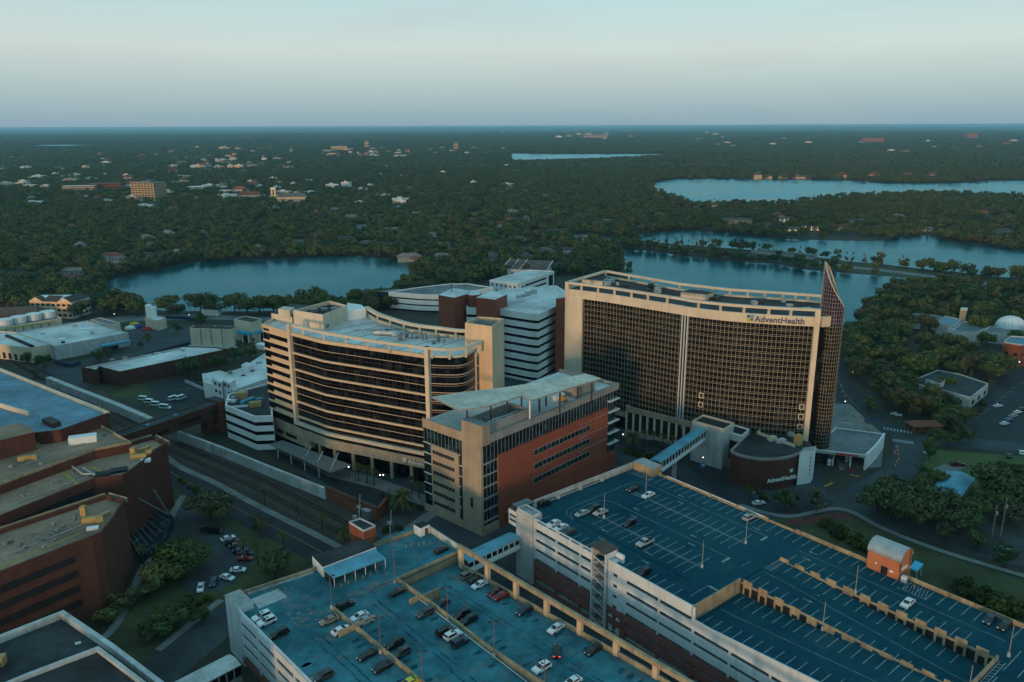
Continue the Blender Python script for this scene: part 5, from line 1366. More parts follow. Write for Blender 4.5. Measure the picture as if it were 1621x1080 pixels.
    mb=MB(); p=G(113,735,za); mb.tube((*p,za-1.2),(*p,za+1.4),.2); p=G(127,728,za); mb.tube((*p,za-1.2),(*p,za+1.6),.12); mb.build('roof_pipe',M['metal_white'],g)
    for (x,y) in ((20,757),(93,778),(36,786),(90,842),(40,868),(70,868)):
        unit(x,y,za-1.2,.8,.8,.7,10,'metal_grey')
    r8=random.Random(8)
    for i in range(16):
        u_,v_=r8.random(),r8.random(); q_=lerp(lerp((5,775),(150,722),u_),lerp((5,805),(165,745),u_),v_); unit(q_[0],q_[1],za-1.2,.5+r8.random()*.7,.5+r8.random()*.5,.4+r8.random()*.8,r8.random()*60,'metal_grey')
        q_=lerp(lerp((5,862),(135,812),u_),lerp((5,885),(120,846),u_),v_); unit(q_[0],q_[1],za-1.2,.5+r8.random()*.6,.5+r8.random()*.5,.4+r8.random()*.7,r8.random()*60,'metal_grey')
    for a,b in (((20,800),(140,755)),((10,880),(130,832)),((30,740),(140,700))):
        mb=MB(); p,q=G(*a,za-1.2 if a[1]>745 else zb-.8),G(*b,za-1.2 if a[1]>745 else zb-.8); z_=(za-1.2 if a[1]>745 else zb-.8)+.18; mb.beam((*p,z_),(*q,z_),.16,.16); mb.build('roof_pipe',M['ac_metal'],g)
    for (x,y) in ((165,690),(65,736),(18,740),(150,678)):
        unit(x,y,zb-.8,1.2,.9,.8,10,'metal_grey')
    mb=MB(); strip(mb,PG([(100,742),(125,764)],za),1.,za-1.17); strip(mb,PG([(140,733),(160,740)],za),1.,za-1.17); strip(mb,PG([(0,892),(125,838)],za),.7,za-1.17); mb.build('walkway_marking',M['paint_yellow'],g)
    # glazed atrium between the two lower corners
    q=PG([(205,850),(240,800),(275,818),(258,856),(222,880)],3); mb=MB(); mb.prism(q,0,3.,0,0); at=mb.build('glass_atrium',M['glass_blue'],g)
    for i in range(9):
        a=lerp((205,850),(240,800),i/8); b=lerp((222,880),(275,818),i/8); mb=MB(); mb.beam((*G(*a,3),3.1),(*G(*b,3),3.1),.14,.14); mb.build('glazing_bar',M['metal_grey'],at)
    for a,b,z in (((214,786),(268,815),14),((243,775),(268,815),14)):
        p=G(*a,z); q2=G(*b,3); mb=MB(); mb.beam((*p,z),(*q2,3.),.5,.5); mb.build('brace',M['metal_grey'],at)
terraces()
def dark_block():
    z=18.; g=thing('office_block','dark flat-roofed block with pale weathered parapets, cut by the bottom left corner','office block',(*G(150,1060,z),0))
    P=PG([(-60,1032),(0,1005),(100,966),(180,1020),(262,1082),(300,1115),(-60,1180)],z); mb=MB(); mb.prism(P,0,z-1.6,0,1); mb.build('wall',[M['concrete'],M['roof_dark']],g)
    mb=MB(); band(mb,P if area2(P)>0 else P[::-1],z-1.6,z,-1.,.1,0,True); mb.build('parapet',M['concrete_pale'],g)
    P=PG([(-60,1110),(40,1068),(156,1024),(230,1080),(260,1105),(-60,1200)],z+1); mb=MB(); mb.prism(P,z-1.6,z+.2,0,1); mb.build('raised_roof',[M['concrete'],M['roof_dark']],g)
    mb=MB(); band(mb,P if area2(P)>0 else P[::-1],z+.2,z+1.2,-.7,.05,0,True); mb.build('parapet',M['concrete_pale'],g)
    p=G(-2,1042,z); mb=MB(); mb.box(p,2.2,2.2,z-1.6,z+.4,10); mb.build('roof_unit',M['yellow_unit'],g)
    p=G(122,1010,z); mb=MB(); mb.box(p,1.2,.5,z-1.6,z-1.2,30); mb.build('roof_vent',M['white_clean'],g)
dark_block()
def sky_bridge():
    a,b=G(348,637,13.5),G(186,693,13.5); L=dist(a,b); f=Face(b,a)
    g=thing('footbridge','long dark brick footbridge spanning the railway from the terraces to the banded block','footbridge',(*a,0))
    mb=MB(); f.rect(mb,0,L,7.2,13.2,-6.5,0,0,1); mb.build('bridge_body',[M['brick_dark'],M['roof_dark']],g)
    for s0,s1,z in ((4,22,9.),(27,38,9.8),(42,50,10.)):
        mb=MB(); f.rect(mb,s0,s1,z-.7,z+.9,0,.1); mb.build('window_strip',M['opening'],g)
    mb=MB(); f.rect(mb,-.2,L+.3,13.2,13.6,-6.7,-6.2); f.rect(mb,-.2,L+.3,13.2,13.6,-.3,.15); mb.build('coping',M['bronze'],g)
    P=[f.at(L-1.,1.2),f.at(L+3.,1.2),f.at(L+3.,-7.5),f.at(L-1.,-7.5)]; mb=MB(); mb.prism(P,0,14.2,0,1); mb.build('end_tower',[M['brick'],M['roof_dark']],g)
    mb=MB(); f.rect(mb,L-6.5,L-2.6,0,7.2,-6,-1); mb.build('pier',M['brick_dark'],g)
    for s in (15,28): 
        mb=MB(); p=f.at(s,-3); mb.box(p,1.6,1.,13.2,13.5,30); mb.build('skylight',M['roof_metal_blue'],g)
sky_bridge()
# ================================================================ LEFT DISTRICT AND OTHER BUILDINGS
KEEP=[]        # (x,y,r) where no tree may stand
def clear(P,r=6):
    for p in P: KEEP.append((p[0],p[1],r))
    c=(sum(p[0] for p in P)/len(P),sum(p[1] for p in P)/len(P)); KEEP.append((*c,r+max(dist(c,p) for p in P)*.6))
g=banded('office_block','small white banded block with rooftop units, left of the curved hospital',PG([(357,641),(403,659),(431,658),(428,606),(362,624)],15),15.,4.1,1.7,2.6,'white_clean','glass_dark','roof_dark')
for (x,y,l,w,h,an,mt) in ((383,629,5,3,3,20,'yellow_unit'),(404,641,5,2.5,2,20,'yellow_unit'),(392,634,7,2,1.2,60,'roof_metal_blue'),(366,634,5,2,1.,-20,'metal_white'),(377,643,8,.6,.8,15,'metal_white'),(410,632,3,2,1,20,'roof_metal_blue'),(372,631,3,3,1.6,30,'metal_grey')):
    mb=MB(); p=G(x,y,15); mb.box(p,l,w,14.4,14.4+h,an); mb.build('roof_unit',M[mt],g)
def simple(name,label,cat,px,z,wall,roof,par=.6,win=None,parmat=None):
    P=PG(px,z); g=thing(name,label,cat,(*P[0],0)); clear(P)
    if area2(P)<0: P=P[::-1]
    mb=MB(); mb.prism(P,0,z-par,0,1); mb.build('wall',[M[wall],M[roof]],g); rim(P,z-par,z,.4,parmat or wall,g)
    if win:
        for a,b in zip(P,P[1:]+P[:1]):
            f=Face(a,b)
            if f.n[1]>.25 or f.L<6: continue
            for zz in win[0]:
                n=max(1,int(f.L/win[1]))
                for i in range(n):
                    mb=MB(); s=(i+.5)*f.L/n; f.rect(mb,s-win[2]/2,s+win[2]/2,zz,zz+win[3],0,.09); mb.build('window',M['opening'],g)
    return g,P
def units(g,l,z):
    for (x,y,a,b,h,an,mt) in l:
        mb=MB(); p=G(x,y,z); mb.box(p,a,b,z,z+h,an); mb.build('roof_unit',M[mt],g)
g,P=simple('warehouse','low dark brick building with a long pale roof, beside the parked vans','brick building',[(128,581),(153,585.5),(157,580),(189,588.5),(358,553),(345,549.5),(290,548)],8.5,'brick_dark','roof_white',.5,parmat='brick_dark')
units(g,[(178,571,2,2,.8,20,'yellow_unit'),(198,568,2.4,1.6,.9,20,'yellow_unit'),(232,563,7,1,.5,25,'metal_dark'),(250,560,3,1,.8,25,'white_clean'),(290,555,2,2,1,20,'ac_metal')],8.1)
mb=MB(); a,b=G(140,583,8.3),G(286,552,8.3); mb.wall(a,b,.5,8,8.9); mb.build('roof_kerb',M['concrete_pale'],g)
for x in (140,145,171,230): 
    mb=MB(); p=G(x,x*.0+598-(x-140)*.12,3); mb.tube((*p,2.6),(p[0],p[1]-.3,3.),.15); mb.build('wall_lamp',M['lamp_white' if x==171 else 'ac_metal'],g)
g,P=simple('warehouse','wide white warehouse with a stained pale roof and a brick entrance','warehouse',[(24,525.5),(86,548),(203,526.5),(138,508)],8.5,'concrete_pale','roof_white',.6)
units(g,[(137,522,9,4,1.,15,'white_clean'),(146,529,1.5,1.5,2,10,'ac_metal'),(160,528,6,1,.6,15,'metal_white'),(98,538,4,3,.9,10,'white_clean'),(67,529,2,2,.7,10,'ac_metal'),(118,517,2,2,1,0,'metal_grey'),(100,543,1.6,1.6,1,0,'metal_dark')],7.9)
f=Face(G(86,553,4),G(113,546.5,4)); mb=MB(); f.rect(mb,0,f.L,0,5.5,-.5,.4); mb.build('brick_entrance',M['brick'],g)
mb=MB(); f.rect(mb,f.L*.45,f.L+3,0,3.2,.4,2.4); mb.build('doorway',M['opening'],g)
f=Face(G(158,546,5.5),G(204,538,5.5)); mb=MB(); f.rect(mb,0,f.L,4.4,5.6,-.5,3.2); cn=mb.build('loading_canopy',M['roof_metal_blue'],g); mb=MB(); f.rect(mb,1,f.L*.6,.8,4.,.6,.8); mb.build('loading_door',M['opening'],cn)
g,P=simple('warehouse','lower white wing with arched bays, in front of the wide white warehouse','warehouse',[(-40,520),(24,526),(81,544),(49,551),(-40,540)],9.,'cream_pale','roof_white',.6)
mb=MB(); mb.wall(G(10,531,9),G(52,548.5,9),1.6,8.4,9.5); mb.build('rooflight',M['opening'],g)
f=Face(P[0] if False else G(-40,540,9),G(49,551,9))
for i in range(9):
    mb=MB(); f.rect(mb,f.L-3-4.6*i-2,f.L-3-4.6*i,.6,4.2,0,.2); mb.build('bay_opening',M['opening'],g)
g,P=simple('shed','small grey-roofed white shed behind the wide warehouse','shed',[(143,506),(158,502.5),(190,511),(174,515)],8.5,'cream_pale','roof_grey')
g,P=simple('plant_building','long cream chiller plant with a green roof stripe and round cooling towers','plant building',[(-40,525),(97,503.5),(88,498.5),(-40,512)],8.,'cream_pale','roof_grey',.5)
f=Face(G(-40,525,8),G(97,503.5,8)); mb=MB(); f.rect(mb,2,f.L-4,6.4,6.8,0,.25); mb.build('green_stripe',M['sign_green'],g)
for i in range(12):
    mb=MB(); f.rect(mb,f.L-8-i*5,f.L-7.4-i*5,.5,6.2,0,.4); mb.build('wall_pipe',M['metal_grey'],g)
for x,y in ((8,514),(30,509.5),(54,505),(76,501)):
    p=G(x,y,8); mb=MB(); mb.tube((*p,7.5),(*p,11.6),4.4,4.8,n=14); mb.build('cooling_tower',M['white_clean'],g)
# cream inn with gables
P=PG([(46,474),(112,476),(141,467.5),(122,464.5),(65,465)],13.2); g=thing('apartment_house','cream three-storey apartment house with brown gabled roof and a white flat roof behind','apartment house',(*P[0],0)); clear(P)
mb=MB(); mb.prism(P,0,12.2,0,1); mb.build('wall',[M['house_lit'],M['white_clean']],g)
f=Face(P[0],P[1])
for a,b,pk in ((0,.32,1),(.32,.68,0),(.68,1.,1)):
    s0,s1=f.L*a,f.L*b; mb=MB()
    if pk: 
        mid=(s0+s1)/2; A,B,C_=(*f.at(s0,.4),12.),(*f.at(s1,.4),12.),(*f.at(mid,.4),15.); A2,B2,C2=(*f.at(s0,-6),12.),(*f.at(s1,-6),12.),(*f.at(mid,-6),15.)
        mb.face([A,B,C_],0); mb.face([A,C_,C2,A2],1); mb.face([C_,B,B2,C2],1)
    else:
        mb.face([(*f.at(s0,.7),12.1),(*f.at(s1,.7),12.1),(*f.at(s1,-7),15),(*f.at(s0,-7),15)],1)
    mb.build('roof',[M['house_lit'],M['shingle']],g)
for i in range(8):
    for z in (1.6,5.2,8.8):
        mb=MB(); s=f.L*(i+.5)/8; f.rect(mb,s-1.3,s+1.3,z,z+1.7,0,.12); mb.build('window',M['opening'],g)
f=Face(P[1],P[2]); mb=MB(); mb.face([(*f.at(-.5,.6),12.1),(*f.at(f.L,.6),12.1),(*f.at(f.L,-6),15.2),(*f.at(-.5,-6),15.2)]); mb.build('roof',M['shingle'],g)
mb=MB(); f.rect(mb,0,f.L,0,12.1,0,.06); mb.build('side_wall',M['house_white'],g)
for i in range(6):
    for z in (1.6,5.2,8.8):
        mb=MB(); s=f.L*(i+.5)/6; f.rect(mb,s-1.,s+1.,z,z+1.7,.06,.16); mb.build('window',M['opening'],g)
def gable(name,label,c,L_,W_,h,rh,ang,wall,roof,cat='house',group=None,lit=False,simple_=False):
    g=thing(name,label,cat,(*c,0),group); KEEP.append((c[0],c[1],max(L_,W_)*.55+1)); d_=math.hypot(*c)
    for k in (12,24,36):
        if d_>480 and k<10+d_*.025: KEEP.append((c[0]*(1-k/d_),c[1]*(1-k/d_),L_*.5))
    ca,sa=math.cos(R(ang)),math.sin(R(ang)); T=lambda x,y:(c[0]+x*ca-y*sa,c[1]+x*sa+y*ca)
    P=[T(-L_/2,-W_/2),T(L_/2,-W_/2),T(L_/2,W_/2),T(-L_/2,W_/2)]
    mb=MB(); mb.prism(P,0,h,0); mb.build('wall',M[wall],g)
    o=.6; Q=[T(-L_/2-o,-W_/2-o),T(L_/2+o,-W_/2-o),T(L_/2+o,W_/2+o),T(-L_/2-o,W_/2+o)]; r0,r1=T(-L_/2+W_*.25,0),T(L_/2-W_*.25,0)
    mb=MB(); z=h-.1
    mb.face([(*Q[0],z),(*Q[1],z),(*r1,h+rh),(*r0,h+rh)]); mb.face([(*Q[2],z),(*Q[3],z),(*r0,h+rh),(*r1,h+rh)]); mb.face([(*Q[1],z),(*Q[2],z),(*r1,h+rh)]); mb.face([(*Q[3],z),(*Q[0],z),(*r0,h+rh)])
    mb.face([(*p,z-.02) for p in Q[::-1]]); mb.build('roof',M[roof],g)
    if not simple_:
        for a,b in zip(P,P[1:]+P[:1]):
            f=Face(a,b)
            if f.n[1]>.2: continue
            n=max(2,int(f.L/3.4))
            for z in ([.9] if h<4.5 else [.9,3.9]):
                for i in range(n):
                    mb=MB(); s=(i+.5)*f.L/n; f.rect(mb,s-.65,s+.65,z,z+1.4,0,.08); mb.build('window',M['window_lit' if lit and i%2==0 else 'opening'],g)
    return g
gable('house','dark brick house with a grey hipped roof at the left edge',G(15,512,0),44,16,7,4.5,12,'brick_dark','shingle')
# silo yard
g,P=simple('pump_house','cream pump house carrying two white upright tanks','pump house',[(229,503),(250,507.5),(263,503),(242,499)],7.,'cream_pale','roof_white',.4)
for x,h in ((237,13.6),(243.5,12.)):
    p=G(x,502,6.6); mb=MB(); mb.tube((*p,6.6),(*p,h+1),2.1,n=14); mb.dome((*p,h+1),2.1,14,3,0,.4); mb.build('tank',M['white_clean'],g,smooth=False)
g,P=simple('storage_building','cream four-panelled storage building with joints between tall panels','storage building',[(300,519.5),(367,521.5),(371,516.5),(306,515)],11.6,'cream_pale','roof_grey',.3)
f=Face(G(300,519.5,11.6),G(367,521.5,11.6))
for i in range(1,4):
    mb=MB(); f.rect(mb,f.L*i/4-.2,f.L*i/4+.2,0,11.5,0,.05); mb.build('panel_joint',M['metal_dark'],g)
for i in range(4):
    mb=MB(); f.rect(mb,f.L*(i+.1)/4,f.L*(i+.9)/4,11.6,11.9,-6,-1); mb.build('roof_panel',M['roof_dark'],g)
mb=MB(); f.rect(mb,-1.5,f.L+2,-.0,.7,-1,2.4); mb.build('plinth',M['concrete_pale'],g)
g,P=simple('clinic_building','cream cubic clinic above a curved blue canopy','clinic',[(370,505.5),(400,511),(414,505),(388,500)],13.,'cream_pale','roof_dark',.5)
cv=smooth(PG([(376,524),(388,527),(402,526.5),(414,523),(420,519)],6.5),3); mb=MB(); band(mb,cv,5.2,6.8,-3,.5); cn=mb.build('blue_canopy',M['awning_blue'],g)
for p in cv[::2]:
    mb=MB(); mb.tube((*p,0),(*p,5.2),.4,n=8); mb.build('column',M['white_clean'],cn)
mb=MB(); band(mb,[(x,y+3) for x,y in cv],0,5.2,-1,0); mb.build('glazing',M['glass_blue'],cn)
g,P=simple('tent','small white marquee tent beside the blue canopy','tent',[(404,545),(420,547.5),(424,543),(410,541.5)],3.,'white_clean','white_clean',.2)
# white complex with blue-grey roof
g,P=simple('clinic_building','sprawling low white building with a blue-white roof, next to the van parking','clinic',[(322,605),(320,592),(348,586.5),(358,590),(384,582),(421,558),(450,560),(440,590),(424,598.5),(369,618),(352,613)],8.,'white_clean','roof_white',.5)
for px,z,w in (([(335,599),(351,605.5),(355,599),(340,594.5)],11.,1),([(352,601),(364,607),(373,600),(360,596)],11.5,1),([(382,577.5),(392,581),(402,577),(390,573)],10.5,0)):
    P=PG(px,z); mb=MB(); mb.prism(P,0,z,0,1); t=mb.build('roof_block',[M['white_clean'],M['roof_white']],g); f=Face(P[0],P[1])
    for i in range(2):
        for zz in (z-2.6,z-6.4):
            if w: 
                mb=MB(); f.rect(mb,f.L*(.25+.4*i),f.L*(.45+.4*i),zz,zz+1.5,0,.1); mb.build('window',M['opening'],t)
units(g,[(365,592,1.5,1.5,1.6,0,'metal_grey'),(398,588,3,1,.5,20,'metal_dark'),(385,595,2,1,.5,10,'metal_dark'),(410,575,3,1.6,1,30,'ac_metal')],7.5)
mb=MB(); mb.wall(G(293,603,1),G(330,619,1),.4,0,1.7); mb.build('garden_wall',M['concrete_pale'],g)
# walls along the railway
def wallobj(name,label,px,z,w,h,mt,cat='wall'):
    P=PG(px,z); mb=MB(); P=smooth(P,3) if len(P)>2 else P
    band(mb,P,0,h,-w/2,w/2); return tag(mb.build(name,M[mt]),label,cat)
wallobj('retaining_wall','pale concrete railway wall running up to the brick footbridge, far section',[(78,609),(130,630),(190,654),(240,676)],0,2.6,4.2,'concrete_pale')
wallobj('retaining_wall','long pale concrete railway wall in front of the curved hospital, near section',[(283,697),(350,722),(430,755),(517,790)],0,1.2,4.2,'concrete_pale')
g=thing('brick_wall','dark red brick wall carrying on from the pale railway wall','wall',(*G(560,800),0))
mb=MB(); a,b=G(517,789),G(598,824); mb.wall(a,b,1.,0,4.6); mb.build('wall',M['brick'],g); mb=MB(); mb.wall(a,b,1.3,4.6,4.9); mb.build('coping',M['bronze'],g)
c=G(613,806); mb=MB(); mb.wall(b,c,1.,0,4.4); mb.build('wall',M['brick'],g)
P=PG([(572,806),(582,810),(594,806),(585,802)],3.4); g=thing('equipment_cabinet','grey metal railway cabinet beside the brick wall','cabinet',(*P[0],0)); mb=MB(); mb.prism(P,0,3.2); mb.build('cabinet_body',M['metal_grey'],g); mb=MB(); mb.prism([lerp(p,G(583,806,3.4),-.1) for p in P],3.2,3.45); mb.build('cabinet_roof',M['ac_metal'],g)
# blue site fences and clutter of the works yard
for l,px in (('blue site fence along the back of the low brick building',[(160,588),(230,566),(300,547)]),('blue site fence by the lakeside road',[(262,505),(300,507),(325,512)]),('short blue site fence on the works yard',[(86,575),(110,582),(128,577)])):
    wallobj('site_fence',l,px,0,.25,2.3,'fence_blue','fence')
for l,x,y,mt in (('blue tarpaulined pile in the works yard',219,519,'cloth_blue'),('red tarpaulined pile in the works yard',232,523,'cloth_red'),('yellow tarpaulined pile in the works yard',213,515,'cloth_yellow'),('white bagged pile in the works yard',206,521,'white_clean')):
    p=G(x,y); mb=MB(); k=9
    ring=lambda r,z,q:[(p[0]+r*1.5*math.cos(6.283*i/k)*(1+.15*math.sin(i*q)),p[1]+r*math.sin(6.283*i/k),z) for i in range(k)]
    a,b,c=ring(2.6,0,2.1),ring(2.2,1.4,3.3),ring(1.,2.2,1.3)
    for u,w in ((a,b),(b,c)):
        for i in range(k): mb.face([u[i],u[(i+1)%k],w[(i+1)%k],w[i]])
    mb.face(c); tag(mb.build('covered_pile',M[mt]),l,'pile')
g,P=simple('house','small white lakeside cottage beneath the big oaks','house',[(318,489),(345,491),(350,487),(325,486)],4.5,'house_white','shingle',.1)
# ---------------------------------------------------------------- right side
g,P=simple('clinic_building','single-storey white building with a dark roof in the trees by the car park','office',[(1439,604),(1464,611),(1500,619),(1537,629),(1565,607),(1520,592),(1484,585.5)],6.,'concrete_pale','roof_dark',.5,((1.2,),9,3.6,2.2))
P2=PG([(1466,597),(1489,605),(1496,600),(1473,593)],9); mb=MB(); mb.prism(P2,5.5,8.4,0,1); mb.build('raised_roof',[M['concrete_pale'],M['roof_dark']],g)
g=thing('school_building','sprawling low school roofs with a tan chimney, beside the white dome','school',(*G(1500,515),0))
for px,z,mt in (([(1430,505),(1482,509),(1492,500),(1449,495.5)],6,'roof_grey'),([(1483,510),(1511,515),(1522,505.5),(1496,500)],8,'roof_blue'),([(1509,523),(1546,527.5),(1568,516),(1525,508)],7,'roof_grey'),([(1558,524),(1604,530),(1609,523),(1567,516)],7,'roof_grey'),([(1500,521),(1511,522.5),(1524,510.5),(1512,509)],6.4,'roof_white'),([(1590,532),(1640,538),(1640,527),(1605,524)],6.,'roof_white')):
    P=PG(px,z); c_=(sum(p[0] for p in P)/4,sum(p[1] for p in P)/4); KEEP.append((*c_,max(dist(c_,p) for p in P)*.55)); mb=MB(); mb.prism(P,0,z-.5,0,1); mb.build('roof_wing',[M['house_white'],M[mt]],g); rim(P,z-.5,z,.5,'concrete_pale',g)
P=PG([(1520,491),(1530,492),(1531,488.5),(1521,488)],13); mb=MB(); mb.prism(P,0,13.); ch=mb.build('chimney',M['beige'],g); mb=MB(); mb.prism([lerp(p,P[0],-.12) for p in P],13,13.4); mb.build('chimney_cap',M['cream_pale'],ch)
c=G(1600,519,5); g=thing('dome','white ribbed dome rising behind the school roofs','dome',(*c,0)); KEEP.append((*c,14))
mb=MB(); mb.tube((*c,0),(*c,4.6),9.6,n=24); mb.build('drum',M['house_white'],g); mb=MB(); mb.dome((*c,4.6),9.2,24,8,0,.88); mb.build('dome_shell',M['white_clean'],g,smooth=True)
mb=MB()
for i in range(12):
    a=2*math.pi*i/12
    for j in range(6):
        e0,e1=math.pi/2*j/6,math.pi/2*(j+1)/6; q=lambda e:(c[0]+9.25*math.cos(e)*math.cos(a),c[1]+9.25*math.cos(e)*math.sin(a),4.6+8.1*math.sin(e)); mb.beam(q(e0),q(e1),.18,.12)
mb.build('dome_rib',M['concrete_pale'],g)
mb=MB(); mb.box((c[0],c[1]-10),4,3,0,5.5,0,0); mb.build('porch',M['metal_grey'],g)
g,P=simple('school_building','red brick school wing at the right edge, below the dome','school',[(1589,541),(1617,546),(1640,540),(1640,534),(1599,531.5)],13.,'brick','roof_blue',.6,((2,6.),4,1.6,1.8),'concrete_pale')
P=PG([(1597,556),(1614,559),(1640,552),(1640,548),(1600,551)],7.); mb=MB(); mb.prism(P,0,7,0,1); mb.build('lower_wing',[M['brick'],M['roof_blue']],g)
# yellow cottage with blue metal roof
c=G(1508,779,0); g=gable('house','small tan cottage with a blue metal roof, on the lawn',c,19,8.5,3.6,2.1,48,'tan_wall','roof_metal_blue'); 
g=gable('house','brick porch house half hidden by trees near the crossing',G(1462,681,0),13,6,3.,1.6,0,'brick','shingle_red')
# brown unit shelter by the far garage wall
c=G(1449,893,2); g=thing('awning','light blue awning showing past the garage parapet','awning',(*c,0)); mb=MB(); mb.prism(PG([(1440,899),(1452,905),(1462,893),(1449,887)],4),3.8,4.); mb.build('awning_sheet',M['awning_blue'],g); mb=MB(); [mb.tube((*G(x,y,4),0),(*G(x,y,4),3.8),.1) for x,y in ((1441,898),(1452,903),(1460,893))]; mb.build('awning_post',M['metal_white'],g)
# causeway bridge
p=min(cp,key=lambda q:abs(pix(*q,0)[0]-1243)); i=cp.index(p); d=(cp[i+1][0]-cp[i-1][0],cp[i+1][1]-cp[i-1][1]); an=math.degrees(math.atan2(d[1],d[0]))
g=thing('road_bridge','low concrete road bridge between the two lakes','bridge',(*p,0)); mb=MB(); mb.box(p,62,17,3.,4.6,an,0,1); mb.build('deck',[M['concrete'],M['asphalt_old']],g)
mb=MB(); u=(math.cos(R(an)),math.sin(R(an))); 
for s in (-1,1): mb.wall((p[0]-u[0]*31-u[1]*8.3*s,p[1]-u[1]*31+u[0]*8.3*s),(p[0]+u[0]*31-u[1]*8.3*s,p[1]+u[1]*31+u[0]*8.3*s),.4,4.6,5.8)
mb.build('bridge_parapet',M['concrete'],g); mb=MB(); mb.box(p,26,44,.02,.09,an); struct('water_channel',mb,M['water'])
for s in (-1,1):
    mb=MB(); q=(p[0]+u[0]*14*s,p[1]+u[1]*14*s); mb.box(q,2,18,0,3,an); mb.build('pier',M['concrete'],g); KEEP.append((*q,14))
KEEP.append((*p,20))
# ---------------------------------------------------------------- houses in the trees
H_=[(178,413,20,13,6.2,'house_white','shingle_red','white two-storey house with a red roof, above the lake\'s left end'),(192,418,13,9,5.6,'house_white','shingle_pale','white box house right beside the red-roofed lake house'),(118,433,16,9,3.4,'house_wall','shingle_pale','low pale bungalow left of the lake'),(105,441,15,9,3.4,'house_wall','shingle','dark-roofed bungalow at the lake\'s left corner'),(121,445,12,8,3.2,'house_wall','shingle_red','red-roofed bungalow at the lake\'s left corner'),(262,406,18,9,3.4,'house_wall','shingle','grey bungalow in trees on the far lake shore'),(238,408,18,9,3.4,'house_wall','shingle','dark lakeside bungalow beside the grey one'),(283,405,9,7,4.6,'house_white','shingle_pale','small white gabled house on the far lake shore'),(372,390,16,9,3.6,'house_wall','shingle','dark house over the middle of the left lake'),(471,388,17,10,4,'house_wall','shingle_pale','pale-roofed house among shore trees of the left lake'),(546,385,22,11,6,'house_lit','shingle','sunlit cream house at the right of the left lake'),(588,389,22,10,3.6,'house_wall','shingle_pale','white-roofed house next to the sunlit cream one'),(612,392,18,10,3.6,'house_lit','shingle','low cream bungalow on the left lake\'s right shore'),(572,363,16,9,3.5,'house_white','shingle_pale','white roof deep in the trees above the cream house'),(700,346,18,8,4,'house_white','shingle_pale','white house far in the middle woods'),
(1166,356,34,14,7,'house_lit','shingle','large cream lakeside house with grey roof and verandas'),(1210,360,20,10,4,'house_wall','shingle','brown lakeside house right of the big cream one'),(1240,352,22,10,5,'house_white','shingle_pale','white-roofed house behind the lit shore houses'),(1252,366,22,8,3.6,'house_lit','shingle','lit terrace house glowing over the water'),(1285,365,20,9,4.5,'house_lit','shingle','brightly lit yellow lakeside villa'),(1336,363,24,10,5,'house_lit','shingle_red','cream lakeside house with reddish roof'),(1372,364,22,9,3.6,'house_wall','shingle','dark lakeside house by the narrows'),(1358,354,22,10,4.4,'house_wall','shingle_pale','wide grey roof behind the dark lakeside house'),(1410,362,16,9,3.4,'house_wall','shingle','small dark house at the lake inlet'),(1470,366,14,8,3,'house_white','shingle_pale','white boat house beside the inlet'),(1550,339,22,11,4,'house_lit','shingle_red','orange-lit house among trees on the peninsula'),(1592,346,18,10,4,'house_lit','shingle_red','small orange-lit house at the right on the peninsula'),(1585,370,22,10,4,'house_wall','shingle','dark house on the right lake shore'),
(860,373,24,13,5,'house_wall','shingle','dark gabled roof in the woods left of the lakes'),(883,371,20,11,5,'house_lit','shingle','cream house beside the dark gabled roof in the woods'),(918,382,22,12,5,'house_wall','shingle_pale','green-grey roofed house near the lake woods'),(620,368,20,9,4,'house_white','shingle_pale','white bungalow roof in the middle woods'),(750,352,16,9,4,'house_wall','shingle','small dark roof in the middle woods'),(752,344,14,8,4,'house_white','shingle_pale','small white roof in the middle woods'),(963,354,18,9,4,'house_white','shingle_pale','white house in the right woods'),(898,402,16,9,5,'house_white','shingle','white gabled house behind the hall'),(700,392,15,8,4,'house_wall','shingle_pale','grey cottage right of the left lake'),(790,388,15,8,4,'house_wall','shingle','dark cottage in woods above the hall'),(700,412,14,9,5,'house_white','shingle_pale','white cottage near the gabled hall')]
for k,(x,y,l,w,h,wl,rf,lab) in enumerate(H_):
    gable('house',lab,G(x,y),l*1.15,w*1.1,h,2.4,rnd.uniform(-25,25),wl,rf,lit=('lit' in lab and 'sun' not in lab and 'orange' not in lab))
HS=[]
r3=random.Random(21)
def inlake(x,y): return any(inpoly(x,y,P) for P in LAKES)
proto={}
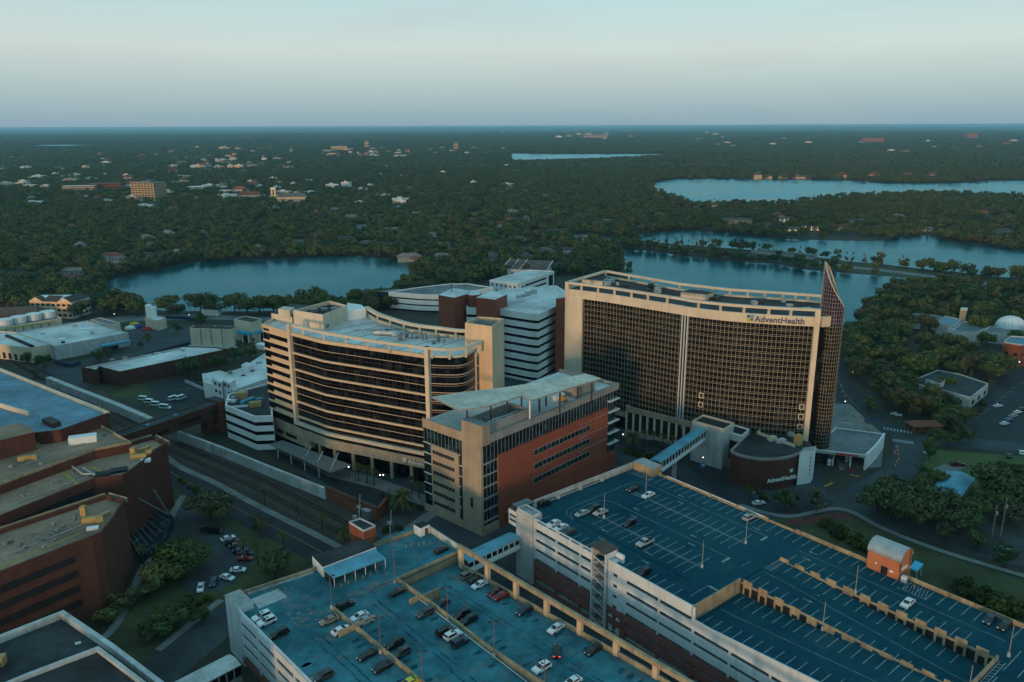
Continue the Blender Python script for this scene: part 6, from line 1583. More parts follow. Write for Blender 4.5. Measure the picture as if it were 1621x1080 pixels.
def smallhouse(c,l,w,h,rh,an,wl,rf,lab,grp,name='house',cat='house'):
    key=(wl,rf)
    t=thing(name,lab,cat,(*c,0),grp)
    # one shared pair of meshes per colour, scaled per house
    if key not in proto:
        s=[]
        mb=MB(); mb.prism([(-.5,-.5),(.5,-.5),(.5,.5),(-.5,.5)],0,1); s.append(('wall',mb,M[wl]))
        if rf.startswith('roof'):
            r_=MB(); r_.prism([(-.51,-.51),(.51,-.51),(.51,.51),(-.51,.51)],1,1.06); r_.prism([(-.2,-.3),(.1,-.3),(.1,.1),(-.2,.1)],1.06,1.3); rr_=r_
        mb=MB(); q=[(-.55,-.56),(.55,-.56),(.55,.56),(-.55,.56)]; r0,r1=(-.3,0),(.3,0)
        mb.face([(*q[0],.98),(*q[1],.98),(*r1,1.6),(*r0,1.6)]); mb.face([(*q[2],.98),(*q[3],.98),(*r0,1.6),(*r1,1.6)]); mb.face([(*q[1],.98),(*q[2],.98),(*r1,1.6)]); mb.face([(*q[3],.98),(*q[0],.98),(*r0,1.6)])
        s.append(('roof',rr_ if rf.startswith('roof') else mb,M[rf]))
        me=[]
        for n,b,m in s:
            d=bpy.data.meshes.new(n); d.from_pydata(b.v,[],b.f); d.materials.append(m); me.append((n,d))
        proto[key]=me
    for n,d in proto[key]:
        o=bpy.data.objects.new(n,d); COL.objects.link(o); o.parent=t
    t.scale=(l,w,h); t.rotation_euler=(0,0,R(an)); KEEP.append((c[0],c[1],max(l,w)*.6)); 
    if c[1]<1900: KEEP.append((c[0]*.985,c[1]*.985,max(l,w)*.5))
    return t
n=0
while n<90:
    x=r3.uniform(0,1621); y=300+ (r3.random()**1.2)*120
    if inlake(x,y) or (x<640 and y>400) or (x>960 and y>372) or y>430: continue
    c=G(x,y)
    if any(dist(c,k[:2])<k[2]+10 for k in KEEP): continue
    wl,rf=r3.choice([('house_wall','shingle'),('house_white','shingle_pale'),('house_wall','shingle_pale'),('house_lit','shingle'),('house_wall','shingle_red')])
    smallhouse(c,r3.uniform(13,24),r3.uniform(9,13),r3.uniform(4,6.5),2,r3.uniform(0,180),wl,rf,'small suburban house half hidden in the wooded neighbourhood','suburban houses in the woods'); n+=1
# ---------------------------------------------------------------- far town
def block(c,l,w,h,an,wl,rf,lab,grp=None,rows=0,name='building',cat='building',rec=True):
    t=thing(name,lab,cat,(*c,0),grp); KEEP.append((c[0],c[1],max(l,w)*.6)); 
    if c[1]<2600: KEEP.append((c[0]*.975,c[1]*.975,max(l,w)*.5))
    mb=MB(); mb.box(c,l,w,0,h,an,0,1); mb.build('wall',[M[wl],M[rf]],t)
    ca,sa=math.cos(R(an)),math.sin(R(an)); T=lambda x,y:(c[0]+x*ca-y*sa,c[1]+x*sa+y*ca)
    P=[T(-l/2,-w/2),T(l/2,-w/2),T(l/2,w/2),T(-l/2,w/2)]
    for k in range(rows):
        mb=MB(); z=h*(k+.35)/rows; band(mb,P,z,z+h*.38/rows,-.1,.12,0,True); mb.build('window_band',M['opening'],t)
    return t,P
t,P=block(G(238,317.5),46,34,33,-14,'house_lit','roof_grey','eight-storey tan office tower with window bands, far left among the trees',None,0,'office_tower','office tower')
for k in range(8):
    mb=MB(); band(mb,P,1.8+4*k,4.2+4*k,-.1,.3,0,True); mb.build('window_band',M['opening'],t)
    f=Face(P[0],P[1]); 
mb=MB()
for q in (Face(P[0],P[1]),Face(P[1],P[2])):
    for i in range(8): q.rect(mb,q.L*i/7-.6,q.L*i/7+.6,0,33,0,.7)
mb.build('facade_pier',M['house_lit'],t)
mb=MB(); mb.box(G(238,317.5),20,14,33,36,-14); mb.build('roof_house',M['roof_grey'],t)
c=G(434,319.5); t=thing('bell_tower','slender cream bell tower above the woods','tower',(*c,0)); mb=MB(); mb.box(c,8,8,0,23,10); mb.build('shaft',M['house_lit'],t); mb=MB(); mb.box(c,9,9,23,25,10); mb.build('cap',M['white_clean'],t); mb=MB(); mb.box(c,2.2,8.4,12,21,10); mb.build('louvre',M['opening'],t); KEEP.append((*c,10)); KEEP.append((c[0]*.98,c[1]*.98,14)); KEEP.append((c[0]*.96,c[1]*.96,12))
t=gable('church','cream church with a wide tan roof beside the bell tower',G(463,319),52,24,9,6,12,'house_lit','shingle_pale','church'); KEEP.append((G(463,325)[0],G(463,325)[1],30))
gable('hall','brown-roofed hall in the trees left of the bell tower',G(397,314),48,26,7,6,-8,'house_wall','shingle_red','hall')
for (x,y,l,w,h,an,wl,rf,lab) in ((127,303,62,22,12,12,'house_lit','roof_white','long sunlit cream building far left, beside the dark brick one'),(170,301,68,28,15,6,'brick','roof_dark','dark brick building far left, beside the long cream one'),(16,294,80,30,7,3,'house_wall','roof_grey','long grey shed at the left edge'),(112,290,40,22,8,12,'house_white','roof_white','white roofed store left of the tan tower'),(52,286,36,20,8,0,'house_lit','roof_white','cream store far left'),(292,283,46,24,9,-6,'house_lit','roof_red' if False else 'roof_grey','low cream building right of the tan tower'),(276,288,34,20,6,8,'house_wall','shingle_red' if False else 'roof_grey','tan annexe beside the tan tower'),(315,302,40,22,9,0,'house_white','roof_white','white windowed building right of the tan tower'),(358,309,22,14,10,0,'house_white','roof_white','small white cubic house near the brown hall'),(207,300,24,16,9,0,'house_white','roof_white','white block just left of the tan tower'),(120,283,30,18,10,10,'house_white','roof_white','stepped white store left'),
 (942,220.5,230,90,42,4,'house_lit','roof_white','large sunlit white building on the horizon, centre right'),(1380,226.5,150,60,34,-2,'orange_brick','roof_grey','orange brick slab building far right among trees'),(1536,221,90,60,50,0,'orange_brick','roof_grey','stepped orange tower far right on the horizon'),(537,240,80,40,28,10,'house_lit','roof_white','cream block in the far town, left of centre'),(522,242,70,30,14,0,'house_white','roof_white','low pale block beside the cream one in the far town'),(581,235.5,24,20,44,0,'house_lit','roof_grey','slim tower in the far town'),(795,212,20,20,60,0,'house_white','roof_white','white water tower mast on the horizon'),(722,238,26,22,40,0,'house_lit','roof_white','cream church tower in the far town'),(462,246,9,9,30,0,'metal_grey','roof_grey','dark mast in the far town')):
    block(G(x,y),l,w,h,an,wl,rf,lab,None,3 if h>8 and y<330 else 0)
r4=random.Random(12)
def cluster(n,x0,x1,y0,y1,lab,grp,wls):
    for i in range(n):
        x,y=r4.uniform(x0,x1),r4.uniform(y0,y1)
        if inlake(x,y): continue
        c=G(x,y); k=c[1]/1600
        smallhouse(c,r4.uniform(12,34)*max(1,k*.42),r4.uniform(10,20)*max(1,k*.42),r4.uniform(5.5,11)*max(1,k*.5),0,r4.uniform(-20,20),(w:=r4.choice(wls))[0],w[1],lab,grp,'building','building')
WL=[('house_white','roof_white'),('house_lit','roof_white'),('house_lit','roof_grey'),('house_white','roof_grey'),('house_wall','shingle_red')]
cluster(80,245,465,236,268,'small pale commercial building in the far town on the left','pale buildings of the far town, left',WL)
cluster(44,0,230,248,300,'pale low building scattered near the left edge of the far town','pale buildings near the left edge',WL)
cluster(52,500,660,236,252,'small sunlit building in the middle of the far town','sunlit buildings of the far town, middle',WL)
cluster(16,655,800,236,247,'small sunlit building in the far town right of the church tower','sunlit buildings by the church tower',WL)
cluster(36,240,500,268,312,'pale low building among trees behind the tan tower','pale buildings behind the tan tower',WL)
cluster(50,0,820,258,335,'small pale roof showing among the trees of the wooded suburb','pale roofs in the wooded suburb',[('house_white','roof_white'),('house_wall','roof_grey'),('house_lit','roof_white')])
cluster(11,840,1020,214,226,'pale speck of a building on the horizon around the large sunlit one','buildings on the horizon',WL)
cluster(13,1080,1300,212,240,'pale distant building beyond the big lake','buildings beyond the big lake',WL)
cluster(15,1330,1610,222,245,'pale distant building at the far right','buildings at the far right',WL)
cluster(10,1100,1500,282,283.5,'lit boathouse on the far shore of the big lake','boathouses on the big lake',[('house_lit','shingle_red'),('house_lit','shingle')])
# ================================================================ TREES
def crown_mesh(name,seed,Rr,H,zb,nblob,nleaf,leaf,squash=.75,shape='oak',mt='leaf'):
    """leaf clumps through a lumpy crown volume"""
    r=random.Random(seed); v=[];f=[]
    blobs=[]
    for i in range(nblob):
        a=r.uniform(0,6.283); d=Rr*.72*math.sqrt(r.random()); t=r.random()
        if shape=='oak':
            z=zb+(H-zb)*(.28+.5*t)*(1-.28*(d/Rr)**2); br=Rr*r.uniform(.28,.46)
        elif shape=='cone':
            z=zb+(H-zb)*t*.92; d=Rr*.6*(1-t)*r.random()**.5; br=Rr*(1.0-.75*t)*r.uniform(.35,.6)
        else:
            z=zb+(H-zb)*(.15+.75*t); br=Rr*r.uniform(.3,.5)
        blobs.append((d*math.cos(a),d*math.sin(a),z,br))
    for i in range(nleaf):
        b=blobs[int(r.random()*nblob)]
        u=r.uniform(-1,1); a=r.uniform(0,6.283); q=math.sqrt(1-u*u); k=b[3]*(.62+.42*r.random())
        n=Vector((q*math.cos(a),q*math.sin(a),u*squash)); c=Vector(b[:3])+n*k
        if c.z<zb*.9: c.z=zb*.9+r.random()
        n=(n+Vector((r.uniform(-.6,.6),r.uniform(-.6,.6),r.uniform(-.2,.8)))).normalized()
        x=n.orthogonal().normalized(); an=r.uniform(0,6.283); x=(Matrix.Rotation(an,3,n)@x); y=n.cross(x)
        s=leaf*r.uniform(.6,1.3); s2=s*r.uniform(.5,.9); m=len(v)
        v+=[tuple(c-x*s-y*s2*.6),tuple(c+x*s*.5-y*s2),tuple(c+x*s+y*s2*.5),tuple(c-x*s*.4+y*s2)]
        f.append((m,m+1,m+2,m+3))
    me=bpy.data.meshes.new(name); me.from_pydata(v,[],f); me.materials.append(M[mt]); return me
def trunk_mesh(name,seed,H,zb,Rr,r0=.35,limbs=5):
    r=random.Random(seed); mb=MB(); top=zb+(H-zb)*.35
    mb.tube((0,0,-.2),(r.uniform(-.3,.3),r.uniform(-.3,.3),top),r0,r0*.55,n=7)
    for i in range(limbs):
        a=6.283*i/limbs+r.uniform(-.4,.4); z0=zb*.55+r.random()*(top-zb*.55)*.8; l=Rr*r.uniform(.5,.8)
        p1=(l*.5*math.cos(a),l*.5*math.sin(a),z0+(H-z0)*.28); p2=(l*math.cos(a+.2),l*math.sin(a+.2),z0+(H-z0)*.5)
        mb.tube((0,0,z0),p1,r0*.5,r0*.35,n=5); mb.tube(p1,p2,r0*.35,r0*.12,n=5)
    me=bpy.data.meshes.new(name); me.from_pydata(mb.v,[],mb.f); me.materials.append(M['bark']); return me
KIND={}   # unit: metres at scale 1
for i in range(4): KIND['oak%d'%i]=(crown_mesh('crown',10+i,6.4,11,2.6,17,1700,.46),trunk_mesh('trunk',10+i,11,2.6,6.4),11,6.4)
for i in range(3): KIND['round%d'%i]=(crown_mesh('crown',30+i,3.6,8.5,2.2,10,900,.36,.95,'round'),trunk_mesh('trunk',30+i,8.5,2.2,3.6,.22,4),8.5,3.6)
for i in range(2): KIND['cypress%d'%i]=(crown_mesh('crown',50+i,3.4,14,1.5,20,900,.4,.9,'cone','leaf_cypress'),trunk_mesh('trunk',50+i,14,2,3.2,.28,5),14,3.4)
KIND['shrub0']=(crown_mesh('crown',60,1.6,2.2,.15,8,420,.2,.9,'round','shrub_leaf'),trunk_mesh('trunk',60,2.2,.3,1.2,.08,3),2.2,1.6)
def palm_meshes(seed,n,L_,H,spread):
    r=random.Random(seed); v=[];f=[]
    for i in range(n):
        a=6.283*i/n+r.uniform(-.2,.2); e=r.uniform(-.35,1.1); k=7; pts=[]
        for j in range(k+1):
            t=j/k; pts.append(Vector((L_*t*math.cos(e)*math.cos(a),L_*t*math.cos(e)*math.sin(a),H+L_*(t*math.sin(e)-.55*t*t*spread))))
        for j in range(k):
            d=(pts[j+1]-pts[j]); s=d.cross(Vector((0,0,1))); 
            if s.length<1e-4: s=Vector((1,0,0))
            s=s.normalized()*L_*.20*math.sin(math.pi*(.12+.82*j/k))
            dn=Vector((0,0,-.35*s.length))
            for sg in (-1,1):
                m=len(v); v+=[tuple(pts[j]),tuple(pts[j]+d*.62),tuple(pts[j]+d*1.1+s*sg+dn)]; f.append((m,m+1,m+2))
                m=len(v); v+=[tuple(pts[j]+d*.4),tuple(pts[j]+d*.95),tuple(pts[j]+d*1.5+s*sg*.8+dn*1.4)]; f.append((m,m+1,m+2))
    me=bpy.data.meshes.new('crown'); me.from_pydata(v,[],f); me.materials.append(M['palm_leaf'])
    mb=MB(); mb.tube((0,0,-.2),(.15,.1,H*.5),.26,.2,n=7); mb.tube((.15,.1,H*.5),(0,0,H),.2,.2,n=7); mb.tube((0,0,H-.6),(0,0,H+.2),.24,.3,n=7)
    t=bpy.data.meshes.new('trunk'); t.from_pydata(mb.v,[],mb.f); t.materials.append(M['bark']); return me,t
a,b=palm_meshes(1,26,1.9,6.2,.9); KIND['sabal0']=(a,b,7.4,1.9)
a,b=palm_meshes(2,28,1.8,6.,1.); KIND['sabal1']=(a,b,7.2,1.8)
a,b=palm_meshes(3,40,3.6,5.4,1.1); KIND['date0']=(a,b,8.,3.6)
TREES=[]
def plant(kind,x,y,h,label,cat='tree',group=None,rz=None,w=1.):
    cr,tr,H,_=KIND[kind]; s=h/H
    name={'oak':'oak_tree','rou':'round_tree','cyp':'cypress_tree','shr':'shrub','sab':'palm_tree','dat':'palm_tree'}[kind[:3]]
    t=thing(name,label,cat,(x,y,0),group,rnd.uniform(0,6.28) if rz is None else rz); t.scale=(s*w,s*w,s)
    for n,d in (('crown',cr),('trunk',tr)):
        o=bpy.data.objects.new(n,d); COL.objects.link(o); o.parent=t
    TREES.append((x,y)); KEEP.append((x,y,h*.38)); return t
def P_(kind,px,py,h,label,cat='tree',group=None,w=1.): return plant(kind,*G(px,py),h,label,cat,group,None,w)
ok=lambda:'oak%d'%rnd.randrange(4); rd=lambda:'round%d'%rnd.randrange(3)
for (k,x,y,h,l,w) in [
 ('oak0',333,822,10.5,'broad dark oak between the avenue and the crescent driveway',1.4),('oak1',290,905,9.5,'wide oak on the island inside the crescent driveway',1.6),('oak2',258,925,8.5,'oak overhanging the footpath by the driveway island',1.5),('round1',240,942,6.5,'small tree by the footpath near the brick terraces',1.7),
 ('oak2',437,908,8,'dark round tree below the golden palms on the lawn',1.25),('oak3',265,1000,6.5,'low bushy oak at the lawn\'s lower edge',1.5),('round2',232,1015,5.5,'small bushy tree where the lawn meets the cross street',1.3),('round0',195,965,5.,'dark bushy tree by the palm near the brick terraces',2.),('round2',172,985,4.5,'low dark tree between the terraces and the dark block',2.1),('round1',322,985,5.,'bushy tree beside the worn garage\'s corner tower',1.4),('round2',290,975,4.6,'lawn tree left of the worn garage',1.3),('round0',412,842,6,'dark tree on the verge by the avenue',1.),
 ('round1',1242,808,8.2,'round street tree in front of the brick drum, left one',1.05),('round2',1292,810,8.,'round street tree in front of the brick drum, right one',1.1),('oak0',1388,818,12.5,'big spreading oak at the bend of the street',1.05),('oak2',1412,802,13.,'tall oak behind the spreading one at the bend',1.),('oak1',1450,840,13.5,'big oak with bare limbs over the footpath',1.05),('oak3',1482,822,12.5,'oak between the street and the footpath',1.05),('oak0',1522,850,11.,'oak beyond the garage near the right edge',1.05),('round1',1490,858,7,'dark tree by the footpath below the oaks',1.1),('round2',1545,872,6.5,'small round tree beside the lane',1.2),('round0',1590,897,7,'dark round tree near the parked blue car',1.3),
 ('oak1',1575,792,13.,'huge oak over the tan cottage',1.25),('oak2',1615,800,13.,'big oak at the right edge by the lane',1.15),('oak3',1600,765,9,'oak behind the cottage on the lawn',1.1),('round0',1470,728,8.2,'tall bushy tree at the corner of the bright lawn',1.1),('round2',1462,758,5.5,'low tree on the lawn edge by the street',1.35),('oak2',1520,702,9.5,'round green tree beside the side road',.9),('round1',1373,650,7,'dark round tree on the works ground by the tower',1.3),('oak1',1497,622,9.5,'bright oak in front of the white single-storey building',.85),('sabal1',1567,624,8,'palm at the corner of the white single-storey building',1.1),
 ('oak3',302,596,11.5,'big oak behind the van parking',1.15),('oak0',345,588,10.,'dark oak beside the white complex',1.),('round1',318,607,6,'small grey tree at the corner of the van parking',1.2),('oak2',372,572,9.,'dark oak behind the white complex',1.1),('oak1',398,567,8.5,'dark oak near the blue canopy',1.1),('round0',156,572,6.5,'bushy tree at the end of the low brick building',1.4),('round2',170,566,5.5,'green bush beside the warehouse canopy',1.4),('oak1',70,582,8.,'dark tree in front of the white wing',1.),('round2',42,575,6.5,'bushy tree under the white wing\'s bays',1.3),('round1',28,566,6,'dark bush at the white wing\'s left bays',1.3),('round0',58,598,5,'dark shrubby tree near the terraces',1.5),('oak0',318,517,9.5,'round dark tree by the cream panelled building',.9),('round1',233,541,5.5,'small tree on the works yard',1.2),('round2',281,527,7,'dark tree left of the cream panelled building',1.2),('round1',222,552,4.6,'yellowish bush on the works yard',1.2)]:
    P_(k,x,y,h,l,'tree',None,w)
for i,(x,y,h) in enumerate(((1448,654,9),(1466,649,10),(1482,662,10),(1497,648,9),(1438,640,9.5),(1504,668,9),(1424,632,10),(1410,622,10),(1489,678,8.5),(1512,684,8),(1395,612,10),(1440,622,10),(1528,668,7.5),(1478,700,7),(1500,706,7))):
    P_(ok(),x,y,h,'leafy tree in the belt between the curved road and the white single-storey building','tree','tree belt along the curved road',1.05)
for i,(x,y,h) in enumerate(((1478,772,8),(1462,788,7.5),(1445,800,9),(1556,812,9),(1600,830,9),(1534,828,9.5),(1420,822,9))):
    P_(ok(),x,y,h,'oak in the clump around the street bend and the lane','tree','oaks around the street bend',1.1)
for (k,x,y,h,l) in [('sabal0',354,838,8.4,'golden palm at the top of the crescent driveway'),('sabal1',388,890,8.6,'golden palm above the parked cars, left one'),('sabal0',409,894,8.4,'golden palm above the parked cars, right one'),('sabal1',449,880,8.8,'bright golden palm next to the lawn\'s round tree'),('sabal0',415,852,7,'palm on the verge between driveway and avenue'),('sabal1',127,978,9,'lone palm in front of the brick terraces'),('sabal0',228,897,8,'palm by the glass atrium'),
 ('sabal0',420,800,8,'thin palm on the railway verge, upper one'),('sabal1',511,845,8.,'palm on the railway verge, middle one'),('date0',545,858,7,'bushy palm on the railway verge by the brick tower'),('date0',637,812,10.5,'big date palm at the end of the brick wall'),('sabal0',568,762,8.,'palm in the forecourt row, first from the left'),('sabal1',581,766,8.,'palm in the forecourt row, second from the left'),('sabal0',593,769,7.6,'palm in the forecourt row, third from the left'),('sabal1',652,782,7.8,'palm by the hospital columns, right of the date palm'),('sabal0',664,790,7,'small palm near the office block corner, left'),('sabal1',677,795,7,'small palm near the office block corner, right'),('date0',1000,712,9.5,'date palm behind the brick office block'),('sabal0',1019,704,7.5,'palm in front of the louvred bays, first'),('sabal1',1034,707,7.5,'palm in front of the louvred bays, second'),('sabal0',1049,711,7.5,'palm in front of the louvred bays, third'),('sabal1',1064,714,7.5,'palm in front of the louvred bays, fourth'),('sabal0',403,556,9,'palm beside the blue canopy'),('sabal1',72,592,7.5,'palm in front of the white wing')]:
    P_(k,x,y,h,l)
for (x,y,l) in ((632,842,'yellow-green shrub by the railway crossing, right'),(613,842,'green shrub by the railway crossing, left')):
    P_('shrub0',x,y,2.6,l,'shrub')
# loose shrubs and hedges, alike in their rows
def row(px0,px1,n,h,lab,grp,kind='shrub0',jit=1.2):
    for i in range(n):
        p=G(*lerp(px0,px1,(i+.5)/n)); plant(kind,p[0]+rnd.uniform(-jit,jit),p[1]+rnd.uniform(-jit,jit),h*rnd.uniform(.75,1.25),lab,'shrub',grp)
row((1305,838),(1385,880),12,3.6,'dark shrub behind the far garage parapet','shrubs behind the far parapet',jit=3)
row((1500,925),(1621,990),12,4.2,'dark shrub on the slope at the lower right','shrubs at the lower right',jit=4)
row((1185,775),(1215,792),6,2.,'bright shrub at the foot of the brick drum','shrubs round the brick drum',jit=.8)
row((1225,790),(1265,790),5,1.6,'low hedge shrub under the brick drum sign','hedge under the drum sign',jit=.3)
row((990,715),(1040,728),8,2.4,'shrub in the bed below the louvred bays','shrubs below the louvred bays',jit=2)
row((600,785),(690,812),10,1.5,'low hedge plant along the hospital forecourt','forecourt hedge',jit=.5)
row((280,760),(325,790),7,1.9,'shrub on the railway verge by the terraces','verge shrubs',jit=1.2)
row((250,990),(330,940),9,2.2,'dark lawn shrub left of the worn garage','lawn shrubs',jit=3)
row((1405,600),(1440,650),7,3.4,'bush along the curved road','bushes along the curved road',jit=2)
row((1560,640),(1480,700),9,2.8,'hedge shrub beside the school car park','car park hedge',jit=1.5)
# ---------------------------------------------------------------- the woods
CAMPUS=[(-400,1300),(-400,480),(-60,478),(40,500),(170,503),(590,500),(640,480),(700,462),(790,445),(880,436),(985,440),(1330,520),(1338,548),(1347,590),(1367,625),(1402,649),(1440,674),(1488,690),(1522,657),(1547,632),(1582,600),(1622,578),(2000,540),(2000,1300)]
cpx=[pix(*p,0) for p in cp]
LW=[PG(P) for P in LAKES]; CW=PG(CAMPUS)
keep=np.array([k[:3] for k in KEEP]); 
cand=[]
r5=random.Random(77)
def blocked(x,y,extra=0.):
    d=(keep[:,0]-x)**2+(keep[:,1]-y)**2
    return bool((d<(keep[:,2]+extra)**2).any())
cpa=np.array(cp)
def nearlake(x,y,m):
    for a in range(6):
        if any(inpoly(x+m*math.cos(a*1.047),y+m*math.sin(a*1.047),P) for P in LW): return True
    return False
FAR=2500.
sp_=9.6; yy=330.
while yy<FAR:
    sp2=sp_ if yy<1300 else 11.5
    hw=yy*.70+30; xx=-hw
    while xx<hw:
        x=xx+r5.uniform(-.45,.45)*sp2; y=yy+r5.uniform(-.45,.45)*sp2; xx+=sp2
        if any(inpoly(x,y,P) for P in LW[:5]) or inpoly(x,y,CW): continue
        px,py=pix(x,y,0)
        if px<-60 or px>1690: continue
        if blocked(x,y): continue
        dc=(cpa[:,0]-x)**2+(cpa[:,1]-y)**2
        dm=math.sqrt(dc.min())
        if dm<26:
            # tufts of cypress along both edges of the causeway, with gaps
            if dm<9 or mnoise.noise(Vector((x*.012,y*.012,3)))<.02: continue
        gap=mnoise.noise(Vector((x*.010,y*.010,0)))+.5*mnoise.noise(Vector((x*.03,y*.03,7)))
        if gap<-.42 and r5.random()<.8: continue
        if r5.random()<.06: continue
        cand.append((x,y,px,py,dm<26))
    yy+=sp2
cand.sort(key=lambda c:c[1])
nb=[t for t in bpy.data.objects if t.parent is None and t.get('category') in ('tree',)]
NIND=max(0,298-len(nb))
def region(px,py):
    if px>1330 and py>455: return ('leafy tree in the wood between the tower and the school','wood between tower and school')
    if px>960 and py>452: return ('shore tree behind the tall tower','shore trees behind the tower')
    if px>960: return ('tree along the lakes on the right','trees along the right lakes')
    if px<680 and py>478: return ('large oak in the row on the near shore of the left lake','row of oaks on the near lake shore')
    if px<200: return ('tree in the dense wood at the left edge','dense wood at the left edge')
    if px<680: return ('tree on the shore of the left lake','trees around the left lake')
    return ('tree in the wood between the clinics and the lakes','wood between clinics and lakes')
# the oak row on the near shore of the left lake, as the photo shows it
for x,y,h in ((60,500,12),(92,498,13),(130,502,14),(172,499,13),(207,497,17.5),(218,502,13),(265,497,14.5),(282,502,11),(318,496,17),(336,499,15),(372,497,16.5),(392,499,14),(411,499,16),(434,497,15),(470,498,14),(492,492,18),(510,494,16),(545,496,12),(572,486,15),(586,492,13),(605,484,15.5),(618,490,12),(640,470,15),(655,462,16),(672,468,14)):
    P_(ok(),x,y,h,'large oak in the row on the near shore of the left lake','tree','row of oaks on the near lake shore',1.1); NIND-=1
keep=np.array([k[:3] for k in KEEP[-25:]]); cand=[c for c in cand if not blocked(c[0],c[1])]
for x,y,px,py,cau in cand[:NIND]:
    l,gp=region(px,py)
    if cau: l,gp='cypress on the causeway between the lakes','causeway cypresses'
    q=r5.random(); k='cypress%d'%r5.randrange(2) if cau or q<.07 else ('oak%d'%r5.randrange(4) if q<.78 else 'round%d'%r5.randrange(3))
    plant(k,x,y,r5.uniform(9,14.5),l,'tree',gp,None,r5.uniform(.8,1.05))
# everything farther: one object of instanced crowns
def stuff_instances(name,label,pts,objs):
    me=bpy.data.meshes.new(name); me.from_pydata([(p[0],p[1],p[5] if len(p)>5 else 0) for p in pts],[],[])
    for nm,tp,ix in (('idx','INT',2),('rot','FLOAT',3),('sc','FLOAT',4)):
        a=me.attributes.new(nm,tp,'POINT'); a.data.foreach_set('value',[p[ix] for p in pts])
    o=bpy.data.objects.new(name,me); COL.objects.link(o); o['kind']='stuff'; o['label']=label
    c2=bpy.data.collections.new(name+'_source')
    for i,ob in enumerate(objs): ob.name='%02d_source'%i; c2.objects.link(ob)
    ng=bpy.data.node_groups.new(name,'GeometryNodeTree'); ng.interface.new_socket('Geometry',in_out='INPUT',socket_type='NodeSocketGeometry'); ng.interface.new_socket('Geometry',in_out='OUTPUT',socket_type='NodeSocketGeometry')
    N=ng.nodes; L=ng.links; gi=N.new('NodeGroupInput'); go=N.new('NodeGroupOutput'); ip=N.new('GeometryNodeInstanceOnPoints'); ci=N.new('GeometryNodeCollectionInfo')
    ci.inputs['Collection'].default_value=c2; ci.inputs['Separate Children'].default_value=True; ci.inputs['Reset Children'].default_value=True
    ip.inputs['Pick Instance'].default_value=True
    def at(nm,tp):
        n=N.new('GeometryNodeInputNamedAttribute'); n.data_type=tp; n.inputs['Name'].default_value=nm; return n.outputs['Attribute']
    L.new(gi.outputs[0],ip.inputs['Points']); L.new(ci.outputs[0],ip.inputs['Instance']); L.new(at('idx','INT'),ip.inputs['Instance Index'])
    cx=N.new('ShaderNodeCombineXYZ'); L.new(at('rot','FLOAT'),cx.inputs[2]); L.new(cx.outputs[0],ip.inputs['Rotation']); 
    s=at('sc','FLOAT'); L.new(s,ip.inputs['Scale']); L.new(ip.outputs[0],go.inputs[0])
    m=o.modifiers.new('woods','NODES'); m.node_group=ng; return o
src=[]
def srcobj(me): o=bpy.data.objects.new('s',me); src.append(o)
for i in range(5): srcobj(crown_mesh('far_crown',100+i,1.0,1.6,.12,13,520,.105,.75,'oak'))
for i in range(2): srcobj(crown_mesh('far_crown',110+i,.55,1.5,.1,11,380,.08,.95,'round'))
for i in range(2): srcobj(crown_mesh('far_crown',120+i,.48,2.4,.15,14,380,.085,.9,'cone','leaf_cypress'))
pts=[]
for x,y,px,py,cau in cand[NIND:]:
    q=r5.random(); s=r5.uniform(5.2,8.6)
    if cau or q<.06: ix,s=7+r5.randrange(2),r5.uniform(4.5,6.5)*(1 if not cau else .9)
    elif q<.8: ix=r5.randrange(5)
    else: ix=5+r5.randrange(2); s*=1.1
    pts.append((x,y,ix,r5.uniform(0,6.28),s))
for i in range(420):  # out-of-frame trees added below and behind the camera to shade the foreground
    pts.append((r5.uniform(-330,170),r5.uniform(-10,118),r5.randrange(5),r5.uniform(0,6.28),r5.uniform(7.5,10)))
stuff_instances('woodland','wooded suburb stretching to the lakes, with unseen trees added for shade',pts,src)
# beyond that, canopy as clumps about a hundred metres wide
def clump(seed,n=70):
    r=random.Random(seed); v=[];f=[]
    for i in range(n):
        c=Vector((r.uniform(-58,58),r.uniform(-58,58),0)); rad=r.uniform(5,9.5); h=r.uniform(7,13)
        for j in range(34):
            u=r.uniform(-.1,1); a=r.uniform(0,6.283); q=math.sqrt(max(0,1-u*u)); k=r.uniform(.7,1.1)
            p=c+Vector((q*math.cos(a)*rad*k,q*math.sin(a)*rad*k,h-rad*.75+u*rad*.8*k)); nn=(Vector((q*math.cos(a),q*math.sin(a),u+.3))+Vector((r.uniform(-.5,.5),r.uniform(-.5,.5),0))).normalized()
            x=nn.orthogonal().normalized(); y=nn.cross(x); s=r.uniform(1.6,3.1); m=len(v)
            v+=[tuple(p-x*s-y*s*.6),tuple(p+x*s*.6-y*s),tuple(p+x*s+y*s*.6),tuple(p-x*s*.5+y*s)]; f.append((m,m+1,m+2,m+3))
    me=bpy.data.meshes.new('canopy_clump'); me.from_pydata(v,[],f); me.materials.append(M['leaf_far']); return me
src2=[bpy.data.objects.new('s',clump(200+i)) for i in range(5)]
pts=[]; yy=FAR+20; keep=np.array([k[:3] for k in KEEP if k[1]>2000] or [(0,0,0)])
while yy<15000:
    st=95 if yy<6000 else 150; xx=-yy*.68-100
    while xx<yy*.68+100:
        x=xx+r5.uniform(-25,25); y=yy+r5.uniform(-25,25); xx+=st
        if any(inpoly(x,y,P) for P in LW): continue
        if nearlake(x,y,52): 
            pass
        if blocked(x,y,30 if yy<4200 else 10): continue
        pts.append((x,y,r5.randrange(5),r5.uniform(0,6.28),(1. if yy<6000 else 1.5)*r5.uniform(.8,1.1)))
    yy+=st
# leave the far lakes open
pts=[p for p in pts if not nearlake(p[0],p[1],50*p[4])]
